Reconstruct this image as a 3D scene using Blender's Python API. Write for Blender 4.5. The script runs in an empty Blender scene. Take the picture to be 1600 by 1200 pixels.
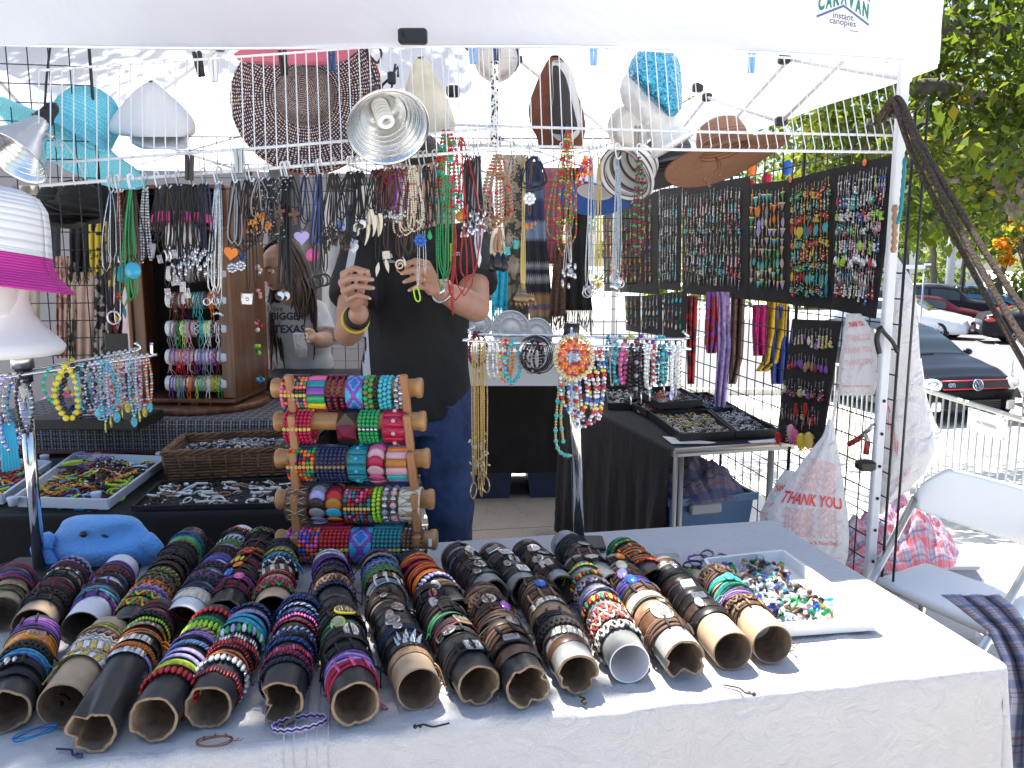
import bpy, math, random, re
from mathutils import Vector, Matrix, Euler, noise
R=math.radians
rnd=random.Random(7)
sc=bpy.context.scene
COL=sc.collection
# ---------------- camera, sky, sun, exposure ----------------
PITCH, FPX, CZ=R(8.7), 1280.0, 1.42
cam_d=bpy.data.cameras.new('camera'); cam=bpy.data.objects.new('camera', cam_d); COL.objects.link(cam)
cam_d.sensor_width=36; cam_d.lens=FPX/1600*36; cam_d.clip_start=.02; cam_d.clip_end=600
cam.location=(0, 0, CZ); cam.rotation_euler=(R(90)-PITCH, 0, 0)
sc.camera=cam
SUN_EL, SUN_AZ=66, -28
world=bpy.data.worlds.new('World'); sc.world=world; world.use_nodes=True
wn=world.node_tree.nodes; wl=world.node_tree.links
sky=wn.new('ShaderNodeTexSky'); sky.sky_type='NISHITA'; sky.sun_disc=False
sky.sun_elevation=R(SUN_EL); sky.sun_rotation=R(SUN_AZ); sky.air_density=1.0; sky.dust_density=1.5
wn['Background'].inputs[1].default_value=0.085
wl.new(sky.outputs[0], wn['Background'].inputs[0])
sd=bpy.data.lights.new('sun', 'SUN'); sd.energy=5.0; sd.angle=R(.53); sd.color=(1, .955, .88)
sun=bpy.data.objects.new('sun', sd); COL.objects.link(sun)
sundir=Vector((math.sin(R(SUN_AZ))*math.cos(R(SUN_EL)),math.cos(R(SUN_AZ))*math.cos(R(SUN_EL)),math.sin(R(SUN_EL))))
sun.rotation_euler=sundir.to_track_quat('Z', 'Y').to_euler()
sc.view_settings.view_transform='Standard'; sc.view_settings.look='None'
sc.view_settings.exposure=1.7; sc.view_settings.gamma=1
sc.view_settings.use_curve_mapping=False
sc.render.engine='CYCLES'
sc.cycles.max_bounces=8; sc.cycles.diffuse_bounces=4; sc.cycles.transparent_max_bounces=12
sc.cycles.use_denoising=True
# ---------------- geometry of the view ----------------
def ray(px, py):
 x=(px-800)/FPX; y=(600-py)/FPX
 return Vector((x,math.cos(PITCH)+y*math.sin(PITCH),-math.sin(PITCH)+y*math.cos(PITCH)))
EYE=Vector((0,0,CZ))
def atz(px, py, z=.74):
 d=ray(px, py); return EYE+d*((z-CZ)/d.z)
def aty(px, py, Y):
 d=ray(px, py); return EYE+d*(Y/d.y)
class Frame:
 """a horizontal frame: u runs to the right, v away from the camera"""
 def __init__(s, ox, oy, deg):
  s.o=Vector((ox,oy,0)); s.a=R(deg)
  s.u=Vector((math.cos(s.a),math.sin(s.a),0)); s.v=Vector((-math.sin(s.a),math.cos(s.a),0))
 def p(s, u, v, z):return s.o+s.u*u+s.v*v+Vector((0,0,z))
 def on_v(s, px, py, v):
  d=ray(px, py); o=s.o+s.v*v
  t=(o-Vector((0,0,0))).dot(s.v)/d.dot(s.v); q=EYE+d*t
  return q
 def on_u(s, px, py, u):
  d=ray(px, py); o=s.o+s.u*u
  t=o.dot(s.u)/d.dot(s.u); return EYE+d*t
 def uv(s, q):r=q-s.o; return r.dot(s.u), r.dot(s.v)
TB=Frame(.832, 1.312, 11.2)
BT=Frame(1.107, 2.42, 9.0)
# ---------------- materials ----------------
MATS={}
def setin(b, **k):
 for a, v in k.items():
  n={'rough':'Roughness', 'metal':'Metallic', 'spec':'Specular IOR Level', 'trans':'Transmission Weight', 'alpha':'Alpha', 'coat':'Coat Weight', 'sheen':'Sheen Weight', 'sss':'Subsurface Weight', 'ior':'IOR'}[a]
  b.inputs[n].default_value=v
def mat(col, rough=.6, metal=0, var=0.0, vs=30, bump=0.0, bs=80, name=None, **k):
 """a surface colour with a little noise in colour (var) and relief (bump)"""
 key=(tuple(round(c,3)for c in col), rough, metal, var, vs, bump, bs, tuple(sorted(k.items())))
 if key in MATS:return MATS[key]
 m=bpy.data.materials.new(name or 'paint'); m.use_nodes=True
 nt=m.node_tree; b=nt.nodes['Principled BSDF']
 b.inputs['Base Color'].default_value=(*col, 1); setin(b, rough=rough, metal=metal, **k)
 if var or bump:
  tc=nt.nodes.new('ShaderNodeTexCoord')
 if var:
  n=nt.nodes.new('ShaderNodeTexNoise'); n.inputs['Scale'].default_value=vs; n.inputs['Detail'].default_value=4
  nt.links.new(tc.outputs['Object'], n.inputs['Vector'])
  cr=nt.nodes.new('ShaderNodeValToRGB'); nt.links.new(n.outputs['Fac'], cr.inputs['Fac'])
  lo=[max(0,c*(1-var))for c in col]; hi=[min(1,c*(1+var))for c in col]
  cr.color_ramp.elements[0].position=.32; cr.color_ramp.elements[1].position=.68
  cr.color_ramp.elements[0].color=(*lo, 1); cr.color_ramp.elements[1].color=(*hi, 1)
  nt.links.new(cr.outputs['Color'], b.inputs['Base Color'])
 if bump:
  n2=nt.nodes.new('ShaderNodeTexNoise'); n2.inputs['Scale'].default_value=bs; n2.inputs['Detail'].default_value=5
  nt.links.new(tc.outputs['Object'], n2.inputs['Vector'])
  bp=nt.nodes.new('ShaderNodeBump'); bp.inputs['Strength'].default_value=bump; bp.inputs['Distance'].default_value=.01
  nt.links.new(n2.outputs['Fac'], bp.inputs['Height']); nt.links.new(bp.outputs['Normal'], b.inputs['Normal'])
 MATS[key]=m
 return m
def nodemat(name):
 m=bpy.data.materials.new(name); m.use_nodes=True
 nt=m.node_tree; return m, nt, nt.nodes['Principled BSDF']
def N(nt, t, **k):
 n=nt.nodes.new(t)
 for a, v in k.items():
  if a in n.inputs:n.inputs[a].default_value=v
  else:setattr(n, a, v)
 return n
def translucent(name, col, tcol, fac, rough=.8, bump=0, bs=6, dirt=None):
 m=bpy.data.materials.new(name); m.use_nodes=True; nt=m.node_tree
 b=nt.nodes['Principled BSDF']; b.inputs['Base Color'].default_value=(*col, 1); setin(b, rough=rough, spec=.2)
 t=nt.nodes.new('ShaderNodeBsdfTranslucent'); t.inputs[0].default_value=(*tcol, 1)
 mx=nt.nodes.new('ShaderNodeMixShader'); mx.inputs[0].default_value=fac
 nt.links.new(b.outputs[0], mx.inputs[1]); nt.links.new(t.outputs[0], mx.inputs[2])
 nt.links.new(mx.outputs[0], nt.nodes['Material Output'].inputs[0])
 if bump:
  tc=N(nt, 'ShaderNodeTexCoord'); n2=N(nt, 'ShaderNodeTexNoise', Scale=bs, Detail=4.0, Distortion=1.0)
  nt.links.new(tc.outputs['Object'], n2.inputs['Vector'])
  bp=N(nt, 'ShaderNodeBump', Strength=bump, Distance=.03)
  nt.links.new(n2.outputs['Fac'], bp.inputs['Height']); nt.links.new(bp.outputs['Normal'], b.inputs['Normal']); nt.links.new(bp.outputs['Normal'], t.inputs['Normal'])
 return m
BLACK=(.012, .012, .014); DARK=(.03, .026, .026)
m_black=mat(BLACK, .5); m_cloth_black=mat((.012,.011,.012), .9, var=.3, vs=14, bump=.2, bs=300)
m_chrome=mat((.75,.75,.76), .12, 1); m_steel=mat((.55,.55,.55), .3, 1); m_silver=mat((.62,.62,.64), .28, 1, var=.35, vs=300)
m_gold=mat((.72,.52,.22), .3, 1); m_bronze=mat((.35,.24,.13), .4, 1)
m_white=mat((.8,.8,.8), .45); m_whitecoat=mat((.82,.83,.84), .35)
# ---------------- mesh builder ----------------
class G:
 def __init__(s):s.v=[]; s.f=[]; s.m=[]; s.s=[]
 def add(s, vs, fs, mi=0, sm=True, mx=None):
  o=len(s.v)
  if mx is not None:vs=[mx@Vector(q)for q in vs]
  s.v.extend([tuple(q)for q in vs]); s.f.extend([[i+o for i in f]for f in fs])
  s.m.extend([mi]*len(fs)); s.s.extend([sm]*len(fs)); return s
 def box(s, c, d, mi=0, mx=None, bev=0.0):
  x, y, z=[q/2 for q in d]
  if bev<=0:
   vs=[(sx*x+c[0],sy*y+c[1],sz*z+c[2])for sz in(-1,1)for sy in(-1,1)for sx in(-1,1)]
   return s.add(vs, [(0,2,3,1),(4,5,7,6),(0,1,5,4),(2,6,7,3),(0,4,6,2),(1,3,7,5)], mi, False, mx)
  b=min(bev, x*.9, y*.9, z*.9)
  bm=[]
  for sz, bb in((-1,b), (-1,0), (1,0), (1,b)):
   zz=c[2]+sz*(z if bb else z-b)
   X, Y=x-bb, y-bb
   for(ax, ay)in((X-b,-Y), (X,-Y+b), (X,Y-b), (X-b,Y), (-X+b,Y), (-X,Y-b), (-X,-Y+b), (-X+b,-Y)):
    bm.append((c[0]+ax,c[1]+ay,zz))
  fs=[tuple(range(7,-1,-1)), tuple(range(24,32))]
  for r in range(3):
   for k in range(8):fs.append((r*8+k,r*8+(k+1)%8,r*8+8+(k+1)%8,r*8+8+k))
  return s.add(bm, fs, mi, False, mx)
 def tube(s, pts, r, n=8, closed=False, mi=0, caps=True, up=None, mx=None, flat=1.0, phase=0.0):
  pts=[Vector(p)for p in pts]; k=len(pts); rr=r if isinstance(r, (list,tuple))else[r]*k
  vs, fs=[], []; nrm=None
  for i in range(k):
   if closed:t=pts[(i+1)%k]-pts[i-1]
   else:t=pts[min(i+1,k-1)]-pts[max(i-1,0)]
   if t.length<1e-9:t=Vector((0,0,1))
   t.normalize()
   if nrm is None or up is not None:
    a=Vector(up)if up is not None else(Vector((0,0,1))if abs(t.z)<.9 else Vector((1,0,0)))
    nrm=(a-t*a.dot(t))
   else:nrm=nrm-t*nrm.dot(t)
   if nrm.length<1e-6:nrm=t.orthogonal()
   nrm.normalize(); bn=t.cross(nrm)
   for j in range(n):
    a=2*math.pi*j/n+phase
    vs.append(pts[i]+nrm*(math.cos(a)*rr[i])+bn*(math.sin(a)*rr[i]*flat))
  for i in range(k if closed else k-1):
   i2=(i+1)%k
   for j in range(n):fs.append((i*n+j,i*n+(j+1)%n,i2*n+(j+1)%n,i2*n+j))
  if caps and not closed:fs.append(tuple(range(n-1,-1,-1))); fs.append(tuple((k-1)*n+j for j in range(n)))
  return s.add(vs, fs, mi, True, mx)
 def lathe(s, prof, n=24, mi=0, mx=None, sm=True, cap=False):
  vs=[]; fs=[]
  for(r, z)in prof:
   for j in range(n):a=2*math.pi*j/n; vs.append((r*math.cos(a),r*math.sin(a),z))
  for i in range(len(prof)-1):
   for j in range(n):fs.append((i*n+j,i*n+(j+1)%n,(i+1)*n+(j+1)%n,(i+1)*n+j))
  if cap:fs.append(tuple(range(n-1,-1,-1))); fs.append(tuple((len(prof)-1)*n+j for j in range(n)))
  return s.add(vs, fs, mi, sm, mx)
 def ball(s, c, r, n=8, m=5, mi=0, mx=None):
  rx, ry, rz=r if isinstance(r, (tuple,list))else(r, r, r)
  vs=[(c[0],c[1],c[2]-rz)]; fs=[]
  for i in range(1, m):
   t=math.pi*i/m
   for j in range(n):
    a=2*math.pi*j/n
    vs.append((c[0]+rx*math.sin(t)*math.cos(a),c[1]+ry*math.sin(t)*math.sin(a),c[2]-rz*math.cos(t)))
  vs.append((c[0],c[1],c[2]+rz)); L=len(vs)-1
  for j in range(n):
   fs.append((0,1+(j+1)%n,1+j)); fs.append((L,L-n+j,L-n+(j+1)%n))
  for i in range(m-2):
   for j in range(n):fs.append((1+i*n+j,1+i*n+(j+1)%n,1+(i+1)*n+(j+1)%n,1+(i+1)*n+j))
  return s.add(vs, fs, mi, True, mx)
 def sheet(s, fn, nu, nv, mi=0, sm=True, mx=None, closed=False, mfn=None):
  vs=[fn(i/(nu if closed else nu),j/nv)for j in range(nv+1)for i in range(nu if closed else nu+1)]
  w=nu if closed else nu+1; fs=[]
  for j in range(nv):
   for i in range(nu):
    i2=(i+1)%w if closed else i+1
    fs.append((j*w+i,j*w+i2,(j+1)*w+i2,(j+1)*w+i))
  s.add(vs, fs, mi, sm, mx)
  if mfn:
   L=len(s.f)-len(fs)
   for k in range(len(fs)):s.m[L+k]=mfn((k%nu+.5)/nu, (k//nu+.5)/nv)
  return s
 def prism(s, poly, t, mi=0, mx=None, sm=False):
  n=len(poly); vs=[(x,y,-t/2)for x, y in poly]+[(x,y,t/2)for x, y in poly]
  fs=[tuple(range(n-1,-1,-1)), tuple(range(n,2*n))]+[(i,(i+1)%n,n+(i+1)%n,n+i)for i in range(n)]
  return s.add(vs, fs, mi, sm, mx)
 def mesh(s, name, off=None, double=False):
  me=bpy.data.meshes.new(name)
  vs=s.v if off is None else[(a-off[0],b-off[1],c-off[2])for a, b, c in s.v]
  me.from_pydata(vs, [], s.f)
  me.polygons.foreach_set('material_index', s.m); me.polygons.foreach_set('use_smooth', s.s)
  me.update(); return me
 def build(s, name, mats, parent=None, kind=None, thick=0, world=True, subsurf=0):
  """ONE mesh object; the vertices are in world space and are stored relative to the thing's base"""
  if not isinstance(mats, (list,tuple)):mats=[mats]
  off=parent_base(parent)if(parent and world)else None
  me=s.mesh(name, off)
  for m in mats:me.materials.append(m)
  o=bpy.data.objects.new(name, me); COL.objects.link(o)
  if parent:o.parent=parent
  if kind:o['kind']=kind
  if thick:
   md=o.modifiers.new('thickness', 'SOLIDIFY'); md.thickness=thick; md.offset=0
  if subsurf:
   md=o.modifiers.new('smooth', 'SUBSURF'); md.levels=subsurf; md.render_levels=subsurf
  return o
def parent_base(o):
 b=Vector((0,0,0))
 while o:b=b+Vector(o.location); o=o.parent
 return b
def tag(o, label, cat, group=None, kind=None):
 for a, b in((' with small round plate',' with plate'), (' with flat metal bar',' with bar'), (' with large oval plate',' with plate'), (' of the near row',''), (' of the far row',''), ('cardboard ',''), (' cut by the picture edge',''), (' at the picture edge',''), ('long bare black tube with a crumpled end','long bare black tube')):
  if len(re.findall(r"[A-Za-z0-9'-]+",label.replace('-',' ')))>16:label=label.replace(a, b)
 o['label']=label; o['category']=cat
 if group:o['group']=group
 if kind:o['kind']=kind
 return o
def thing(name, label, cat, loc=(0,0,0), group=None):
 o=bpy.data.objects.new(name, None); COL.objects.link(o); o.location=loc; o.empty_display_size=.05
 return tag(o, label, cat, group)
def solo(g, name, mats, label, cat, group=None, base=None, **k):
 """a thing that is one mesh, its origin at its base"""
 o=g.build(name, mats, **k)
 b=Vector(base)if base is not None else Vector(g.v[0])
 o.data.transform(Matrix.Translation(-b)); o.location=b
 return tag(o, label, cat, group)
def struct(g, name, mats, **k):
 o=g.build(name, mats, **k); o['kind']='structure'; return o
def kids(o):return[c for c in o.children]
def copy_tree(o, mx=None, parent=None):
 c=o.copy(); COL.objects.link(c)
 if parent:c.parent=parent
 if mx is not None:c.matrix_world=mx
 for ch in o.children:copy_tree(ch, None, c)
 return c
def inst(me, name, mx, mats, label=None, cat=None, group=None, parent=None):
 """a real object sharing a mesh, with its own colours"""
 o=bpy.data.objects.new(name, me); COL.objects.link(o)
 if parent is not None:o.parent=parent
 for i, m in enumerate(mats):
  o.material_slots[i].link='OBJECT'; o.material_slots[i].material=m
 o.matrix_local=mx
 if label:tag(o, label, cat, group)
 return o
def proto(g, name, n):
 me=g.mesh(name)
 for i in range(n):me.materials.append(None)
 return me
def basis(x, y, z, o=(0,0,0)):
 m=Matrix((x,y,z)).transposed().to_4x4(); m.translation=Vector(o); return m
def along(axis, o=(0,0,0), roll=0.0, up=(0,0,1)):
 """matrix whose z is the axis"""
 z=Vector(axis).normalized(); u=Vector(up)
 if abs(z.dot(u))>.97:u=Vector((0,1,0))
 x=u.cross(z).normalized(); y=z.cross(x)
 return basis(x, y, z, o)@Matrix.Rotation(roll, 4, 'Z')
def curve(pts, k=6, closed=False):
 """Catmull-Rom through the points"""
 P=[Vector(p)for p in pts]; n=len(P); out=[]
 for i in range(n if closed else n-1):
  p0=P[i-1]if(closed or i>0)else P[0]*2-P[1]
  p1=P[i]; p2=P[(i+1)%n]
  p3=P[(i+2)%n]if(closed or i+2<n)else P[-1]*2-P[-2]
  for j in range(k):
   t=j/k
   out.append(.5*((2*p1)+(p2-p0)*t+(2*p0-5*p1+4*p2-p3)*t*t+(3*p1-p0-3*p2+p3)*t**3))
 if not closed:out.append(P[-1])
 return out
def rowcurve(rows, q):
 """smooth outline through rows of numbers, q from 0 to 1"""
 k=len(rows)-1; qq=max(0, min(.99999,q))*k; i=int(qq); w=qq-i
 a, b, c, d=rows[max(0,i-1)], rows[i], rows[i+1], rows[min(k,i+2)]
 return[.5*(2*b[j]+(c[j]-a[j])*w+(2*a[j]-5*b[j]+4*c[j]-d[j])*w*w+(3*b[j]-a[j]-3*c[j]+d[j])*w**3)for j in range(len(b))]
def text_geo(body, size=1.0, bold=0.0, outline=0.0, align='CENTER', space=1.0):
 """flat lettering as vertices and faces"""
 c=bpy.data.curves.new('lettering', 'FONT'); c.body=body; c.size=size; c.align_x=align; c.align_y='CENTER'
 c.offset=bold; c.resolution_u=3; c.space_character=space
 if outline:c.fill_mode='NONE'; c.bevel_depth=outline; c.bevel_resolution=0
 o=bpy.data.objects.new('lettering', c); COL.objects.link(o)
 dg=bpy.context.evaluated_depsgraph_get(); me=bpy.data.meshes.new_from_object(o.evaluated_get(dg))
 vs=[v.co.copy()for v in me.vertices]; fs=[tuple(p.vertices)for p in me.polygons]
 bpy.data.objects.remove(o); bpy.data.curves.remove(c); bpy.data.meshes.remove(me)
 return vs, fs
 # ---------------- ground ----------------
def ground_z(x, y):
 pts=[(-9e9,0), (3.6,0), (6.0,-.55), (11.8,-1.07), (30,-1.47), (60,-1.6), (9e9,-1.6)]
 if x<1.9:
  pts=[(-9e9,0), (9.5,0), (14,-.8), (30,-1.47), (60,-1.6), (9e9,-1.6)]if x<1.5 else pts
 for(a, za), (b, zb)in zip(pts, pts[1:]):
  if a<=y<b:
   t=(y-a)/(b-a)if b<1e9 and a>-1e9 else 0
   return za+(zb-za)*t
 return 0
def ground_mat():
 m, nt, b=nodemat('pale_concrete')
 tc=N(nt, 'ShaderNodeTexCoord'); n=N(nt, 'ShaderNodeTexNoise', Scale=1.3, Detail=6.0); nt.links.new(tc.outputs['Object'], n.inputs['Vector'])
 n2=N(nt, 'ShaderNodeTexNoise', Scale=90.0, Detail=2.0); nt.links.new(tc.outputs['Object'], n2.inputs['Vector'])
 mx=N(nt, 'ShaderNodeMath', operation='ADD'); nt.links.new(n.outputs['Fac'], mx.inputs[0]); nt.links.new(n2.outputs['Fac'], mx.inputs[1])
 cr=N(nt, 'ShaderNodeValToRGB'); cr.color_ramp.elements[0].position=.75; cr.color_ramp.elements[1].position=1.2
 cr.color_ramp.elements[0].color=(.47, .44, .40, 1); cr.color_ramp.elements[1].color=(.62, .60, .56, 1)
 nt.links.new(mx.outputs[0], cr.inputs['Fac']); nt.links.new(cr.outputs['Color'], b.inputs['Base Color']); setin(b, rough=.9)
 return m
xs=[-60, -30, -15, -8, -4, -2, 0, 1.5, 1.9, 2.5, 3.5, 5, 7, 10, 14, 20, 30, 45, 70, 120]
ys=[-12, -4, 0, 2, 3.6, 4.2, 5, 6, 7, 8.5, 9.5, 11.8, 14, 18, 22, 26, 30, 40, 60, 110, 320]
g=G(); W=len(xs)
g.add([(x,y,ground_z(x,y))for y in ys for x in xs], [(j*W+i,j*W+i+1,(j+1)*W+i+1,(j+1)*W+i)for j in range(len(ys)-1)for i in range(W-1)], 0, False)
struct(g, 'ground', ground_mat())
# road with a pale edge line
def road_mat():
 m, nt, b=nodemat('asphalt')
 tc=N(nt, 'ShaderNodeTexCoord'); n=N(nt, 'ShaderNodeTexNoise', Scale=60.0, Detail=5.0); nt.links.new(tc.outputs['Object'], n.inputs['Vector'])
 cr=N(nt, 'ShaderNodeValToRGB'); cr.color_ramp.elements[0].color=(.10, .10, .105, 1); cr.color_ramp.elements[1].color=(.2, .2, .2, 1)
 nt.links.new(n.outputs['Fac'], cr.inputs['Fac']); nt.links.new(cr.outputs['Color'], b.inputs['Base Color']); setin(b, rough=.85)
 return m
g=G()
rx=[3.0, 5, 7, 10, 14, 20, 30, 45, 70]; ry=[15.5, 18, 22, 26, 30, 40]
g.add([(x,y,ground_z(x,y)+.004)for y in ry for x in rx], [(j*9+i,j*9+i+1,(j+1)*9+i+1,(j+1)*9+i)for j in range(5)for i in range(8)], 0, False)
struct(g, 'road', road_mat())
g=G()
for y0 in(26.6,):
 for k in range(14):
  x0=5+k*2.7
  g.add([(x0,y0,ground_z(x0,y0)+.01),(x0+.1,y0,ground_z(x0,y0)+.01),(x0+2.6,y0+5,ground_z(x0,y0+5)+.012),(x0+2.5,y0+5,ground_z(x0,y0+5)+.012)], [(0,1,2,3)])
struct(g, 'parking_marking', mat((.75,.75,.72),.7))
g=G()
for k in range(40):
 x0=3+k*1.5
 z0=ground_z(x0, 15.4)
 g.box((x0+.745,15.42,z0+.05), (1.48,.15,.16), bev=.015)
struct(g, 'kerb', mat((.5,.49,.46),.9,var=.15,vs=8))
# grass strip behind the parked cars
g=G()
g.add([(21,36.5,-1.47),(80,36.5,-1.47),(80,60,-1.5),(21,60,-1.5)], [(0,1,2,3)])
g.v=[(x,y,ground_z(x,y)+.03)for x, y, z in g.v]
struct(g, 'grass_ground', mat((.07,.12,.03),.95,var=.4,vs=.8))
# ---------------- leaves and trees ----------------
def leaf_mats(cols):
 out=[]
 for i, c in enumerate(cols):
  out.append(translucent('leaf_%d'%i,c,(min(1,c[0]*2.2+.04),min(1,c[1]*2.0+.04),c[2]*.7),.5,rough=.42))
 return out
LEAF_NEAR=leaf_mats([(.035,.065,.018),(.06,.10,.022),(.10,.13,.025),(.025,.045,.014),(.18,.15,.03)])
LEAF_FAR=leaf_mats([(.10,.15,.05),(.16,.20,.07),(.06,.10,.035)])
m_bark=mat((.12,.105,.09), .9, var=.4, vs=14, bump=.8, bs=30)
def leaf_cloud(g, clumps, per, size, seed=1, weights=(5,4,2,4,.5)):
 r=random.Random(seed); W_=list(range(len(weights)))
 for(c, rad)in clumps:
  c=Vector(c); mi0=r.choices(W_, weights)[0]
  for k in range(int(per*(.7+.6*r.random()))):
   d=Vector((r.gauss(0,1),r.gauss(0,1),r.gauss(0,1)))
   d=d.normalized()*(r.random()**.45)*rad
   p=c+Vector((d.x,d.y,d.z*.75))
   L=size*(.6+.8*r.random()); w=L*.3
   a=Euler((r.uniform(-.9,.9),r.uniform(-.9,.9)+.5,r.uniform(0,6.28))).to_matrix()
   x=a@Vector((1,0,0)); y=a@Vector((0,1,0)); z=a@Vector((0,0,1))
   mi=mi0 if r.random()<.5 else r.choices(W_, weights)[0]
   g.add([p,p+x*L*.5+y*w+z*L*.06,p+x*L-z*L*.12,p+x*L*.5-y*w+z*L*.06], [(0,1,2,3)], mi, True)
def limb(g, pts, r0, r1, n=9):
 P=curve(pts, 5); k=len(P)
 P=[p+Vector((noise.noise(p*3),noise.noise(p*3+Vector((9,0,0))),noise.noise(p*3+Vector((0,9,0)))))*r0*.35 for p in P]
 g.tube(P, [r0+(r1-r0)*i/(k-1)for i in range(k)], n)
 return P
def tree(name, label, base, h, spread, nclump, per, leaf, mats, seed, trunk_r=.15, weights=(4,4,2), crown_z=.55, group=None, flat=.6):
 r=random.Random(seed); b=Vector(base)
 t=thing(name, label, 'tree', b, group)
 gt=G(); top=b+Vector((r.uniform(-.3,.3),r.uniform(-.3,.3),h*crown_z))
 limb(gt, [b,b+Vector((r.uniform(-.1,.1),0,h*.25)),top], trunk_r, trunk_r*.6)
 cl=[]
 for k in range(nclump):
  a=r.uniform(0, 6.28); q=r.random()**.6*spread; zz=h*(crown_z+(1-crown_z)*r.random())
  fall=1-(q/spread)**2*.6
  c=b+Vector((math.cos(a)*q,math.sin(a)*q,h*crown_z*.8+(zz-h*crown_z*.8)*fall))
  cl.append((c,spread*.26*(.6+.7*r.random())))
  if k<14:limb(gt, [top-Vector((0,0,h*.12*r.random())),(top+c)/2+Vector((0,0,.1*h*r.random())),c], trunk_r*.45, trunk_r*.1, 6)
 gt.build('trunk', m_bark, t)
 gc=G(); leaf_cloud(gc, cl, per, leaf, seed, weights); gc.build('crown', mats, t)
 return t
 # the big tree whose branches fill the upper corner: trunk off to one side, crown over the road
bt=thing('shade_tree', 'large leafy tree spreading thick grey branches over the white canopy corner', 'tree', (8.4,8.2,ground_z(8.4,8.2)))
gt=G()
tb=Vector((8.4,8.2,ground_z(8.4,8.2)))
limb(gt, [tb,tb+Vector((-.1,0,1.6)),tb+Vector((-.3,-.2,3.2)),tb+Vector((-.2,0,5.0))], .34, .2, 12)
def AY(px, py, Y):return aty(px, py, Y)
for path, r0, r1 in(([tb+Vector((-.25,-.1,2.9)),AY(1640,330,7.4),AY(1570,235,7.0),AY(1500,222,6.8),AY(1440,208,6.6),AY(1360,190,6.5)],.16,.04), ([tb+Vector((-.25,-.1,3.2)),AY(1650,195,7.2),AY(1590,172,6.8),AY(1550,165,6.6),AY(1480,140,6.4),AY(1420,132,6.2),AY(1330,120,6.1)],.13,.035), ([tb+Vector((-.2,0,4.1)),AY(1640,60,7.0),AY(1560,30,6.9),AY(1500,60,6.5),AY(1450,20,6.4)],.12,.03), ([AY(1530,80,6.6),AY(1505,40,6.5),AY(1490,-30,6.4)],.06,.03), ([AY(1570,235,7.0),AY(1540,262,6.7),AY(1490,280,6.5),AY(1440,285,6.4)],.05,.02), ([tb+Vector((-.25,-.1,2.5)),AY(1680,300,7.6),AY(1560,285,8.2),AY(1480,300,8.8),AY(1420,330,9.0)],.09,.03)):
 limb(gt, path, r0, r1)
gt.build('trunk', m_bark, bt)
r_=random.Random(5); cl=[]
for k in range(250):
 px=r_.uniform(1240, 1720); py=r_.uniform(-60, 345); Y=r_.uniform(5.6, 9.5)
 if px<1420 and py<60:continue
 if py>300 and px>1560:continue
 cl.append((AY(px,py,Y),.22+.25*r_.random()))
for k in range(45):
 px=r_.uniform(1000, 1440); py=r_.uniform(170, 300); Y=r_.uniform(9, 11)
 cl.append((AY(px,py,Y),.4))
for k in range(26):
 px=r_.uniform(1425, 1600); py=r_.uniform(250, 352); Y=r_.uniform(7.5, 9.5)
 cl.append((AY(px,py-abs(px-1450)*.18,Y),.3))
gc=G(); leaf_cloud(gc, cl, 85, .085, 3); gc.build('crown', LEAF_NEAR, bt)
# a second street tree above and beside the stall; its crown shades the near end of the table
P0_=lambda u, v:BT.p(u, v, 2.5)
st=thing('street_tree', 'leafy tree standing beyond the stall and shading the bracelet table', 'tree', (-4.6,6.2,0))
gt=G(); limb(gt, [(-4.6,6.2,0),(-4.5,6.1,1.8),(-4.3,5.9,3.4),(-3.9,5.4,4.8)], .22, .12, 10)
cl=[]
r_=random.Random(9)
tgt=Vector((-.35,1.3,.8))
for k in range(64):
 tz=r_.uniform(4.3, 6.2); t_=(tz-.8)/sundir.z
 c=tgt+sundir*t_+Vector((r_.uniform(-2.6,.12),r_.uniform(-1.0,.9),0))
 cl.append((c,.42))
 if k<16:limb(gt, [(-4.2,5.8,3.6),(Vector((-4.1,5.6,4.2))+c)/2,c], .07, .015, 6)
for k in range(46):
 q=P0_(r_.uniform(-3.0,-1.25), r_.uniform(.1,2.6)); t_=(r_.uniform(4.4,6.3)-2.5)/sundir.z; cl.append((q+sundir*t_,.45))
gt.build('trunk', m_bark, st)
gc=G(); leaf_cloud(gc, cl, 80, .13, 4); gc.build('crown', LEAF_NEAR, st)
for i, (px, Y, h, sp, seed, lab)in enumerate(((1452,44,8.5,4.2,21,'bare limbed spreading tree in front of the pale building'),(1560,48,7.0,5.0,22,'round bright green tree behind the parked black SUV'),(1640,46,7.5,5.0,23,'green street tree beside the orange flowering tree'),(1500,62,9.0,6.0,24,'tall green tree rising behind the lamp post'),(1410,66,9.0,6.0,25,'broad green tree seen behind the black wire panel'),(1330,60,9.0,7.0,26,'far green tree seen over the earring boards'),(1200,64,9.5,7.0,27,'far green tree behind the brown sun hat'),(1090,60,9.0,7.0,28,'far green tree behind the dark sun hat'))):
 p=AY(px, 500, Y); gz=ground_z(p.x, Y)
 tree('background_tree', lab, (p.x,Y,gz), h, sp, 70 if i in(1,2,3)else 46, 36, .42, LEAF_FAR, seed, trunk_r=.22, group='trees across the road')
p=AY(1600, 480, 40)
tree('flowering_tree', 'small tree with orange blossom at the picture edge', (p.x,40,ground_z(p.x,40)), 5.5, 1.7, 16, 60, .3, leaf_mats([(.45,.17,.02),(.5,.26,.03),(.10,.15,.05)]), 31, trunk_r=.12)
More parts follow.
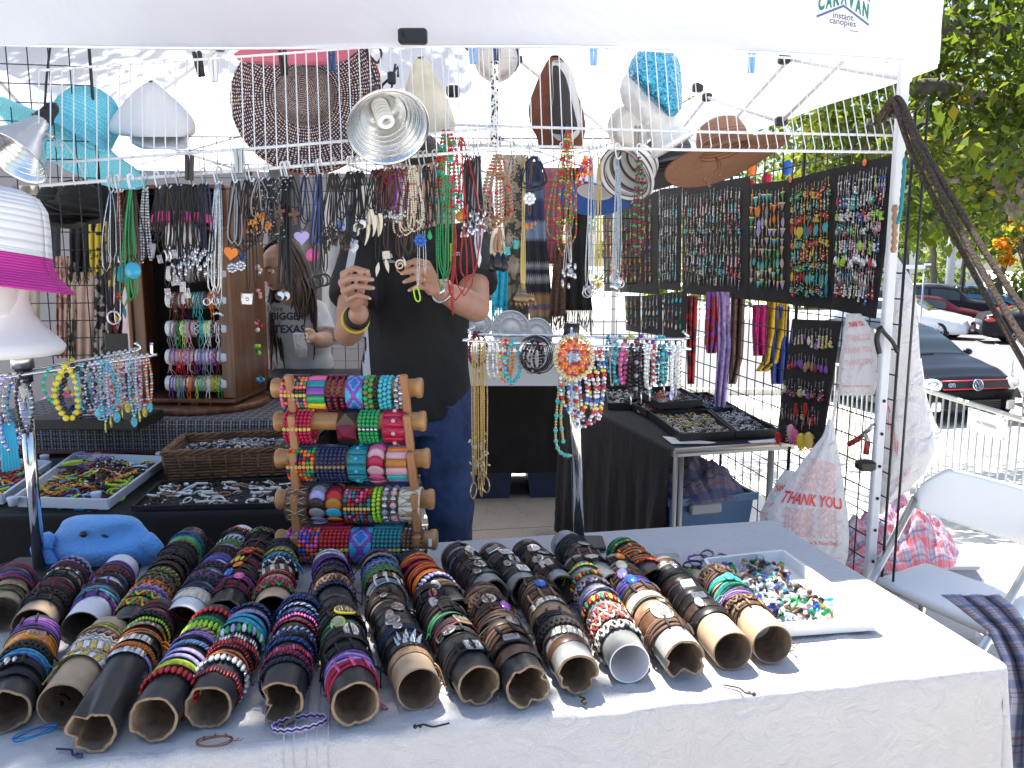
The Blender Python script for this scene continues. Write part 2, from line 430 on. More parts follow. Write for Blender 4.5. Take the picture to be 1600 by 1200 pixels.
# pale building and street furniture far behind
g=G(); pb=AY(1425, 430, 80)
bld=thing('pale_building', 'pale low building far behind the spreading tree', 'building', (pb.x,80,-1.6))
g.box((pb.x,84,1.4), (14,8,6.0)); g.build('wall', mat((.55,.58,.62),.8,var=.08,vs=2), bld)
g=G(); g.box((pb.x,84,4.5), (14.6,8.6,.3)); g.build('roof', mat((.4,.4,.42),.8), bld)
for k in range(6):
 wo=G(); wo.box((pb.x-5.6+k*2.2,79.98,1.3), (1.2,.08,1.5)); w=wo.build('window', mat((.06,.08,.1),.15), bld)
 fr=G(); fr.box((pb.x-5.6+k*2.2,79.9,.5), (1.4,.16,.08)); fr.build('sill', mat((.6,.6,.6),.7), w)
g=G(); q=AY(1481, 470, 38); qz=ground_z(q.x, 38)
lp=thing('lamp_post', 'thick pale grey pole beside the road behind the parked cars', 'lamp post', (q.x,38,qz))
g.tube([(q.x,38,qz),(q.x,38,qz+4),(q.x,38,qz+8.5)], [.19,.17,.13], 12); g.build('pole', mat((.55,.58,.6),.5,var=.1,vs=3), lp)
g=G(); g.box((q.x,38,qz+.1), (.5,.5,.2), bev=.03); g.build('base', mat((.45,.45,.45),.8), lp)
g=G(); q=AY(1502, 470, 37); qz=ground_z(q.x, 37)
g.tube([(q.x,37,qz),(q.x,37,qz+2),(q.x,37,qz+4.2)], .07, 8); g.ball((q.x,37,qz+4.3), .16)
solo(g, 'street_post', m_black, 'slim black post next to the thick pale pole', 'post', base=(q.x,37,qz))
q=AY(1440, 480, 20); qz=ground_z(q.x, 20)
ss=thing('street_sign', 'white street name sign on a thin post behind the white sheet', 'sign', (q.x,20,qz))
g=G(); g.tube([(q.x,20,qz),(q.x,20,1.05)], .025, 8); g.build('post', m_steel, ss)
g=G(); a=AY(1407, 417, 20); b2=AY(1446, 417, 20)
g.box(((a.x+b2.x)/2,20,a.z), (b2.x-a.x,.02,.10), bev=.008); c2=AY(1452, 411, 20); g.box((b2.x+.05,20,a.z+.06), (.16,.02,.05), mx=None)
g.build('sign_plate', m_whitecoat, ss)
# ---------------- the booth canopy ----------------
m_valance=translucent('valance_fabric', (.88,.88,.89), (.96,.96,.98), .85, rough=.75, bump=.7, bs=2.2)
m_canopy=translucent('canopy_fabric', (.84,.84,.86), (.68,.71,.77), .5, rough=.75, bump=.5, bs=3.0)
P_=BT.p
CU0, CU1, CV0, CV1=-3.02, .05, -.06, 2.95
def va_bot(u):
 s=(u-CU0)/(CU1-CU0)
 return 1.915+.032*s-.018*math.sin(s*math.pi*2.0)
can=thing('canopy_tent', 'white pop-up canopy tent over the jewellery stall', 'tent', P_(CU1,CV0,0))
def roof(u, v):
 a=abs(u-.5)*2; b_=abs(v-.5)*2; q=max(a, b_)
 fold=.012*math.sin(u*19+v*5)*(1-q)+.02*noise.noise(Vector((u*6,v*6,1)))
 return P_(CU0+(CU1-CU0)*u, CV0+(CV1-CV0)*v, 2.2+.75*(1-q)**.92+fold)
g=G(); g.sheet(roof, 40, 40); g.build('roof', m_canopy, can)
def valance(side):
 def f(s, t):
  wv=.010*math.sin(s*23+2*t)*(1-t)+.008*noise.noise(Vector((s*8,t*3,side)))
  if side==0:u=CU0+(CU1-CU0)*s; return P_(u, CV0-.012+wv, va_bot(u)*(1-t)+2.2*t)
  if side==1:return P_(CU1+.01+wv, CV0+(CV1-CV0)*s, 1.94*(1-t)+2.2*t)
  if side==2:u=CU1+(CU0-CU1)*s; return P_(u, CV1+.012+wv, 1.93*(1-t)+2.2*t)
  return P_(CU0-.01+wv, CV1+(CV0-CV1)*s, 1.93*(1-t)+2.2*t)
 return f
for sidx in range(4):
 g=G(); g.sheet(valance(sidx), 60, 4); va=g.build('valance', m_valance, can)
 if sidx==0:
  h_=G(); h_.tube([P_(CU0+(CU1-CU0)*k/60,CV0-.014,va_bot(CU0+(CU1-CU0)*k/60)+.003)for k in range(61)], .004, 5)
  h_.build('hem', mat((.8,.8,.82),.8), va)
  # lettering: an arched word in green, blue bars, small words
  bv=BT.v; bu=BT.u; Z=Vector((0,0,1)); cx=BT.uv(BT.on_v(1309,30,CV0))[0]
  cz=BT.on_v(1309, 30, CV0).z; vv=CV0-.026
  sc_=(BT.on_v(1349,30,CV0)-BT.on_v(1269,30,CV0)).length/2
  def put(vs, fs, name, m, arch=0, dz=0.0):
   out=[]
   for q in vs:
    x, y=q.x, q.y
    if arch:y=y+arch*(1-abs(x)/sc_)
    out.append(P_(cx+x,vv,cz+y+dz)+Z*(-x*.10))
   G_=G(); G_.add(out, fs, 0, False); G_.build(name, m, va)
  m_green=mat((.02,.20,.16), .6); m_blue=mat((.10,.14,.30), .6); m_ink=mat((.05,.05,.08), .6)
  letters='CARAVAN'; w_=2*sc_/len(letters)
  for i, ch in enumerate(letters):
   vs, fs=text_geo(ch, 1.0, .055)
   x0=min(q.x for q in vs); x1=max(q.x for q in vs); y0=min(q.y for q in vs); y1=max(q.y for q in vs)
   vs=[Vector(((q.x-x0)/(x1-x0)*w_*.86-sc_+w_*(i+.07),((q.y-y0)/(y1-y0)-.5)*sc_*.52,0))for q in vs]
   put(vs, fs, 'letter', m_green, arch=sc_*.40, dz=sc_*.28)
  for dz_, th in((sc_*.66,sc_*.05), (-sc_*.14,sc_*.09)):
   for sg in(-1, 1):
    x0, x1=(0, sg*sc_*1.02)
    put([Vector((x0,-th/2,0)),Vector((x1,-th/2,0)),Vector((x1,th/2,0)),Vector((x0,th/2,0))], [(0,1,2,3)], 'stripe', m_blue, arch=sc_*.50, dz=dz_)
  for word, dz_, s_ in(('instant',-sc_*.0,.27), ('canopies',-sc_*.2,.27)):
   vs, fs=text_geo(word, sc_*s_*1.1, .0003); put(vs, fs, 'lettering', m_ink, dz=dz_)
  put([Vector((sc_*.3,-.001,0)),Vector((sc_*.62,-.001,0)),Vector((sc_*.62,.001,0)),Vector((sc_*.3,.001,0))], [(0,1,2,3)], 'underline', m_ink, dz=-sc_*.44)
  # frame of the canopy: posts, scissor bars, joints
m_frame=mat((.72,.73,.76), .35)
for(u, v)in((0,0), (CU0+.05,0), (0,CV1-.05), (CU0+.05,CV1-.05)):
 g=G(); g.box(P_(u,v,1.1), (.027,.027,2.2), bev=.004, mx=None)
 p=g.build('post', m_frame, can)
 if(u, v)==(0, 0):
  h_=G()
  for k in range(8):h_.tube([P_(u,v-.0135,.3+k*.1),P_(u,v-.0165,.3+k*.1)], .005, 8)
  h_.build('hole', m_black, p)
def bar(a, b_, r=.0075):g=G(); g.tube([a,b_], r, 6); return g.build('truss_bar', m_frame, can)
def joint(c, s=.035):
 g=G(); g.box(c, (s*1.2,s,s), bev=.006); return g.build('joint', m_black, can)
for(a, b_)in(((0,0),(0,CV1-.05)), ((0,CV1-.05),(CU0+.05,CV1-.05)), ((CU0+.05,CV1-.05),(CU0+.05,0))):
 n=4
 for k in range(n):
  s0, s1=k/n, (k+1)/n
  q0=(a[0]+(b_[0]-a[0])*s0, a[1]+(b_[1]-a[1])*s0); q1=(a[0]+(b_[0]-a[0])*s1, a[1]+(b_[1]-a[1])*s1)
  zz=(2.14, 1.92)if k%2==0 else(1.92, 2.14)
  bar(P_(*q0,zz[0]), P_(*q1,zz[1])); bar(P_(*q0,zz[1])+BT.u*.02, P_(*q1,zz[0])+BT.u*.02)
  if k:joint(P_(*q0,2.14)); joint(P_(*q0,1.92))
ctr=P_((CU0+CU1)/2, (CV0+CV1)/2, 2.72)
for(u, v)in((0,0), (CU0+.05,0), (0,CV1-.05), (CU0+.05,CV1-.05)):
 bar(P_(u,v,2.16), ctr, .012)
 mid=(P_(u,v,2.16)+ctr)/2; joint(mid)
for(px, py, v)in((708,143,.9), (1090,137,1.6), (1180,130,1.9), (1150,270,2.6)):
 joint(BT.on_v(px,py,v), .04)
 # black clip that holds the valance to the shelf
q=BT.on_v(645, 57, CV0-.04)
g=G(); g.box(q, (.07,.03,.034), bev=.004); g.tube([q+Vector((-.022,-.02,.006)),q+Vector((-.018,-.021,-.012)),q+Vector((-.024,-.02,-.02))], .0015, 5)
solo(g, 'fabric_clip', m_black, 'black square clip at the middle of the canopy valance', 'clip', base=q)
# ---------------- neighbour tents, sidewall, stall floor ----------------
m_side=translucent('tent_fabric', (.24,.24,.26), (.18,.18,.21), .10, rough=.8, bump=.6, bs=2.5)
def wall_sheet(name, a, b_, z0, z1, amp, freq, m, label, cat, seed=0, n=60, **k):
 a, b_=Vector(a), Vector(b_); d=(b_-a); nrm=Vector((-d.y,d.x,0)).normalized()
 g=G()
 g.sheet(lambda s, t:a+d*s+nrm*(amp*math.sin(s*freq+seed)*(1-.5*t)+amp*.8*noise.noise(Vector((s*freq*.3,t*1.5,seed))))+Vector((0,0,z0+(z1-z0)*t)), n, 10)
 return solo(g, name, m, label, cat, **k)
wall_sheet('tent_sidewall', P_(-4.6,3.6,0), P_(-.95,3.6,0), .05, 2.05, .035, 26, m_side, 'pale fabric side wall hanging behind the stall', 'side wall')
# neighbour tent, its roof slopes seen through the gap over the wire panel
nt_=thing('neighbour_tent', 'white canopy of the next stall beyond the wire panel', 'tent', P_(1.1,4.2,0))
g=G()
def nroof(s, t):return P_(-1.6+3.0*s, 4.2+3*t, 2.05+.8*(1-max(abs(s-.5),abs(t-.5))*2))
g.sheet(nroof, 10, 10); g.build('roof', m_canopy, nt_)
g=G(); g.sheet(lambda s, t:P_(-1.6+3.0*s,4.18,1.8+.25*t), 10, 2); g.build('valance', m_canopy, nt_)
for u_ in(-1.58, 1.38):
 g=G(); g.box(P_(u_,4.22,1.03), (.03,.03,2.05)); g.build('post', m_frame, nt_)
 # the tan paving inside the stall, in big slabs with joints
m_slab, nt, b=nodemat('tan_paving'); tc=N(nt, 'ShaderNodeTexCoord'); n1=N(nt, 'ShaderNodeTexNoise', Scale=3.0, Detail=6.0); nt.links.new(tc.outputs['Object'], n1.inputs['Vector']); n2=N(nt, 'ShaderNodeTexNoise', Scale=160.0, Detail=2.0); nt.links.new(tc.outputs['Object'], n2.inputs['Vector'])
ad=N(nt, 'ShaderNodeMath', operation='ADD'); nt.links.new(n1.outputs['Fac'], ad.inputs[0]); nt.links.new(n2.outputs['Fac'], ad.inputs[1]); cr=N(nt, 'ShaderNodeValToRGB'); cr.color_ramp.elements[0].position=.7; cr.color_ramp.elements[1].position=1.25
cr.color_ramp.elements[0].color=(.26, .20, .155, 1); cr.color_ramp.elements[1].color=(.52, .43, .35, 1); nt.links.new(ad.outputs[0], cr.inputs['Fac']); nt.links.new(cr.outputs['Color'], b.inputs['Base Color']); setin(b, rough=.85)
fl=G(); fl.add([P_(-3.4,-2.2,.003),P_(.35,-2.2,.003),P_(.35,6.0,.003),P_(-3.4,6.0,.003)], [(0,1,2,3)]); flo=struct(fl, 'floor', mat((.12,.10,.08),.95))
for i in range(5):
 for j in range(10):
  u0, v0=-3.4+i*.75, -2.2+j*.82; g=G(); A, B2, C2, D2=P_(u0+.004, v0+.004, 0), P_(u0+.746, v0+.004, 0), P_(u0+.746, v0+.816, 0), P_(u0+.004, v0+.816, 0); z=Vector((0,0,.009)); z0=Vector((0,0,.004))
  g.add([A+z0,B2+z0,C2+z0,D2+z0,A+z,B2+z,C2+z,D2+z], [(4,5,6,7),(0,1,5,4),(1,2,6,5),(2,3,7,6),(3,0,4,7)], 0, False); g.build('slab', m_slab, flo, world=False)
  # ---------------- tables and cloths ----------------
def cloth_mat(name, col, weave=900, var=.04, bump=.25):
 m, nt, b=nodemat(name)
 tc=N(nt, 'ShaderNodeTexCoord'); n=N(nt, 'ShaderNodeTexNoise', Scale=9.0, Detail=5.0); nt.links.new(tc.outputs['Object'], n.inputs['Vector'])
 cr=N(nt, 'ShaderNodeValToRGB'); cr.color_ramp.elements[0].color=(*[c*(1-var)for c in col], 1); cr.color_ramp.elements[1].color=(*[min(1,c*(1+var))for c in col], 1)
 nt.links.new(n.outputs['Fac'], cr.inputs['Fac']); nt.links.new(cr.outputs['Color'], b.inputs['Base Color'])
 n2=N(nt, 'ShaderNodeTexNoise', Scale=float(weave), Detail=1.0); nt.links.new(tc.outputs['Object'], n2.inputs['Vector'])
 n3=N(nt, 'ShaderNodeTexNoise', Scale=22.0, Detail=3.0, Distortion=1.5); nt.links.new(tc.outputs['Object'], n3.inputs['Vector'])
 ad=N(nt, 'ShaderNodeMath', operation='MULTIPLY_ADD'); ad.inputs[1].default_value=2.5; nt.links.new(n3.outputs['Fac'], ad.inputs[0]); nt.links.new(n2.outputs['Fac'], ad.inputs[2])
 bp=N(nt, 'ShaderNodeBump', Strength=bump, Distance=.004); nt.links.new(ad.outputs[0], bp.inputs['Height']); nt.links.new(bp.outputs['Normal'], b.inputs['Normal'])
 setin(b, rough=.85, spec=.2, sheen=.1); return m
m_tablecloth=cloth_mat('white_cloth', (.70,.69,.705), var=.05, bump=.9)
m_blackcloth=cloth_mat('black_cloth', (.016,.014,.014), var=.3)
def covered_table(name, label, cat, fr, u0, u1, v0, v1, z, mc, drops=(1,1,1,1), zb=.03, amp=.02, nf=30, seed=0, wr=.0016, clabel=None, topname='folding_table'):
 """folding table (top, four legs) and, as a thing of its own, the cloth draped over it"""
 t=thing(topname, label, 'table', fr.p((u0+u1)/2,(v0+v1)/2,0))
 g=G(); r_=[fr.p(u0,v0,z-.03), fr.p(u1,v0,z-.03), fr.p(u1,v1,z-.03), fr.p(u0,v1,z-.03)]
 dz=Vector((0,0,.024)); g.add(r_+[q+dz for q in r_], [(3,2,1,0),(4,5,6,7),(0,1,5,4),(1,2,6,5),(2,3,7,6),(3,0,4,7)], 0, False)
 g.build('tabletop', mat((.6,.6,.58),.6), t)
 for(u, v)in((u0+.06,v0+.06), (u1-.06,v0+.06), (u1-.06,v1-.06), (u0+.06,v1-.06)):
  g=G(); g.tube([fr.p(u,v,0),fr.p(u,v,z-.032)], .013, 10); g.build('leg', mat((.35,.34,.32),.4,.6), t)
  # the cloth
 g=G(); nx, ny=int((u1-u0)/.02), int((v1-v0)/.02)
 def edge(u):return(wr/.0042)*.0065*(noise.noise(Vector((u*8,seed,0)))+.7*noise.noise(Vector((u*21,seed,4))))*max(0, min(1,min(u-u0,u1-u)/.06))if amp>.02 and wr>.003 else 0
 def top(s, q):
  u=u0+(u1-u0)*s; v=v0+(v1-v0)*q
  e=min(s, 1-s, q, 1-q); k=min(1, min(min(u-u0,u1-u),min(v-v0,v1-v))/.04)
  w=wr*(noise.noise(Vector((u*9,v*5,seed)))+.7*noise.noise(Vector((u*26+v*9,v*16,seed+3))))
  return fr.p(u, v, z+w*k+edge(u)*math.exp(-(v-v0)/.07))
 g.sheet(top, nx, ny)
 rim=.014
 def side(a, b_, nrm, L, sd, zb_):
  n=int(L/.012)
  def f(s, q):
   base=Vector(a)+(Vector(b_)-Vector(a))*s
   h=z*1.0;
   if q<.12:th=q/.12*math.pi/2; out=rim*math.sin(th); zz=z-rim*(1-math.cos(th))
   else:
    d=(q-.12)/.88; out=rim; zz=z-rim-(z-rim-zb_)*d
    x=s*L
    w=math.sin(x*14+1.5*math.sin(x*5+sd))*.7+.5*math.sin(x*31+2*math.sin(x*7+sd)+d*2)*min(1, d*3)+noise.noise(Vector((x*7,sd,d*.6)))*1.3+noise.noise(Vector((x*22,sd+4,d*2)))*.35
    out+=amp*(w+1.0)*min(1, d*2.2)**1.1*(.5+.5*d)
    out+=.004*noise.noise(Vector((x*30,zz*30,sd)))
   if nrm==(0, -1):e_=edge(base.x)*max(0, 1-q*3); zz+=e_; out+=abs(e_)*.9*min(1, q*6)
   return fr.p(base.x+nrm[0]*out, base.y+nrm[1]*out, zz)
  g.sheet(f, n, 26)
 cs=[((u0,v0),(u1,v0),(0,-1),u1-u0), ((u1,v0),(u1,v1),(1,0),v1-v0), ((u1,v1),(u0,v1),(0,1),u1-u0), ((u0,v1),(u0,v0),(-1,0),v1-v0)]
 for k in range(4):
  if drops[k]:
   a, b_, nn, L=cs[k]; side((a[0],a[1],0), (b_[0],b_[1],0), nn, L, seed+k*7.3, zb if drops[k]is 1 else drops[k])
 for(k1, (cu,cv), a0)in((0,(u1,v0),-90), (1,(u1,v1),0), (2,(u0,v1),90), (3,(u0,v0),180)):
  if drops[k1]and drops[(k1+1)%4]:
   def cf(s, q):
    a=R(a0+90*s)
    if q<.12:th=q/.12*math.pi/2; out=rim*math.sin(th); zz=z-rim*(1-math.cos(th))
    else:d=(q-.12)/.88; out=rim+.05*math.sin(math.pi*s)*d+amp*min(1, d*2)*(.5+.5*d); zz=z-rim-(z-rim-zb)*d
    return fr.p(cu+math.cos(a)*out, cv+math.sin(a)*out, zz)
   g.sheet(cf, 8, 26)
 o=g.build(name, mc); b_=fr.p((u0+u1)/2, (v0+v1)/2, 0)
 o.data.transform(Matrix.Translation(-b_)); o.location=b_
 tag(o, clabel, cat)
 return o, t
cl_, ft_=covered_table('tablecloth', 'long folding table under the white cloth at the front of the stall', 'tablecloth', TB, -2.25, 0, 0, .775, .74, m_tablecloth, drops=(1,1,.55,1), amp=.030, seed=2, wr=.0042, clabel='creased white cloth covering the long front table of bracelets')
# raised seam and hem on the white cloth
g=G()
for du in(-.032, -.018, 0, .014, .03):
 cu_=TB.uv(atz(484,1100))[0]
 g.tube([TB.p(cu_+du,v,.7425)for v in(.4,.3,.2,.1,.03,0)]+[TB.p(cu_+du,-.014,.73),TB.p(cu_+du,-.024,.6),TB.p(cu_+du,-.026,.4)], .0012, 5)
g.build('seam', m_tablecloth, cl_, kind=None)
# the black covered table behind, at the other side of the tray and basket
q=atz(452, 797); LT=Frame(q.x, q.y, 4)
covered_table('black_tablecloth', 'low folding table under black cloth holding the trays and basket', 'tablecloth', LT, -2.2, 0, 0, .66, .74, m_blackcloth, amp=.012, seed=5, clabel='black cloth on the table with bead trays and wicker basket')
# right table with black cloth: open toward the camera, metal edge and leg
q=atz(1052, 702); RT=Frame(q.x, q.y, 15)
rt, _=covered_table('black_tablecloth', 'folding table with a metal leg beside the blue bin', 'tablecloth', RT, 0, .5, 0, 1.25, .74, m_blackcloth, drops=(0,0,0,1), amp=.02, seed=9, clabel='black cloth hanging in folds beside the chrome pole, trays on top')
g=G(); g.tube([RT.p(-.0,-.012,.735),RT.p(.5,-.012,.735)], .011, 8); g.tube([RT.p(.005,-.012,.735),RT.p(.0,-.012,.02)], .009, 8)
g.build('metal_frame', mat((.42,.38,.33),.4,.5), _)
q=AY(735, 610, 4.72); KT=Frame(-.55, 4.62, 3)
covered_table('black_tablecloth', 'folding table at the back of the stall', 'tablecloth', KT, 0, 1.35, 0, .55, .84, m_blackcloth, drops=(.19,1,1,1), amp=.015, seed=12, clabel='black cloth hung to short of the floor over blue bins')
def bin_box(fr, u, v, w, d, h, col, name, label, z0=0, group=None):
 t=thing(name, label, 'bin', fr.p(u,v,z0), group)
 def ring(k, z):return[fr.p(u+sx*w/2*k,v+sy*d/2*k,z0+z)for sx, sy in((-1,-1),(1,-1),(1,1),(-1,1))]
 g=G(); A=ring(.86, 0); B_=ring(1, h); C=ring(.97, h); D=ring(.84, .01)
 g.add(A+B_+C+D, [(3,2,1,0)]+[(i,(i+1)%4,4+(i+1)%4,4+i)for i in range(4)]+[(4+i,4+(i+1)%4,8+(i+1)%4,8+i)for i in range(4)]+[(8+i,8+(i+1)%4,12+(i+1)%4,12+i)for i in range(4)]+[(12,13,14,15)], 0, False)
 m=mat(col, .4, var=.08, vs=6); g.build('tub', m, t)
 g=G(); E=ring(1.06, h-.02); F_=ring(1.06, h+.006); H=ring(.97, h+.006); I=ring(.99, h-.02)
 g.add(E+F_+H+I, [(i,(i+1)%4,4+(i+1)%4,4+i)for i in range(4)]+[(4+i,4+(i+1)%4,8+(i+1)%4,8+i)for i in range(4)]+[(12+i,12+(i+1)%4,(i+1)%4,i)for i in range(4)], 0, False)
 g.build('rim', m, t)
 g=G(); c=fr.p(u-w*.1, v-d/2*1.0-.012, z0+h-.035); g.box((0,0,0), (w*.36,.03,.045), bev=.006, mx=basis(fr.u,fr.v,(0,0,1),c)); g.build('handle', mat((.33,.35,.36),.5), t)
 return t
bin_box(RT, .22, .30, .36, .40, .30, (.04,.13,.28), 'storage_bin', 'open blue bin holding plaid cloth under the side table', z0=.215)
bin_box(RT, .22, .30, .36, .40, .2, (.05,.15,.3), 'storage_bin', 'lower blue bin beneath the bin of plaid cloth', z0=0)
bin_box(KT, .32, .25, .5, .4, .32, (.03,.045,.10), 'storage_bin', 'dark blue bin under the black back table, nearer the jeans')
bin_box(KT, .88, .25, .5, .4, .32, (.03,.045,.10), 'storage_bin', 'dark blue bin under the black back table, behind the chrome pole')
# ---------------- plaid cloth heaps ----------------
def plaid_mat(name, base, s1, s2, s3, scale=9.0):
 m, nt, b=nodemat(name)
 tc=N(nt, 'ShaderNodeTexCoord'); mp=N(nt, 'ShaderNodeMapping'); mp.inputs['Scale'].default_value=(scale,)*3
 nt.links.new(tc.outputs['UV'], mp.inputs['Vector']); sp=N(nt, 'ShaderNodeSeparateXYZ'); nt.links.new(mp.outputs[0], sp.inputs[0])
 prev=None
 for ax in('X', 'Y'):
  for(lo, hi, col, st)in((.1,.42,s1,.75), (.55,.62,s2,.8), (.72,.76,s3,.8), (.86,.9,s2,.6)):
   fr_=N(nt, 'ShaderNodeMath', operation='FRACT'); nt.links.new(sp.outputs[ax], fr_.inputs[0])
   a=N(nt, 'ShaderNodeMath', operation='GREATER_THAN'); a.inputs[1].default_value=lo; nt.links.new(fr_.outputs[0], a.inputs[0])
   c=N(nt, 'ShaderNodeMath', operation='LESS_THAN'); c.inputs[1].default_value=hi; nt.links.new(fr_.outputs[0], c.inputs[0])
   mu=N(nt, 'ShaderNodeMath', operation='MULTIPLY'); nt.links.new(a.outputs[0], mu.inputs[0]); nt.links.new(c.outputs[0], mu.inputs[1])
   m2=N(nt, 'ShaderNodeMath', operation='MULTIPLY'); nt.links.new(mu.outputs[0], m2.inputs[0]); m2.inputs[1].default_value=st*.6
   mx=N(nt, 'ShaderNodeMix', data_type='RGBA'); nt.links.new(m2.outputs[0], mx.inputs['Factor'])
   if prev is None:mx.inputs['A'].default_value=(*base, 1)
   else:nt.links.new(prev, mx.inputs['A'])
   mx.inputs['B'].default_value=(*col, 1); prev=mx.outputs['Result']
 nt.links.new(prev, b.inputs['Base Color']); setin(b, rough=.9, spec=.1)
 return m
def uvize(o, nu, nv, su=1, sv=1):
 me=o.data; uvl=me.uv_layers.new(name='UVMap'); w=nu+1
 for lp in me.loops:
  i=lp.vertex_index; uvl.data[lp.index].uv=((i%w)/nu*su, (i//w)/nv*sv)
def heap(name, label, cat, c, ru, rv, h, m, seed, fr=RT, n=46, rough=1.0, group=None, lean=0, uvs=1.0):
 """a crumpled cloth lying in a heap"""
 g=G(); c=Vector(c)
 def f(s, t):
  a=(s-.5)*2; b_=(t-.5)*2
  # square to disc
  u=a*math.sqrt(max(0,1-b_*b_/2)); v=b_*math.sqrt(max(0,1-a*a/2)); q=min(1, math.hypot(u,v))
  p=Vector((u*2.3,v*2.3,seed))
  fold=abs(noise.noise(p))*.7+abs(noise.noise(p*2.3))*.35+.12*noise.noise(p*5)
  zz=h*((1-q**2.4)*(.55+rough*fold)+.04)+lean*u
  wob=1+.22*noise.noise(Vector((math.atan2(v,u)*1.2,seed,2)))
  return c+fr.u*(u*ru*wob)+fr.v*(v*rv*wob)+Vector((0,0,max(0.004,zz)))
 g.sheet(f, n, n); o=solo(g, name, m, label, cat, group=group, base=c); uvize(o, n, n, uvs, uvs); return o
m_plaid_blue=plaid_mat('plaid_blue', (.42,.42,.48), (.06,.10,.26), (.30,.06,.06), (.02,.03,.10), 6)
m_plaid_red=plaid_mat('plaid_red', (.42,.36,.45), (.60,.03,.03), (.06,.06,.25), (.6,.5,.5), 7)
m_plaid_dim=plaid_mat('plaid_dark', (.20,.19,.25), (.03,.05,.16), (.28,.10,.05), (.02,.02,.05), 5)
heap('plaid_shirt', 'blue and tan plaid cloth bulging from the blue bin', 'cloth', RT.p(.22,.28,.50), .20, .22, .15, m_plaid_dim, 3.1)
# ---------------- plastic folding chair ----------------
def folding_chair():
 bz=ground_z(1.4, 2.3)
 TL, TR_=AY(1478, 733, 2.62), AY(1660, 775, 2.45)
 base=Vector(((TL.x+TR_.x)/2,2.3,0))
 t=thing('folding_chair', 'white plastic folding chair with metal legs beside the table corner', 'chair', base)
 # back rest: curved moulded slab
 rows=[(1432,788), (1440,765), (1478,733), (1560,748), (1660,772)]
 g=G()
 def bk(s, q):
 # top edge from x=1430..1665, bottom edge
  px=1430+235*s
  yt=775-44*min(1, s/.22)**.55+62*max(0, (s-.2))**1.1
  yb=790+76*s**.9+3
  py=yt+(yb-yt)*q
  Y=2.60-.14*s+.02*math.sin(math.pi*s)-.003*math.sin(math.pi*q)-.010*q
  return AY(px, py, Y)
 g.sheet(bk, 28, 12); g.build('backrest', m_whitecoat, t, thick=.022)
 g=G()
 def seat(s, q):
  a, b_=atz(1368, 905, .45), atz(1545, 985, .45)
  back_l, back_r=atz(1445, 880, .45), atz(1640, 945, .45)
  f0=a+(b_-a)*s; f1=back_l+(back_r-back_l)*s
  p=f0+(f1-f0)*q; e=min(q, 1-q, s, 1-s)
  return p+Vector((0,0,-.012*math.sin(math.pi*s)*math.sin(math.pi*q)-.01*(1-min(1,e/.08))**2))
 g.sheet(seat, 20, 16); g.build('seat', m_whitecoat, t, thick=.02)
 for(p0, p1, nm)in(((1429,792,2.6),(1352,925,2.28),'back_leg'), ((1632,850,2.46),(1548,990,2.05),'back_leg')):
  a=AY(*p0); b_=AY(*p1); d=(b_-a); e=a+d*((0.0-a.z)/d.z)if d.z else b_
  g=G(); g.tube([a+Vector((0,0,.03)),b_,b_+(e-b_)*1.0], .0125, 10); l=g.build('leg', m_steel, t)
  g=G(); g.ball(e+Vector((0,0,.012)), .017); g.build('foot', m_black, l)
 for(px, py)in((1445,885), (1600,955)):
  a=atz(px, py, .44); g=G(); g.tube([a,Vector((a.x+.12,a.y+.22,.02))], .0115, 8); g.build('leg', m_steel, t)
 a, b_=AY(1365, 905, 2.3), AY(1545, 985, 2.07)
 g=G(); g.tube([atz(1372,912,.435),atz(1548,990,.435)], .009, 8); g.build('stretcher', m_steel, t)
 g=G(); c=AY(1540, 993, 2.04); g.tube([c,c+Vector((.012,-.01,0))], .016, 12); g.build('pivot', m_steel, t)
 return t
folding_chair()
heap('plaid_shirt', 'red and white plaid cloth heaped on the ground behind the folding chair', 'cloth', (1.42,2.95,.30), .30, .17, .24, m_plaid_red, 7.7, uvs=1.3)
# the bag or box the heap rests on
g=G(); g.box((1.46,2.98,.15), (.56,.30,.30), bev=.04); g.box((1.46,2.98,.305), (.50,.26,.02), bev=.005)
solo(g, 'cardboard_box', mat((.30,.31,.36),.9), 'box hidden beneath the red plaid cloth', 'box', base=(1.46,2.98,0))
def hanging_cloth(name, label, rows, Yfn, m, fold=.02, ff=40, seed=0, n=44, cat='cloth', uvs=1.0, group=None, fringe=0, thick=.003, sv=1.0):
 """cloth given by rows of (y, x left, x right) as seen, standing at its own distance, in folds"""
 g=G(); k=len(rows)-1
 def f(s, t):
  q=t*k; i=min(k-1, int(q)); w=q-i
  y=rows[i][0]*(1-w)+rows[i+1][0]*w; xl=rows[i][1]*(1-w)+rows[i+1][1]*w; xr=rows[i][2]*(1-w)+rows[i+1][2]*w
  Y=Yfn(s, t)+fold*math.sin(s*ff+seed+t*1.2)*(.35+.65*t)+fold*.7*noise.noise(Vector((s*ff*.35,t*2,seed)))
  return aty(xl+(xr-xl)*s, y, Y)
 nv=max(12, k*8); g.sheet(f, n, nv)
 o=solo(g, name, m, label, cat, group=group, base=f(.5,0)); uvize(o, n, nv, uvs, uvs*sv)
 if thick:
  md=o.modifiers.new('thickness', 'SOLIDIFY'); md.thickness=thick
 if fringe:
  gf=G(); rr=random.Random(seed)
  for j in range(int(n*1.2)):
   s=j/(n*1.2-1); a=f(s, 1); L=fringe*(.7+.6*rr.random())
   gf.tube([a,a+Vector((rr.uniform(-.006,.006),0,-L*.5)),a+Vector((rr.uniform(-.012,.012),rr.uniform(-.006,.006),-L))], .0018, 4)
  b_=gf.build('fringe', m, o)
 return o
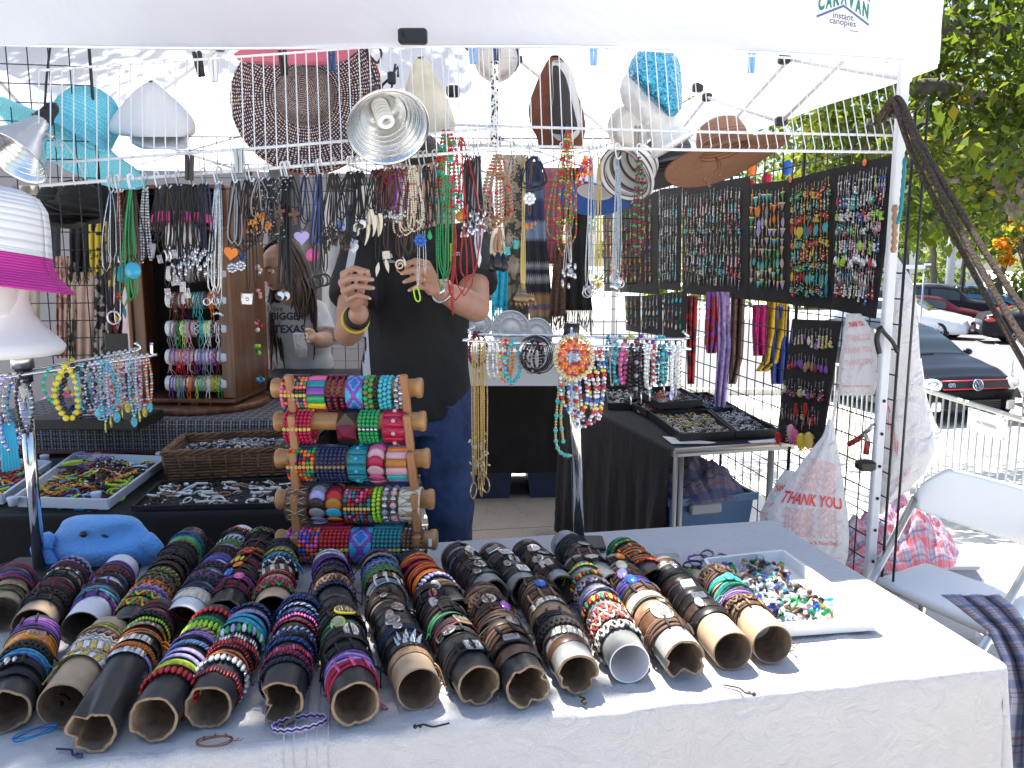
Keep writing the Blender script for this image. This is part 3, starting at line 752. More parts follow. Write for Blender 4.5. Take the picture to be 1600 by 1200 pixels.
hanging_cloth('plaid_blanket', 'blue and purple plaid blanket hanging behind the table corner to the ground', [(930,1470,1560),(950,1500,1585),(985,1545,1610),(1030,1565,1640),(1090,1575,1660),(1200,1560,1680)], lambda s, t:2.02-.25*t, m_plaid_blue, fold=.035, ff=15, uvs=1.2, seed=3)
# ---------------- plastic bags ----------------
m_bag=translucent('bag_plastic', (.80,.80,.82), (.85,.82,.82), .45, rough=.3, bump=1.0, bs=14)
m_redprint=mat((.62,.03,.04), .5); m_pinkprint=mat((.72,.30,.30), .5)
def plastic_bag(label, rows, Y, depth, seed, texts=(), handle=None, contents=None):
 k=len(rows)-1
 def row(t):
  q=max(0, min(.9999,t))*k; i=int(q); w=q-i
  return[rows[i][j]*(1-w)+rows[i+1][j]*w for j in range(3)]
 def f(s, t, off=0.0):
  y, xl, xr=row(t); a=2*math.pi*s
  w=Vector((0,0,0)); dd=depth*min(1, .15+t*1.4)*(1 if t<.93 else .8)
  cx=(xl+xr)/2; hw=(xr-xl)/2
  rad=1+.07*math.sin(a*9+seed+3*t)*(1-.5*t)+.05*noise.noise(Vector((math.cos(a)*2,math.sin(a)*2,t*4+seed)))
  return aty(cx-math.cos(a)*hw*min(1,rad), y, Y-math.sin(a)*(dd*rad+off))
 b_=f(.25, 1); t_=thing('plastic_bag', label, 'bag', b_)
 g=G(); g.sheet(f, 64, 30, closed=True); bo=g.build('bag_body', m_bag, t_)
 if handle:
  g=G(); g.tube([aty(x,y,Y)for x,y in handle], .0025, 6); g.build('handle', m_bag, t_)
 for(word, cy, sz, m, sx, bold, slope, cxs, outl)in texts:
  vs, fs=text_geo(word, 1, bold, outline=outl); x0=min(q.x for q in vs); x1=max(q.x for q in vs); out=[]
  for q in vs:
   xx=max(-.99, min(.99,(cxs-.5)*2+(q.x/(x1-x0))*sx*1.9)); s_=math.acos(-xx)/(2*math.pi)
   tt=cy-q.y*sz+slope*(s_-.25)
   out.append(f(max(.02,min(.48,s_)),max(.02,min(.98,tt)),.004-q.z*.001))
  g=G(); g.add(out, fs, 0, False); g.build('lettering', m, t_)
 return t_
TY=[]
for k, cy in enumerate((.27,.31,.35,.39)):TY.append(('THANK YOU',cy+.0,.050,m_pinkprint,.74,0,.12,.52,.022))
TY.append(('THANK YOU',.445,.075,m_redprint,.92,.03,.12,.50,0))
for k, cy in enumerate((.505,.545,.585,.625)):TY.append(('THANK YOU',cy,.050,m_pinkprint,.74,0,.06,.52,.022))
TY.append(('Have A Nice Day',.675,.032,m_redprint,.5,.008,.02,.62,0))
TY.append(('THIS BAG IS REUSABLE',.76,.018,m_pinkprint,.55,0,.02,.66,0))
plastic_bag('white thank you bag with red print hanging from the wire panel by the table', [(655,1294,1302),(680,1286,1306),(720,1254,1313),(760,1226,1319),(800,1200,1325),(835,1198,1327),(870,1225,1325),(895,1262,1317),(905,1290,1312)], 2.33, .05, 1.3, TY, handle=[(1299,665),(1303,640),(1307,612),(1310,600),(1308,622),(1302,660)])
plastic_bag('smaller thank you bag hanging behind the larger one', [(735,1225,1240),(750,1215,1250),(775,1200,1252),(800,1188,1250),(815,1187,1248),(850,1195,1245)], 2.52, .04, 4.2, [('THANK YOU',.30,.10,m_redprint,.7,.03,-.1,.4,0),('THANK YOU',.5,.08,m_pinkprint,.8,0,-.1,.4,.02),('THANK YOU',.62,.08,m_pinkprint,.8,0,-.1,.4,.02)])
plastic_bag('thank you bag with faded red print behind the upper black wires', [(490,1322,1345),(520,1318,1366),(560,1312,1372),(600,1308,1370),(618,1312,1366)], 2.52, .04, 6.2, [('THANK YOU',.14,.09,m_redprint,.7,.03,-.1,.5,0),('THANK YOU',.30,.08,m_pinkprint,.8,0,-.1,.5,.02),('THANK YOU',.42,.08,m_pinkprint,.8,0,-.1,.5,.02),('THANK YOU',.54,.08,m_pinkprint,.8,0,-.1,.5,.02),('HAVE A NICE DAY',.80,.05,m_redprint,.8,.004,0,.5,0)])
plastic_bag('long white bag with sideways thank you print outside the wire panel', [(395,1392,1398),(430,1388,1422),(460,1386,1432),(560,1384,1438),(620,1382,1446),(700,1376,1462),(740,1374,1445),(765,1372,1420),(790,1372,1385),(803,1370,1380)], 2.50, .05, 8.2, [('T H A N K',.62,.07,m_redprint,.25,.01,.9,.22,0),('YOU',.70,.06,m_pinkprint,.25,0,-.8,.55,.02),('YOU',.76,.06,m_pinkprint,.25,0,-.8,.6,.02),('YOU',.82,.06,m_pinkprint,.2,0,-.8,.5,.02)])
hanging_cloth('plastic_sheet', 'thin white plastic fluttering out from the bags toward the barrier', [(560,1428,1440),(620,1425,1448),(660,1420,1462),(700,1416,1480),(712,1414,1470),(750,1410,1440),(770,1408,1415)], lambda s, t:2.62+.06*s, m_bag, fold=.012, ff=14, cat='plastic sheet', thick=0)
# ---------------- wire shelves and wire grid panels ----------------
m_wirewhite=mat((.78,.79,.82), .35); m_wireblack=mat((.012,.012,.014), .4)
def wire_shelf(label, TLp, TRp, BLp, BRp, v0, v1):
 a, b_=BT.on_v(*TLp, v0), BT.on_v(*TRp, v1); c, d=BT.on_v(*BLp, v0), BT.on_v(*BRp, v1)
 t=thing('wire_shelf', label, 'shelf', c)
 n=max(1, round((b_-a).length/.0265)); fw=-BT.v
 for(p, q, r)in((a,b_,.0032), (c,d,.0042), (c+(a-c)*.19,d+(b_-d)*.19,.0038)):
  g=G(); g.tube([p,(p+q)/2+Vector((0,0,-.003)),q], r, 8); g.build('rail', m_wirewhite, t)
 for k in range(n+1):
  s=k/n; top=a+(b_-a)*s; bot=c+(d-c)*s
  g=G(); g.tube([top+fw*.004,top+(bot-top)*.85+fw*.006,bot+fw*.008+Vector((0,0,.008)),bot+Vector((0,0,-.006))-fw*.002], .0016, 5)
  g.build('wire', m_wirewhite, t)
 return(a, b_, c, d)
SL=wire_shelf('white wire shelf at the hat end, sloping down toward the clamp lamp', (62,110), (768,58), (62,290), (778,233), .005, .005)
SR=wire_shelf('white wire shelf reaching to the canopy post', (700,60), (1388,98), (700,226), (1412,238), .035, .035)
def shelf_bottom(px):
 """point on the lower rail at this picture column"""
 S, v=(SL, .005)if px<690 else(SR, .035)
 c, d=S[2], S[3]; lo, hi=0.0, 1.0
 for _ in range(30):
  m_=(lo+hi)/2; q=c+(d-c)*m_; dp=q.y*math.cos(PITCH)+(CZ-q.z)*math.sin(PITCH)
  if 800+FPX*q.x/dp<px:lo=m_
  else:hi=m_
 return c+(d-c)*lo
def wire_panel(label, origin, du, W, H, sp=.0762, r=.0024, skip=None, dz=Vector((0,0,1)), spz=None):
 origin=Vector(origin); du=Vector(du).normalized(); nrm=du.cross(Vector((0,0,1)))
 t=thing('display_grid', label, 'display grid', origin)
 g=G(); c=[origin, origin+du*W, origin+du*W+dz*H, origin+dz*H]
 g.tube(c, .0045, 8, closed=True); g.build('frame', m_wireblack, t)
 n=round(W/sp); m_=round(H/(spz or sp))
 for k in range(1, n):
  g=G(); p=origin+du*(W*k/n); g.tube([p,p+dz*H], r, 5); g.build('wire', m_wireblack, t)
 for k in range(1, m_):
  g=G(); p=origin+dz*(H*k/m_)+nrm*(2*r); g.tube([p,p+du*W], r, 5); g.build('wire', m_wireblack, t)
 return t
wire_panel('tall black wire panel nearest the canopy post', BT.p(.03,-.02,.02), BT.v, .61, 1.81)
for k, lab in enumerate(('second black wire panel along the side of the stall','third black wire panel along the side of the stall','farthest black wire panel along the side of the stall')):
 wire_panel(lab, BT.p(.03,.60+k*.62,.02), BT.v, .61, 1.81)
g=G(); g.tube([BT.p(.03,-.02,1.83),BT.p(.034,-.06,1.86),BT.p(.03,-.075,1.84),BT.p(.03,-.075,.4),BT.p(.03,-.02,.38)], .004, 6)
solo(g, 'panel_stand', m_wireblack, 'black upright bar clipped to the edge of the nearest wire panel', 'stand', base=BT.p(.03,-.02,.38))
q0=aty(-60, 55, 2.28); q1=aty(128, 62, 2.28)
wire_panel('black wire panel behind the clamp lamp and blue hat', (q0.x,q0.y,1.1), BT.u, (q1-q0).length*.99, q1.z-1.1+.04, sp=.05, r=.0016)
q0=aty(330, 300, 4.95)
wire_panel('black wire panel at the back carrying scarves', (-1.9,4.78,.6), (1,.03,0), 2.75, 1.5, r=.0022)
# ---------------- bracelet shapes (shared meshes, colours per object) ----------------
RB=.0395
C_=lambda*a:tuple(a)
PAL=dict(black=(.014,.013,.014), darkbrown=(.045,.025,.018), brown=(.12,.055,.03), tan=(.35,.2,.11), navy=(.02,.03,.10), blue=(.03,.12,.45), cyan=(.05,.42,.62), turq=(.06,.48,.50), teal=(.02,.22,.26), green=(.02,.35,.10), lime=(.42,.75,.04), yellow=(.75,.6,.04), gold=(.7,.5,.12), orange=(.85,.22,.02), red=(.55,.02,.02), crimson=(.5,.01,.06), pink=(.8,.12,.35), palepink=(.75,.42,.45), purple=(.22,.06,.35), lilac=(.45,.38,.7), white=(.8,.8,.8), cream=(.7,.62,.48), grey=(.3,.3,.32), silver=(.6,.6,.62), maroon=(.18,.01,.03), olive=(.2,.2,.05), amber=(.55,.2,.03))
def pm(name, rough=.5, metal=0, **k):
 if name=='silver':return m_silver
 if name=='goldm':return m_gold
 return mat(PAL[name], rough, metal, **k)
def ringpt(a, r, z=0):return Vector((r*math.cos(a),r*math.sin(a),z))
def ring_path(r, n=36, z=0, wob=0, f=5, ph=0, rw=0):
 return[ringpt(2*math.pi*i/n,r+rw*math.sin(f*2*math.pi*i/n+ph),z+wob*math.sin(f*2*math.pi*i/n+ph))for i in range(n)]
BP={}
def mk():
 g=G(); g.tube(ring_path(RB,34), .0022, 6, True); BP['cord']=proto(g, 'bracelet', 1)
 g=G()
 for k in range(4):g.tube(ring_path(RB+.0004*k,34,(k-1.5)*.0026,.0012,3+k%2,k*1.7,.0006), .0014, 5, True, mi=k%2)
 BP['cords']=proto(g, 'bracelet', 2)
 g=G()
 def band(w, th, mi=0, dz=0, wob=0):return g.sheet(lambda s, t:(lambda a,q:ringpt(a,RB-.001+th*(abs(math.sin(q*math.pi)))**.6,dz+(q-.5)*w+wob*math.sin(3*a)))(2*math.pi*s,t), 36, 5, mi, closed=True)
 band(.0095, .0028); BP['band']=proto(g, 'bracelet', 1)
 g=G(); band(.016, .0026)
 for z in(-.0068, .0068):g.tube(ring_path(RB+.0016,36,z), .0007, 4, True, mi=1)
 BP['wide']=proto(g, 'bracelet', 2)
 g=G()
 for k in range(3):
  n=72; g.tube([ringpt(2*math.pi*i/n,RB+.0012+.0016*math.cos(2*(2*math.pi*(i*9/n)+k*2.094)),.0042*math.sin(2*math.pi*(i*9/n)+k*2.094))for i in range(n)], .0022, 5, True, mi=k)
 BP['braid']=proto(g, 'bracelet', 3)
 g=G()
 for k in range(2):
  n=110; g.tube([ringpt(2*math.pi*i/n,RB+.0012*math.cos(2*math.pi*i*22/n+k*3.14),.0014*math.sin(2*math.pi*i*22/n+k*3.14))for i in range(n)], .0015, 4, True, mi=k)
 BP['twist']=proto(g, 'bracelet', 2)
 g=G(); n=28
 for i in range(n):g.ball(ringpt(2*math.pi*i/n,RB+.002), .0044, 7, 5, mi=(0,1,0,2)[i%4])
 g.tube(ring_path(RB+.002,24), .0008, 4, True); BP['beads']=proto(g, 'bracelet', 3)
 g=G(); n=44
 for i in range(n):g.ball(ringpt(2*math.pi*i/n,RB+.001,.001*math.sin(i)), .0028, 6, 4, mi=(0,0,1,0,2)[i%5])
 g.tube(ring_path(RB+.001,24), .0008, 4, True); BP['seed']=proto(g, 'bracelet', 3)
 g=G()
 for k in range(3):g.tube(ring_path(RB+.0008*(k%2),32,(k-1)*.0034,.0018,2,k,.0005), .0017, 5, True, mi=0)
 for a in(1.0, 2.2, 1.6):
  g.tube([ringpt(a,RB+.003,-.006),ringpt(a+.03,RB+.0045,0),ringpt(a,RB+.003,.006)], .0026, 6, mi=1)
 P0=ringpt(-.5, RB+.002)
 for k in range(2):g.tube([P0,P0+Vector((.008,-.006,.004+.004*k)),P0+Vector((.014+.01*k,-.020,.008)),P0+Vector((.02+.012*k,-.0225,.016))], .0012, 5, mi=1)
 g.ball(P0+Vector((.021,-.0225,.017)), .0024, 6, 4, mi=1)
 BP['knot']=proto(g, 'bracelet', 2)
 g=G(); n=40
 for k, z in enumerate((-.004,0,.004)):
  g.tube([ringpt(2*math.pi*i/n,RB+.001+.0007*(i%2),z+.002*(1 if i%2 else-1))for i in range(n)], .0017, 5, True, mi=k%2)
 BP['woven']=proto(g, 'bracelet', 2)
 g=G()
 for i in range(9):g.sheet(lambda s, t, i=i:ringpt(.45+i*.26+.115*(2*s-1),RB+.002+.0022*math.sin(math.pi*max(.02,min(.98,s)))*math.sin(math.pi*max(.02,min(.98,t))),(t-.5)*.0075), 5, 4, mi=i%2)
 g.tube(ring_path(RB,30), .0018, 5, True, mi=2); BP['links']=proto(g, 'bracelet', 3)
mk()
def plate(shape, w, h, th=.0016):
 """a plate that follows the band, centred on +Y"""
 g=G(); n=20
 if shape=='oval':P=[(math.cos(2*math.pi*i/n)*w/2,math.sin(2*math.pi*i/n)*h/2)for i in range(n)]
 elif shape=='rect':P=[(x*w/2,y*h/2)for x, y in((-.9,-1),(.9,-1),(1,-.8),(1,.8),(.9,1),(-.9,1),(-1,.8),(-1,-.8))]
 for k, (sc1, e)in enumerate(((1,0),(1,th),(.86,th*1.5))):
  for(x, y)in P:
   a=math.pi/2-x*sc1/RB; g.v.append(tuple(ringpt(a,RB+.0022+e,y*sc1)))
 m=len(P)
 for k in range(2):
  for i in range(m):g.f.append([k*m+i,k*m+(i+1)%m,(k+1)*m+(i+1)%m,(k+1)*m+i]); g.m.append(0); g.s.append(False)
 g.f.append(list(range(2*m,3*m))); g.m.append(1); g.s.append(False)
 # a raised mark
 for j in range(5):
  a=math.pi/2-(j-2)*w*.13/RB
  g.tube([ringpt(a-.02,RB+.0022+th*1.6,-h*.2*((j%2)+.4)),ringpt(a+.03,RB+.0022+th*1.75,h*.22)], .0007, 4, mi=0)
 return proto(g, 'plaque', 2)
PL=dict(oval=plate('oval',.026,.015), rect=plate('rect',.028,.011), small=plate('oval',.015,.012), big=plate('oval',.034,.022,.002))
g=G()
for k, (a, z)in enumerate(((.95,0),(1.25,0),(1.57,0),(1.9,0),(1.1,-.009),(1.42,-.009),(1.75,-.009))):
 c=ringpt(a, RB+.002, z); d=ringpt(a, 1).normalized(); g.lathe([(.0052,0),(.0046,.002),(.0003,.015)], 8, 0, mx=along(d,c))
SPIKE=proto(g, 'spike', 1)
g=G(); g.ball((0,RB+.003,0), (.011,.0045,.0065), 12, 8); STONE=proto(g, 'stone', 1)
g=G(); g.ball((0,RB+.003,0), (.006,.004,.006), 10, 6)
for s in(-1, 1):g.ball((s*.011,RB+.001,0), (.004,.003,.004), 8, 5)
STONES=proto(g, 'stone', 1)
KIND_WORD=dict(cord='thin cord', cords='corded', band='smooth', wide='wide', braid='braided', twist='twisted cord', beads='round bead', seed='small bead', knot='knotted', woven='woven', links='shell link')
def cname(c):return{'darkbrown':'dark brown', 'turq':'turquoise', 'palepink':'pale pink', 'goldm':'gold'}.get(c, c)
def ordinal(n):return['first', 'second', 'third', 'fourth', 'fifth', 'sixth', 'seventh', 'eighth', 'ninth', 'tenth', 'eleventh', 'twelfth', 'thirteenth', 'fourteenth', 'fifteenth', 'sixteenth', 'seventeenth'][n]
LAST=[None]
def bracelet(style, cols, mx, where, r, extra=None, ecol='silver', sc_=1.0, zs=1.0):
 nslot=len(BP[style].materials); rough=.35 if style in('band', 'beads', 'seed', 'links', 'wide')else .75
 cs=[cols[i%len(cols)]for i in range(nslot)]
 dk=.72 if rough>.5 else .85; ms=[m_silver if c=='silver' else mat([q*dk for q in PAL[c]],rough,var=.35,vs=150)for c in cs]; k=(r+.0006)/RB*sc_
 M=mx@Matrix.Diagonal((k,k,zs,1))
 cc=list(dict.fromkeys(cols))[:2]; colw='-'.join(cname(c)for c in cc)if len(cc)>1 else cname(cc[0])
 lab=f"{colw} {KIND_WORD[style]} bracelet"+({'spike':' with metal spikes','oval':f' with oval plate','rect':' with flat metal bar','small':' with small round plate','big':' with large oval plate','stone':f' with {cname(ecol)} stone','stones':' with bead trio'}.get(extra,''))+', '+where
 o=inst(BP[style], 'bracelet', M, ms, lab, 'bracelet', 'bracelets on the cardboard tubes')
 LAST[0]=o
 if extra:
  if extra=='spike':inst(SPIKE, 'spike', Matrix.Identity(4), [m_silver], parent=o)
  elif extra in('stone', 'stones'):inst(STONE if extra=='stone' else STONES, 'stone', Matrix.Identity(4), [pm(ecol,.15)], parent=o)
  else:inst(PL[extra], 'plaque', Matrix.Identity(4), [pm(ecol,.3),m_silver if ecol!='bronze' else m_bronze], parent=o)
 return o
m_tubeblack=mat((.022,.022,.025), .42, var=.25, vs=40); m_tubetan=mat((.42,.30,.19), .6, var=.12, vs=30); m_card=mat((.24,.17,.115), .85, var=.25, vs=60)
m_tubewhite=mat((.72,.72,.76), .45); m_tubegrey=mat((.26,.26,.25), .45, var=.15)
TUBE_M=dict(black=(m_tubeblack,m_card), tan=(m_tubetan,m_card), white=(m_tubewhite,m_card), whitein=(m_tubegrey,m_tubewhite), grey=(m_tubegrey,m_card))
def cardboard_tube(A, Bk, r, kind, torn, label, seed):
 A, Bk=Vector(A), Vector(Bk); ax=(A-Bk); L=ax.length; M=along(ax, Bk)
 g=G(); n=84; th=.0042 if torn else .0022
 def rim(a):
  if not torn:return 0, 0
  q=noise.noise(Vector((math.cos(a)*1.3,math.sin(a)*1.3,seed*3.7))); q2=noise.noise(Vector((math.cos(a)*4,math.sin(a)*4,seed*1.9)))
  return .008*q+.003*q2, min(0, q*.017*torn+.004)*1.0+.001*q2
 def out(s, t):
  a=2*math.pi*s; dz, dr=rim(a); k=max(0, (t-.72)/.28)**1.5
  return ringpt(a, r+dr*k, L*t+dz*k)
 def inn(s, t):
  a=2*math.pi*s; dz, dr=rim(a); k=max(0, (1-t-.72)/.28)**1.5
  return ringpt(a, r-th+dr*k, L*(1-t)+dz*k+(.0 if t>0 else .0))
 g.sheet(out, n, 14, 0, closed=True)
 g.sheet(lambda s, t:(lambda a:ringpt(a,r+rim(a)[1]-th*t+(.0012*math.sin(t*math.pi)if torn else 0),L+rim(a)[0]+.001*math.sin(math.pi*t)+(.0012*noise.noise(Vector((a*6,t*3,seed)))if torn else 0)))(2*math.pi*s), n, 4, 1, closed=True)
 g.sheet(inn, n, 14, 1, closed=True)
 o=g.build('cardboard_tube', list(TUBE_M[kind])); o.matrix_local=M
 tag(o, label, 'tube', 'cardboard bracelet tubes lying on the white cloth')
 return M, L
def tie_ends(Mb, r, cols, rr):
 """loose cord ends of the last bracelet, falling down the side of the tube"""
 o=[c for c in COL.objects if c.name.startswith('bracelet')][-1]if False else LAST[0]
 sd=rr.choice((-1,1)); g=G()
 for k in range(rr.choice((1,2,2))):
  a=math.pi/2-sd*rr.uniform(1.0, 1.7); P0=ringpt(a, r+.004); out=ringpt(a, 1); p1=P0+out*.006+Vector((0,-.008,rr.uniform(-.01,.01))); p2=Vector((p1.x+sd*rr.uniform(.002,.012),max(-r*.95,p1.y-rr.uniform(.01,.03)),p1.z+rr.uniform(-.016,.02)))
  g.tube(curve([P0,p1,p2],4), .0012, 4); g.ball(p2, .0023, 5, 4)
 e=g.build('tie_end', pm(cols[0]if cols[0]not in('white','silver')else 'black',.8), None); e['kind']='stuff'; e.data.transform((o.matrix_basis.inverted()@Mb)); e.parent=o
 # near end (x, y), far end (x, y), radius, colour, torn, label, bracelets from the near end back
T_=[]
def tube_row(near, far, r, kind, torn, label, items, start=.12, end=.97, seed=0, dz=0.0):
 A=atz(*near, .742+r); Bk=atz(*far, .742+r); M, L=cardboard_tube(A, Bk, r, kind, torn, label, seed)
 n=len(items); rr=random.Random(seed*13+5); short=label.split(',')[0]
 for i, it in enumerate(items):
  style, cols=it[0], it[1].split(); extra=it[2]if len(it)>2 else None; ecol=it[3]if len(it)>3 else 'silver'
  z=L*(1-(start+(end-start)*(i+.5)/n))
  Mb=M@Matrix.Translation((0,0,z))@Euler((rr.uniform(-.19,.19),rr.uniform(-.19,.19),rr.uniform(-.45,.45))).to_matrix().to_4x4()
  sp=L*(end-start)/n; NW=dict(cord=.0045, cords=.0125, band=.0095, wide=.016, braid=.013, twist=.006, beads=.009, seed=.0056, knot=.0135, woven=.013, links=.009)[style]
  bracelet(style, cols, Mb, f"{ordinal(i)} on the {short}", r, extra, ecol, sc_=rr.uniform(1.02,1.12), zs=max(1,min(2.6,sp/NW*1.12)))
  if rr.random()<.55:tie_ends(Mb, r, cols, rr)
bl='black'
leather=[('knot','black black'), ('band','darkbrown'), ('cords','black darkbrown'), ('knot','darkbrown black'), ('braid','black darkbrown'), ('wide','darkbrown tan')]
# ---- near row
tube_row((8,1112), (60,990), .034, 'black', 1, 'black torn tube cut by the picture edge', [('cords','black black'),('knot','black black','stones','silver'),('cords','cyan blue'),('braid','black darkbrown'),('wide','orange yellow','rect','orange'),('cords','purple black'),('knot','purple black')], seed=1)
tube_row((97,1103), (172,992), .0345, 'tan', 0, 'tan tube with rhinestone bands', [('links','gold white olive'),('woven','gold cream'),('links','white gold tan'),('woven','cream silver'),('twist','purple gold'),('cords','olive gold')], start=.30, end=.86, seed=2)
tube_row((142,1142), (250,962), .0335, 'black', 2, 'long bare black tube with a crumpled end', [('links','silver white lilac'),('twist','orange orange'),('links','silver white black'),('cords','orange black'),('links','silver grey orange'),('seed','lime yellow'),('braid','black black'),('wide','maroon black'),('cords','maroon black')], start=.42, end=.95, seed=3)
tube_row((240,1122), (340,972), .034, 'black', .7, 'black tube with lime and lilac cords', [('beads','red crimson red'),('cords','lime yellow'),('cord','lilac'),('cord','lilac'),('twist','lilac cyan'),('cords','lilac purple'),('twist','purple yellow'),('beads','lime lime lime'),('twist','green green'),('beads','red red red')], start=.16, end=.93, seed=4)
tube_row((325,1104), (395,968), .034, 'black', .8, 'black tube with white and red bead bands', [('seed','maroon red maroon'),('beads','white silver white'),('cords','orange black'),('seed','maroon red'),('seed','red maroon'),('seed','silver navy'),('beads','green white lilac'),('cords','cyan turq'),('cord','cyan'),('twist','lilac lilac'),('twist','blue black')], seed=5)
tube_row((437,1098), (472,952), .0345, 'black', 2.2, 'black tube with a caved-in end', [('twist','black navy'),('twist','crimson navy'),('seed','crimson pink'),('twist','blue navy'),('seed','navy blue'),('twist','white navy'),('twist','crimson black'),('seed','pink purple'),('twist','blue black'),('twist','white blue'),('seed','navy black'),('twist','blue navy')], start=.16, seed=6)
tube_row((555,1100), (528,960), .035, 'black', .9, 'black tube with pink knotted cord', [('knot','crimson pink'),('cords','purple lilac'),('knot','black black'),('cords','black darkbrown'),('knot','darkbrown black','oval','grey'),('cords','black green','oval','lime'),('knot','black darkbrown','big','yellow'),('woven','darkbrown black'),('twist','brown black')], seed=7)
tube_row((655,1077), (600,945), .034, 'tan', 0, 'tan tube with spiked leather', [('band','tan'),('wide','black black','spike'),('wide','black black'),('cords','black navy','small','silver'),('band','darkbrown','oval','silver'),('band','black','small'),('band','darkbrown','oval','silver'),('band','black'),('band','darkbrown','small'),('knot','brown black')], start=.15, seed=8)
tube_row((748,1071), (672,936), .034, 'black', .9, 'black tube with coin plates', [('knot','black black','rect','grey'),('wide','black black'),('knot','black black','oval','silver'),('cords','black maroon','rect','tan'),('cords','green black'),('knot','darkbrown black'),('cords','darkbrown black','small','silver'),('knot','black black','small','red'),('band','darkbrown')], seed=9)
tube_row((825,1073), (752,935), .0345, 'black', 1.5, 'black tube with an orange tag', [('band','brown'),('wide','darkbrown black','rect','grey'),('knot','brown black'),('band','darkbrown','oval','silver'),('cords','brown darkbrown'),('knot','brown brown','stone','purple'),('knot','darkbrown brown','oval','silver'),('braid','brown darkbrown'),('cords','brown tan')], seed=10)
tube_row((903,1053), (838,925), .034, 'grey', 1.6, 'grey torn tube with filigree bands', [('band','brown'),('links','silver cream brown'),('braid','black darkbrown'),('knot','black black'),('band','tan'),('links','cream silver tan'),('knot','brown tan'),('cords','brown black','stone','blue'),('knot','darkbrown brown')], seed=11)
tube_row((984,1037), (905,890), .0335, 'whitein', 0, 'grey tube that is white inside', [('braid','black cream white'),('braid','cream brown red'),('braid','white tan red'),('beads','red yellow green'),('cords','grey lilac'),('braid','cream brown lilac'),('beads','red yellow green'),('links','lime yellow tan'),('knot','brown black')], seed=12)
tube_row((1070,1032), (960,890), .035, 'grey', 2.0, 'grey crumpled tube with tan plaques', [('knot','brown darkbrown'),('wide','brown tan','big','cream'),('band','tan','small','silver'),('wide','cream tan'),('knot','brown darkbrown'),('cords','purple blue','stone','blue'),('knot','brown brown','stone','lilac'),('cords','brown tan','stone','cream'),('knot','darkbrown brown','stone','orange')], seed=13)
tube_row((1145,1018), (1035,893), .034, 'tan', 0, 'tan tube with smooth black bands', [('band','black'),('band','darkbrown','small'),('wide','black black','rect','silver'),('band','black'),('band','black','rect','silver'),('band','darkbrown'),('wide','black black'),('band','black','small'),('band','darkbrown')], start=.2, seed=14)
tube_row((1207,1007), (1115,905), .0345, 'tan', 0, 'outermost tan tube of the near row', [('knot','brown tan'),('braid','tan brown darkbrown'),('cords','lilac purple'),('cords','turq green'),('cords','cyan green','stone','cyan'),('knot','brown darkbrown'),('braid','darkbrown tan brown')], start=.24, seed=15)
# ---- far row
tube_row((2,960), (25,905), .034, 'tan', 0, 'tan tube of the far row at the picture edge', [('cords','black olive'),('band','tan'),('cords','crimson black'),('cords','navy purple'),('cords','crimson navy')], start=.1, seed=16)
tube_row((50,980), (115,893), .034, 'tan', 0, 'tan tube buried in black and red cords', [('knot','black black'),('braid','black darkbrown'),('knot','darkbrown maroon'),('cords','maroon black'),('knot','black black'),('links','silver black maroon'),('cords','maroon black'),('woven','lilac black')], seed=17)
tube_row((127,984), (190,890), .0335, 'white', 0, 'white tube with mauve knotted cords', [('knot','purple black'),('cords','brown cyan'),('knot','darkbrown purple'),('knot','darkbrown brown'),('braid','maroon brown'),('cords','purple black')], start=.2, end=.85, seed=18)
tube_row((198,990), (300,845), .034, 'black', .4, 'black tube with plaited rainbow bands', [('braid','yellow green red'),('braid','red green yellow'),('woven','lilac purple'),('braid','orange brown'),('braid','brown tan'),('woven','olive black'),('twist','yellow brown'),('cords','black brown'),('braid','darkbrown brown'),('knot','black black'),('cords','darkbrown black'),('cords','black black'),('twist','green red'),('wide','green blue'),('twist','blue teal'),('band','darkbrown')], start=.10, seed=19)
tube_row((283,975), (378,842), .034, 'white', 0, 'white tube with dark macrame', [('wide','cream silver'),('cords','navy black'),('braid','black navy'),('braid','brown darkbrown purple'),('braid','black darkbrown'),('twist','purple black'),('cords','purple blue'),('braid','black darkbrown'),('twist','maroon navy'),('woven','olive green'),('twist','white navy'),('knot','black darkbrown'),('seed','red maroon')], start=.10, seed=20)
tube_row((350,962), (412,846), .034, 'black', .8, 'black tube with bright glazed stones', [('knot','maroon black'),('cords','purple maroon','stone','pink'),('knot','darkbrown black','stone','blue'),('cords','black brown','stone','orange'),('knot','maroon brown','stones','yellow'),('cords','red brown','stone','red'),('woven','brown orange'),('knot','black maroon'),('cords','brown black'),('knot','black black'),('braid','olive black')], seed=21)
tube_row((425,958), (440,862), .034, 'tan', 0, 'tan tube with crimson and yellow cords', [('braid','green brown red'),('twist','crimson pink'),('twist','red maroon'),('links','brown cream crimson'),('braid','black white black'),('twist','cyan blue'),('twist','yellow green'),('cords','navy black'),('braid','black darkbrown')], seed=22)
tube_row((525,955), (515,880), .034, 'black', 1.1, 'black tube under a thick brown plait', [('braid','navy black'),('braid','brown tan'),('knot','brown darkbrown'),('twist','purple navy'),('woven','purple black'),('cords','white grey')], seed=23)
tube_row((607,950), (592,880), .034, 'black', .6, 'black tube with a pale grey knotted cord', [('knot','grey white'),('links','brown cream black'),('woven','olive green'),('woven','blue grey'),('woven','olive lilac'),('twist','brown purple')], seed=24)
tube_row((712,962), (642,882), .034, 'black', .9, 'black tube with lilac bead clusters', [('cords','tan brown','small','cream'),('beads','lilac white lilac'),('band','orange'),('cords','orange red'),('cord','red'),('cords','orange red'),('band','black')], start=.22, seed=25)
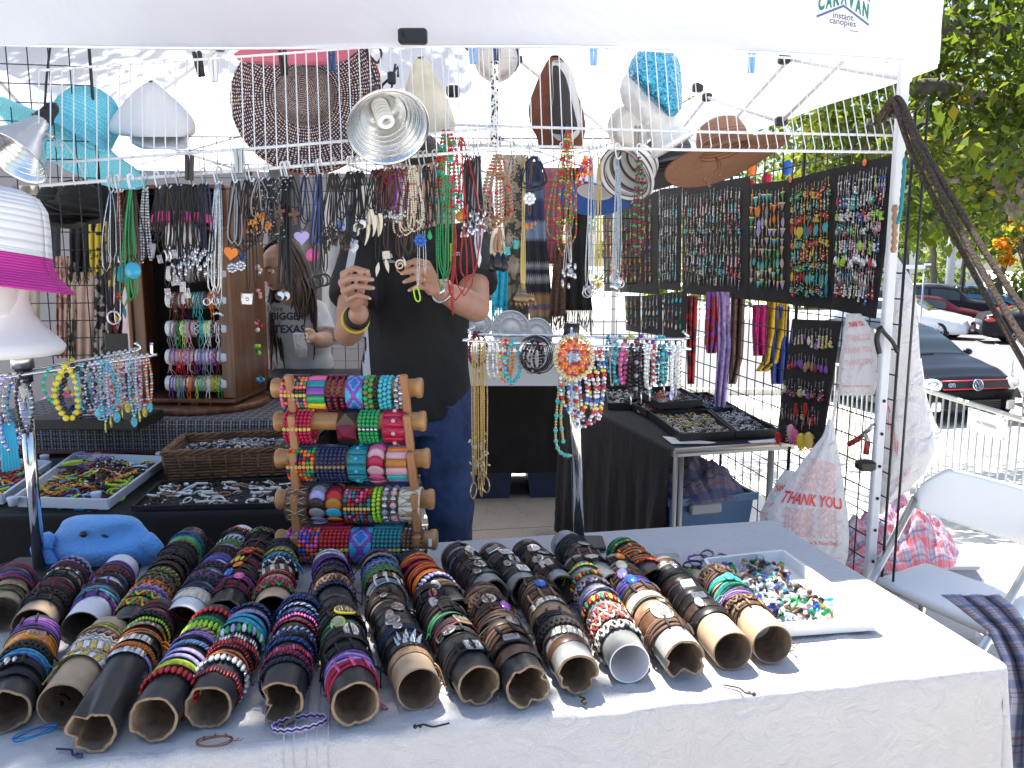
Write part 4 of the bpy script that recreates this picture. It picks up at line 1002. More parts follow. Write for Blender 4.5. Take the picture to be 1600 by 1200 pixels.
tube_row((770,932), (712,870), .034, 'grey', .2, 'grey tube with dark coin bracelets', [('band','black','small'),('knot','black darkbrown','oval'),('band','darkbrown','oval'),('knot','black black','small','brown'),('band','black','oval'),('band','darkbrown','small')], seed=26)
tube_row((822,925), (768,868), .032, 'grey', .2, 'grey tube of narrow silver bars', [('band','black','rect'),('band','black','small'),('knot','black black','rect'),('band','darkbrown','rect'),('band','black','rect'),('band','black')], seed=27)
tube_row((878,922), (820,864), .032, 'grey', .2, 'grey tube with stacked silver ovals', [('knot','darkbrown black'),('band','darkbrown','rect'),('band','black','oval'),('knot','brown black','oval'),('band','black','oval'),('cords','black black'),('band','darkbrown')], seed=28)
tube_row((955,922), (882,850), .033, 'grey', .3, 'grey tube with bright patch', [('knot','black black'),('band','cream'),('knot','brown tan'),('band','darkbrown','oval'),('cords','black black'),('cords','black black'),('band','grey')], start=.2, seed=29)
tube_row((1022,913), (970,862), .034, 'black', .3, 'black tube with red and green bead rings', [('seed','red orange black'),('cords','orange black'),('seed','red yellow green'),('cords','orange darkbrown'),('seed','red yellow green'),('seed','green yellow red'),('cords','green black')], seed=30)
# loose bracelets lying on the cloth
def loose(px, py, style, cols, label, yaw=0, sc_=1.0, sq=.7, tilt=0, extra=None, ecol='silver'):
 p=atz(px, py, .748); k=sc_
 M=Matrix.Translation(p)@Euler((tilt,0,R(yaw))).to_matrix().to_4x4()@Matrix.Diagonal((k,k*sq,k*.8,1))
 cs=cols.split(); n=len(BP[style].materials)
 o=inst(BP[style], 'bracelet', M, [pm(cs[i%len(cs)],.6)for i in range(n)], label, 'bracelet', 'loose bracelets on the white cloth')
 return o
loose(468, 1130, 'woven', 'lilac black', 'lilac and black woven bracelet lying loose before the caved-in tube', 20, .95, .42)
loose(335, 1158, 'knot', 'brown maroon', 'brown knotted bracelet flattened under the tube of white and red beads', 10, .6, .5)
loose(55, 1145, 'cords', 'cyan blue', 'blue cord bracelet lying beside the torn tube', 40, .7, .35)
loose(1010, 880, 'woven', 'white white', 'thick white woven bracelet lying behind the tubes', 20, .8, .35)
loose(1040, 868, 'woven', 'white cream', 'second white woven bracelet, half under the thick one', 10, .8, .3)
loose(1050, 905, 'wide', 'black black', 'black cuff lying folded on the cloth', 15, .7, .35)
loose(1068, 893, 'braid', 'lime yellow green', 'lime bead bracelet beside the black cuff', 5, .6, .5)
for i, (px, py, c, y)in enumerate(((1090,872,'purple black',20),(1105,866,'maroon black',60),(1120,880,'darkbrown red',110),(1098,888,'black purple',150),(1130,872,'black maroon',80),(1082,882,'navy black',30),(1112,892,'brown maroon',10))):
 loose(px, py, ('knot','cords','braid')[i%3], c, f'tangled {"-".join(cname(q) for q in c.split())} cord bracelet in the heap beside the white box', y, .62, .5, .2)
for(px, py, ln, an, c, lab)in((702,1130,.05,190,'black','short black cord end with a knot'), (88,1170,.045,-20,'navy','dark cord with a silver bead end lying by the tan tube'), (1130,1070,.05,-35,'darkbrown','thin brown cord ends in the patch of sun'), (1170,905,.06,-20,'maroon','maroon cord trailing toward the white box'), (905,1088,.02,-70,'darkbrown','short cord end before the torn grey tube')):
 p=atz(px, py, .745); d=Vector((math.cos(R(an)),math.sin(R(an)),0)); pr=Vector((-d.y,d.x,0))
 g=G(); g.tube(curve([p,p+d*ln*.25+pr*.003,p+d*ln*.5+pr*.005,p+d*ln*.75-pr*.003,p+d*ln],5), .0016, 6); g.ball(p+d*ln, .0034); g.ball(p+d*ln*.85, .0028)
 solo(g, 'cord_end', pm(c,.7), lab, 'cord', base=p)
g=G(); p=atz(800, 1052, .79)
# ---------------- the wooden bracelet stand on the table ----------------
def wood_mat(name, c1, c2, scale=6.0, rough=.4, axis=0):
 m, nt, b=nodemat(name)
 tc=N(nt, 'ShaderNodeTexCoord'); mp=N(nt, 'ShaderNodeMapping'); sc3=[scale*6]*3; sc3[axis]=scale*.6; mp.inputs['Scale'].default_value=sc3
 nt.links.new(tc.outputs['Object'], mp.inputs['Vector']); n=N(nt, 'ShaderNodeTexNoise', Scale=1.0, Detail=6.0, Distortion=.8); nt.links.new(mp.outputs[0], n.inputs['Vector'])
 cr=N(nt, 'ShaderNodeValToRGB'); cr.color_ramp.elements[0].position=.35; cr.color_ramp.elements[1].position=.65
 cr.color_ramp.elements[0].color=(*c1, 1); cr.color_ramp.elements[1].color=(*c2, 1); nt.links.new(n.outputs['Fac'], cr.inputs['Fac']); nt.links.new(cr.outputs['Color'], b.inputs['Base Color'])
 setin(b, rough=rough); return m
m_bamboo=wood_mat('honey_wood', (.36,.17,.06), (.52,.28,.11), 5, .35)
m_postwood=wood_mat('amber_wood', (.34,.13,.04), (.45,.20,.07), 5, .4, 2)
m_walnut=wood_mat('dark_wood', (.085,.03,.013), (.20,.078,.033), 4, .35, 2)
m_wicker=wood_mat('wicker', (.10,.045,.02), (.24,.12,.055), 9, .6)
ROWS=[(427,660,606), (431,665,658), (433,671,716), (434,678,780), (434,683,843)]
RY=[1.855, 1.83, 1.805, 1.78, 1.755]
stand=thing('bracelet_stand', 'honey wooden stand of five stepped rods full of beaded cuffs', 'bracelet stand', atz(560,886,.742))
ROD=[]
for(xl, xr, y), Y in zip(ROWS, RY):
 a, b_=aty(xl, y, Y+.01), aty(xr, y, Y-.01); ROD.append((a,b_)); d=(b_-a); M=along(d, a, up=(0,0,1)); L=d.length
 g=G(); g.lathe([(0,0),(.0215,0),(.0235,.004),(.0235,.011),(.021,.015),(.0205,.03),(.0205,L-.03),(.021,L-.015),(.0235,L-.011),(.0235,L-.004),(.0215,L),(0,L)], 24, mx=M)
 g.build('rod', m_bamboo, stand)
for side in(0, 1):
 for k in range(5):
  a, b_=ROD[k]; p=a+(b_-a)*(.13 if side==0 else .885); lo=(ROD[k+1][0]+(ROD[k+1][1]-ROD[k+1][0])*(.13 if side==0 else .885))if k<4 else Vector((p.x,p.y-.02,.745))
  up_=Vector((0,0,1)); off=Vector((0,-.028,.0)); top=p+off+up_*(.02 if k else .035); bot=lo+Vector((0,-.004,.012 if k<4 else 0))
  if k==0:
   pass
  g=G(); x=(b_-a).normalized(); z=(top-bot).normalized(); y=z.cross(x).normalized()
  g.box((0,0,0), (.017,.022,(top-bot).length), bev=.003, mx=basis(x,y,z,(top+bot)/2)); g.build('side_post', m_postwood, stand)
g=G(); p0, p1=ROD[4]; g.box(((p0.x+p1.x)/2,p0.y+.01,.752), ((p1-p0).length*.8,.02,.018), bev=.003); g.build('cross_bar', m_postwood, stand)
g=G(); q=aty(672, 848, 1.70); g.box(q, (.007,.001,.017)); g.build('tag', m_white, stand)
def cuff(row, x0, x1, kind, cols, label, r=.036, n=None):
 a, b_=ROD[row]; (xl, xr, y)=ROWS[row]; s0, s1=(x0-xl)/(xr-xl), (x1-xl)/(xr-xl)
 d=b_-a; c=a+d*((s0+s1)/2); W_=d.length*(s1-s0); c=c-Vector((0,.0,r-.024))
 M=along(d, c); cs=cols.split(); ms=[pm(q,.35)for q in cs]
 t=thing('cuff', label, 'cuff bracelet', c, 'beaded cuffs on the wooden stand')
 if kind in('beads', 'band_beads', 'diag'):
  nst=n or max(2, round(W_/.0092)); ns=24; rr=random.Random(int(x0))
  bar_={5, 6}if kind=='band_beads' else set()
  for k in range(nst):
   z=(k+.5-nst/2)*W_/nst; g=G()
   for i in range(ns):
    if i in(17, 18)and kind=='band_beads':continue
    A=2*math.pi*i/ns
    if kind=='diag':mi=rr.randrange(1, len(cs))
    else:mi=0 if i%6 in(0,)else(1+(i//6+(rr.randrange(len(cs)-1)if len(cs)>3 else 0))%max(1,len(cs)-1))
    p=ringpt(A, r, z); dd=ringpt(A, 1)
    g.ball(p, (.0052,.0052,.0046), 7, 5, mi=mi)
   g.tube(ring_path(r,24,z), .001, 4, True, mi=0)
   o=g.build('bead_strand', ms, t, world=False); o.matrix_local=Matrix.Translation(-Vector((0,0,0)))@M.to_3x3().to_4x4()
  if kind=='band_beads':
   g=G(); A=2*math.pi*17.5/ns
   g.sheet(lambda s, q:ringpt(A-.27+.54*s,r+.004+.002*math.sin(math.pi*s),(q-.5)*W_), 6, 2); o=g.build('bar', pm(cs[-1],.5), t, world=False, thick=.003); o.matrix_local=M.to_3x3().to_4x4()
   g=G(); A2=2*math.pi*5.5/ns
   g.sheet(lambda s, q:ringpt(A2-.27+.54*s,r+.004+.002*math.sin(math.pi*s),(q-.5)*W_), 6, 2); o=g.build('bar', pm(cs[-1],.5), t, world=False, thick=.003); o.matrix_local=M.to_3x3().to_4x4()
 elif kind=='slats':
  ns=n or 12
  for i in range(ns):
   A=2*math.pi*(i+.5)/ns; h=math.pi/ns*.93
   g=G(); g.sheet(lambda s, q:ringpt(A-h+2*h*s,r+.003*math.sin(math.pi*s)**.5,(q-.5)*W_), 5, 2)
   o=g.build('slat', ms[i%len(ms)], t, world=False, thick=.003); o.matrix_local=M.to_3x3().to_4x4()
 elif kind=='thread':
  ns=9
  for i in range(ns):
   A=2*math.pi*(i+.5)/ns+.2; h=math.pi/ns*.95
   g=G(); g.sheet(lambda s, q:ringpt(A-h+2*h*s,r+.002*math.sin(math.pi*s)**.5,(q-.5)*W_), 4, 2)
   o=g.build('slat', ms[0], t, world=False, thick=.003); o.matrix_local=M.to_3x3().to_4x4()
   g=G(); g.ball(ringpt(A,r+.006), .0048, 8, 6, 0)
   for s_ in(-1, 1):
    for z_ in(-1, 1):g.tube([ringpt(A,r+.004),ringpt(A+s_*h*.6,r+.0035,z_*W_*.38)], .0007, 4, mi=1)
   o=g.build('bead', [ms[1],ms[2]], t, world=False); o.matrix_local=M.to_3x3().to_4x4()
 elif kind=='discs':
  ns=13
  for i in range(ns):
   A=2*math.pi*i/ns; g=G(); dd=ringpt(A, 1).normalized(); tl=(dd+ringpt(A+1.57,.35)).normalized()
   g.lathe([(0,.0022),(W_*.3,.002),(W_*.5,.0),(W_*.45,-.001),(0,-.001)], 14, mx=along(tl,ringpt(A,r+.002),up=(.1,.2,1)))
   o=g.build('disc', ms[i%len(ms)], t, world=False); o.matrix_local=M.to_3x3().to_4x4()
 elif kind=='diamond':
  nz=8; na=44; g=G()
  def dm(s, q):
   a_=(s*4)%1; dd=abs(a_-.5)*2+abs(q-.5)*2
   return 0 if dd<.5 else 1 if dd<.72 else 2 if dd<1.25 else 3
  g.sheet(lambda s, q:ringpt(2*math.pi*s,r+.002*math.sin(math.pi*q)**.4,(q-.5)*W_), 88, 12, mfn=dm, closed=True)
  o=g.build('band', ms, t, world=False, thick=.0025); o.matrix_local=M.to_3x3().to_4x4()
  g=G()
  for i in range(na):
   for j in range(nz):
    s, q=(i+.5)/na, (j+.5)/nz; g.ball(ringpt(2*math.pi*s,r+.0022,(q-.5)*W_), .0021, 5, 3, mi=dm(s,q))
  o=g.build('seed_beads', ms, t, world=False, kind='stuff'); o.matrix_local=M.to_3x3().to_4x4()
 elif kind=='facet':
  ns=6
  for i in range(ns):
   A=2*math.pi*i/ns+.25; h=math.pi/ns*.97; g=G()
   c4=[ringpt(A-h,r+.001,-W_/2), ringpt(A+h,r+.001,-W_/2), ringpt(A+h,r+.001,W_/2), ringpt(A-h,r+.001,W_/2), ringpt(A,r+.016,0)]
   g.add(c4, [(0,1,4),(1,2,4),(2,3,4),(3,0,4),(3,2,1,0)], 0, False); o=g.build('facet', ms[i%len(ms)], t, world=False); o.matrix_local=M.to_3x3().to_4x4()
 elif kind=='big':
  ns=n or 15; g=G(); rb=math.pi*r/ns*.98; k2=max(1, round(W_/(2*rb)))
  for j in range(k2):
   g=G(); z=(j+.5-k2/2)*W_/k2
   for i in range(ns):g.ball(ringpt(2*math.pi*i/ns+j*.2,r), (rb,rb,rb*.95), 10, 7, mi=i%len(ms))
   g.tube(ring_path(r,20,z*0), .001, 4, True); o=g.build('bead_strand', ms, t, world=False); o.matrix_local=M.to_3x3().to_4x4()@Matrix.Translation((0,0,z))
 return t
CU=cuff
CU(0, 445, 486, 'band_beads', 'gold pink teal orange darkbrown', 'multicoloured bead cuff with a dark wood bar on the top rod')
CU(0, 487, 514, 'slats', 'green yellow red pink teal purple', 'rainbow striped shell cuff on the top rod')
CU(0, 515, 545, 'band_beads', 'maroon maroon maroon', 'plum coloured chunky bead cuff on the top rod', n=3)
CU(0, 546, 572, 'diamond', 'blue cyan purple cyan', 'blue and purple seed bead cuff with diamonds on the top rod')
CU(0, 573, 588, 'big', 'olive green', 'moss green chip stone bracelet on the top rod', n=17)
CU(0, 589, 595, 'big', 'black black', 'thin black chip stone bracelet on the top rod', n=24)
CU(0, 596, 616, 'big', 'turq turq cyan', 'double string of turquoise beads on the top rod', n=20)
CU(0, 620, 634, 'big', 'silver grey', 'silver chain bracelet with charms on the top rod', n=18)
CU(1, 449, 493, 'beads', 'gold crimson crimson', 'dark pink bead cuff with gold rows on the second rod')
CU(1, 532, 562, 'facet', 'maroon black darkbrown', 'maroon and black faceted pyramid cuff on the second rod')
CU(1, 565, 596, 'beads', 'silver green green', 'green bead cuff with silver beads on the second rod', n=5)
CU(1, 603, 637, 'thread', 'crimson palepink maroon', 'crimson stitched cuff with pink beads on the second rod')
CU(2, 455, 498, 'band_beads', 'gold red green orange navy', 'rainbow bead cuff with a navy bar on the third rod')
CU(2, 500, 546, 'band_beads', 'tan navy navy navy', 'navy and red bead cuff with tan edge on the third rod')
CU(2, 549, 578, 'thread', 'teal cyan cyan', 'teal slatted cuff with turquoise beads on the third rod')
CU(2, 580, 606, 'discs', 'pink palepink crimson palepink', 'cuff of overlapping pink shell discs on the third rod')
CU(2, 609, 640, 'slats', 'palepink turq lilac orange palepink amber', 'pastel striped shell cuff on the third rod')
CU(3, 452, 487, 'thread', 'brown tan cream', 'brown slatted cuff with tan beads on the fourth rod')
CU(3, 490, 515, 'discs', 'grey lilac darkbrown grey', 'cuff of overlapping grey shell discs on the fourth rod')
CU(3, 516, 541, 'discs', 'red amber cyan orange maroon', 'cuff of overlapping red and amber shell discs on the fourth rod')
CU(3, 543, 585, 'band_beads', 'gold teal pink red darkbrown', 'rainbow bead cuff with brown bar on the fourth rod')
CU(3, 586, 600, 'big', 'lime lime', 'double lime green bead bracelet on the fourth rod', n=24)
CU(3, 601, 612, 'big', 'silver silver grey', 'silver carved bead bracelet on the fourth rod', n=15)
CU(3, 613, 626, 'big', 'silver palepink', 'pink and silver bead bracelet on the fourth rod', n=15)
CU(3, 628, 660, 'thread', 'cream tan darkbrown', 'light wood slatted cuff on the fourth rod')
CU(4, 453, 504, 'diag', 'gold red orange pink blue', 'mixed red and orange bead cuff on the bottom rod')
CU(4, 506, 551, 'band_beads', 'gold red red crimson', 'red bead cuff with a red bar on the bottom rod')
CU(4, 552, 586, 'diamond', 'blue cyan purple cyan', 'blue and mauve seed bead cuff with diamonds on the bottom rod')
CU(4, 587, 631, 'band_beads', 'gold teal teal teal', 'teal bead cuff with a teal bar on the bottom rod')
CU(4, 633, 665, 'beads', 'silver brown brown', 'brown bead cuff with glinting beads on the bottom rod')
# ---------------- chrome necklace racks ----------------
def t_rack(label, top, foot, bars, base_r=.06, pole_r=.013, base_px=None):
 t=thing('necklace_rack', label, 'rack', foot)
 g=G(); g.tube([foot+Vector((0,0,.008)),top], pole_r, 16); g.build('pole', m_chrome, t)
 g=G(); g.box(foot+Vector((0,0,.005)), (base_r*2,base_r*1.5,.01), bev=.003); g.build('base_plate', m_black, t)
 g=G(); g.lathe([(0,-.03),(pole_r*1.35,-.03),(pole_r*1.35,.0),(0,.0)], 16, mx=Matrix.Translation(top)); g.build('collar', m_black, t)
 for b_ in bars:
  g=G(); g.tube(curve(b_,4), .0034, 8); g.build('bar', m_chrome, t)
 return t
cf=atz(905, 852, .743); ct=aty(893, 505, cf.y+.01)
A0, A1=aty(735, 533, 1.90), aty(1068, 545, 1.97); A2, A3=aty(742, 522, 1.98), aty(1066, 530, 2.05)
RA=(A0, A1)
t_rack('chrome pole rack with short crossed bars of bead necklaces', ct, cf, [[A0+Vector((0,0,.028)),A0+Vector((-.002,0,.006)),A0,(A0+A1)/2,A1,A1+Vector((.002,0,.004)),A1+Vector((.003,0,.026))],[A2+Vector((0,0,.02)),A2,(A2+A3)/2,A3,A3+Vector((0,0,.02))],[aty(893,540,1.98),aty(893,535,1.76),aty(893,512,1.755)],[aty(893,540,1.98),aty(900,527,2.15),aty(902,510,2.155)]])
lf=atz(62, 893, .743); lt=aty(36, 575, lf.y+.02)
B0, B1=aty(-60, 600, 1.62), aty(236, 556, 1.86); B2, B3=aty(-20, 590, 1.75), aty(212, 548, 1.95)
t_rack('chrome pole rack beneath the foam head, hung with bead strings', lt, lf, [[B0,(B0+B1)/2,B1,B1+Vector((.002,0,.004)),B1+Vector((.003,0,.03))],[B2,(B2+B3)/2,B3,B3+Vector((0,0,.02))]], base_r=.085)
g=G(); g.tube([lt,lt+Vector((0,0,.035))], .022, 20); solo(g, 'metal_cup', m_steel, 'small steel cup on top of the rack pole under the foam head', 'cup', base=lt)
# loops of beads
def loopmesh(w, h, br, cols, seed=0, sq=1.0, chaos=.0, cord=None):
 """an upright closed string of beads, top at the origin, hanging down -Z in the XZ plane"""
 pts=[]; n0=80
 for i in range(n0):
  a=2*math.pi*i/n0; x=math.sin(a)*w/2*(1+.1*math.sin(a*3+seed))*(.55+.45*min(1,(1-math.cos(a))*1.2)); z=-(1-math.cos(a))/2*h
  pts.append(Vector((x,chaos*noise.noise(Vector((x*30,z*20,seed))),z)))
 per=sum((pts[i]-pts[i-1]).length for i in range(n0)); n=max(8, int(per/(2*br))); out=[]; acc=0; j=0; step=per/n
 dist=0; nxt=0
 for i in range(n0):
  a, b_=pts[i], pts[(i+1)%n0]; L=(b_-a).length
  while nxt<dist+L and len(out)<n:out.append(a+(b_-a)*((nxt-dist)/L)); nxt+=step
  dist+=L
 g=G(); rr=random.Random(seed)
 for i, p in enumerate(out):
  k=rr.uniform(.85, 1.1); g.ball(p, (br*k,br*k,br*k), 7 if br>.003 else 5, 5 if br>.003 else 4, mi=cols[i%len(cols)])
 g.tube(pts[::4], .0007, 3, True, mi=0)
 return proto(g, 'necklace', max(cols)+1)
LM={}
def loop(p, w, h, br, cols, pattern, yaw, label, group=None, seed=0, pend=None, tilt=0):
 key=(round(w,2), round(h,2), br, tuple(pattern), seed%3)
 if key not in LM:LM[key]=loopmesh(w, h, br, pattern, seed)
 cs=cols.split()
 M=Matrix.Translation(p)@Euler((0,tilt,R(yaw))).to_matrix().to_4x4()
 o=inst(LM[key], 'bead_necklace', M, [pm(c,.25)for c in cs][:len(LM[key].materials)], label, 'necklace', group)
 return o
def barp(A, B_, px, off=0.0):
 s=max(0, min(1,(px-A[0])/(A[1]-A[0]))); return B_[0]+(B_[1]-B_[0])*s
RX=(735, 1068); LX=(-60, 236)
def onR(px):return barp(RX, (A0,A1), px)+Vector((0,0,.005))
def onRb(px):return barp((742,1066), (A2,A3), px)+Vector((0,0,.005))
def onL(px):return barp(LX, (B0,B1), px)+Vector((0,0,.005))
def onLb(px):return barp((-20,212), (B2,B3), px)+Vector((0,0,.005))
GR='bead strings on the chrome rack'; rr=random.Random(3)
for i, px in enumerate((738,742,746,750,754,757)):
 p=onR(px); h=(.345, .325, .36, .34, .35, .33)[i]
 t=loop(p, .012+.004*(i%3), h, .0019, 'goldm goldm', [0,0,1], 70+10*i, 'long thin gold chain at the end of the rack with dangling ring', GR, seed=i)
 q=Vector((0,0,-h)); g=G();
 if i in(0, 5, 3):g.tube([Vector((.019*math.sin(a_/20*6.283),0,-h-.019+.019*math.cos(a_/20*6.283)))for a_ in range(20)], .0018, 6, True); g.build('ring', m_gold, t, world=False)
 g=G()
 for k in range(7+i%3):
  z_=-h*(.68+.26*rr.random()); c=Vector((rr.uniform(-.012,.012),rr.uniform(-.006,.006),z_)); d=Vector((rr.uniform(-1,1),0,rr.uniform(-.4,.4))).normalized()*.0055
  g.tube([c-d,c+d], .0022, 6)
 g.build('bead_cross', pm('cream',.3), t, world=False, kind='stuff')
SP=[(737,1,.05,.085,.0042,'maroon maroon',[0,1],60,'dark red bead string at the end of the rack'), (748,1,.05,.08,.0042,'maroon darkbrown',[0,1],30,'dark red and brown bead string behind the gold chains'), (765,0,.02,.085,.0036,'cream white',[0,1],55,'white bead string just beside the gold chains'), (771,0,.025,.092,.0036,'white silver',[0,0,1],70,'white and silver bead string'), (777,0,.02,.088,.0032,'white gold',[0,0,0,1],60,'pearl string with a few gold beads'), (784,0,.03,.1,.004,'orange palepink lime red',[0,1,2,3,1],60,'orange pink and lime bead string'), (789,0,.03,.095,.004,'red cream turq',[0,1,2],75,'red cream and turquoise bead string'), (795,0,.025,.08,.0042,'amber orange',[0,1],65,'short amber bead string'), (801,0,.045,.1,.0056,'turq cyan',[0,0,1],40,'chunky turquoise string beside the black cord rings'), (880,1,.04,.12,.004,'crimson red',[0,1],50,'crimson string behind the orange hoop'), (948,1,.03,.09,.004,'turq blue',[0,1],60,'blue string behind the evil eye strings'), (955,0,.03,.1,.0026,'silver grey',[0,1],60,'fine silver string beside the evil eye strings'), (962,0,.03,.095,.0055,'turq teal',[0,1],50,'teal chunky string beside the hot pink one'), (971,0,.03,.095,.0058,'pink pink',[0,0,1],60,'hot pink chunky bead string'), (966,1,.05,.07,.005,'turq white',[0,1],20,'turquoise and white string on the back bar'), (984,1,.05,.05,.005,'yellow amber',[0,1],30,'yellow string on the back bar'), (985,0,.03,.115,.0052,'black black',[0,1],60,'black chip string next to the pink one'), (993,0,.035,.12,.0052,'black grey',[0,0,1],80,'black chip string with grey beads'), (1000,0,.03,.11,.005,'black black',[0,1],60,'black chip string next to the white strings'), (1000,1,.05,.06,.005,'purple white crimson',[0,1,2],20,'purple white and crimson string on the back bar'), (1009,0,.025,.1,.0048,'white white',[0,1],65,'white shell string nearer the pole'), (1015,0,.03,.105,.0048,'white cream',[0,1],50,'white and cream shell string'), (1021,0,.025,.09,.0038,'red white',[0,1],75,'red and white bead string'), (1030,0,.03,.095,.005,'teal black',[0,1],55,'dark teal bead string next to the brighter teal one'), (1037,0,.035,.09,.0052,'teal turq',[0,1],60,'teal string next to the white shell strings at the bar end'), (1030,1,.06,.06,.0055,'turq turq purple',[0,1,2],15,'turquoise and purple string on the back bar'), (1053,0,.03,.11,.0052,'white white',[0,1],60,'white string with shell discs at the bar end'), (1061,0,.03,.1,.005,'white cream',[0,1],75,'last white string at the bar end'),]
for i, (px, bk, w, h, br, cols, pat, yaw, lab)in enumerate(SP):
 o=loop(onRb(px)if bk else onR(px), w, h, br, cols, pat, yaw, lab, GR, seed=i, tilt=rr.uniform(-.06,.06))
 if px in(1053, 1061):
  g=G(); g.lathe([(0,.001),(.014,.0006),(.0145,-.0006),(0,-.001)], 16, mx=Matrix.Translation((0,.004,-h-.008))@Matrix.Rotation(R(90),4,'X')); g.build('shell_disc', pm('lilac',.2), o, world=False)
 if px in(748, 795, 880, 985, 1000, 1037, 1015):
  g=G(); g.tube([(0,0,-h),(.002,0,-h-.03)], .0022, 6); g.build('tassel', m_silver, o, world=False)
  # black cord rings, orange hoop, evil eye strings, turquoise-gold string
for i in range(9):
 c=onR(835+(i-4)*1.5); rr_=.034+.002*(i%4)
 g=G(); g.tube([c+Vector((rr_*math.cos(a/24*6.283),.01*math.sin(a*.5+i),-.03-.0+rr_*1.12*math.sin(a/24*6.283)))for a in range(24)], .0016, 6, True)
 solo(g, 'cord_necklace', pm('black' if i%3 else 'grey',.3), 'coil of black cord hanging in a ring on the rack', 'necklace', 'black cord rings on the rack', base=c)
for i in range(4):
 loop(onR(828+i*4), .045, .075, .0035, ('black maroon','darkbrown black','black grey','maroon black')[i], [0,1], 10+15*i, ('black and maroon','dark brown','black and grey','maroon')[i]+' bead string inside the black cord rings', GR, seed=i)
c=aty(897, 558, 1.745)
for i, (r1, br, cols, nm, dy)in enumerate(((.040,.0032,'cream gold','cream and gold hoop of beads in front of the pole top',0),(.043,.0028,'silver cream','silver outer hoop of beads in front of the pole top',.004),(.037,.0024,'gold tan','gold inner hoop of beads in front of the pole top',-.003),(.031,.0042,'orange red','orange bead string nearest the pole top',.004),(.025,.004,'orange orange','inner orange bead string at the pole top',.006),(.02,.0045,'orange red','smallest orange and red bead string at the pole top',.008))):
 g=G(); n=int(2*math.pi*r1/(2*br)*1.0)
 for k in range(n):
  a=2*math.pi*k/n; g.ball((r1*math.cos(a),dy+.002*math.sin(a*5),r1*1.15*math.sin(a)), br, 6, 4, mi=k%2)
 g.tube([(r1*math.cos(2*math.pi*k/24),dy,r1*1.15*math.sin(2*math.pi*k/24))for k in range(24)], .0008, 3, True)
 inst(proto(g,'necklace',2), 'bead_necklace', Matrix.Translation(c), [pm(q,.3)for q in cols.split()], nm, 'necklace', GR)
for i, (px, h, w)in enumerate(((893,.15,.07),(905,.175,.06),(915,.165,.05),(925,.17,.06),(935,.15,.05),(940,.16,.035),(900,.14,.04))):
 loop(aty(px,545,1.78+.012*i), w, h, .0046, 'silver red white yellow blue', [0,1,0,2,4,0,3,1,2], 20*i-40, ('first','second','third','fourth','fifth','sixth','seventh')[i]+' red and silver evil eye bead string at the chrome pole', GR, seed=20+i, tilt=.03*(i-3))
p=aty(877, 560, 1.86); P0=[p, aty(874,600,1.86), aty(870,640,1.86), aty(868,680,1.86), aty(872,702,1.86), aty(882,711,1.86), aty(892,712,1.86)]; P0+=[aty(880,690,1.87), aty(876,650,1.87), aty(880,610,1.87), aty(880,560,1.87)]
C0=curve(P0[:7], 9); g=G()
for k, q in enumerate(C0):g.ball(q, .0055 if k%5==0 else .0034, 8, 5, mi=0 if k%5 in(0,1)else 1)
for k, q in enumerate(curve(P0[7:],12)):g.ball(q, .0055 if k%6==0 else .0036, 8, 5, mi=0 if k%6==0 else 1)
g.tube(C0, .001, 4)
solo(g, 'bead_necklace', [pm('turq',.3),m_gold], 'long turquoise and gold bead string against the chrome pole', 'necklace', GR, base=p)
# left rack
GL='bead strings on the rack under the foam head'
LP=[(92,0,.045,.115,.0068,'yellow yellow',[0,1],40,'string of large yellow beads'), (104,0,.05,.115,.0062,'black navy',[0,0,1],30,'string of large black lava beads'), (108,1,.04,.08,.005,'yellow olive',[0,1],50,'string of yellow beads behind the black one'), (119,0,.03,.1,.0032,'cyan turq',[0,1],60,'thin cyan bead string'), (127,0,.03,.1,.0042,'black grey',[0,1],60,'black and grey bead string'), (131,0,.03,.105,.0036,'silver silver',[0,1],65,'silver bead string next to the blue hoop'), (68,0,.03,.07,.004,'turq green',[0,1],60,'turquoise string hanging close to the pole'), (150,0,.062,.115,.0036,'cyan cyan',[0,1],8,'wide cyan bead hoop'), (158,0,.05,.11,.003,'silver turq',[0,1],25,'silver and turquoise string inside the cyan hoop'), (15,0,.05,.12,.005,'silver grey',[0,1],40,'heavy silver link string below the foam head'), (3,0,.05,.16,.005,'silver lilac',[0,1],60,'silver string at the picture edge'), (26,0,.03,.13,.0045,'black darkbrown',[0,1],50,'black bead string next to the rack pole'), (20,1,.04,.16,.0035,'cyan blue',[0,1],60,'blue string behind the silver links')]
for i, (px, bk, w, h, br, cols, pat, yaw, lab)in enumerate(LP):loop(onLb(px)if bk else onL(px), w, h, br, cols, pat, yaw, lab, GL, seed=i)
LC=['silver purple', 'silver black', 'silver turq cyan', 'silver navy', 'silver lilac', 'silver palepink', 'silver red', 'silver amber gold', 'silver orange', 'silver gold amber']
for i in range(20):
 px=141+i*4.9; bk=i%2; cols=LC[i%len(LC)]; h=.10+.035*((i*7)%5)/4
 o=loop(onLb(px)if bk else onL(px), .018, h, .0034, cols, [0,1,0,0,1]if len(cols.split())==2 else[0,1,0,2], 50+9*(i%5), f'{"-".join(cname(c) for c in cols.split())} string of small beads, {"back" if bk else "front"} bar beside the cyan hoop', GL, seed=i)
 if i%2==0 or i in(13, 17):
  g=G(); M2=Matrix.Translation((0,.002,-h-.014))@Euler((R(90),0,R(20*(i%3)))).to_matrix().to_4x4()@Matrix.Diagonal((1,1.45,1,1))
  g.lathe([(0,-.0012),(.0085,-.0012),(.0085,.0012),(.0072,.0014),(0,.0014)], 16, mx=M2); g.build('pendant', [mat([(.1,.45,.6),(.7,.55,.1),(.45,.5,.1)][i%3],.15,var=.5,vs=120)], o, world=False)
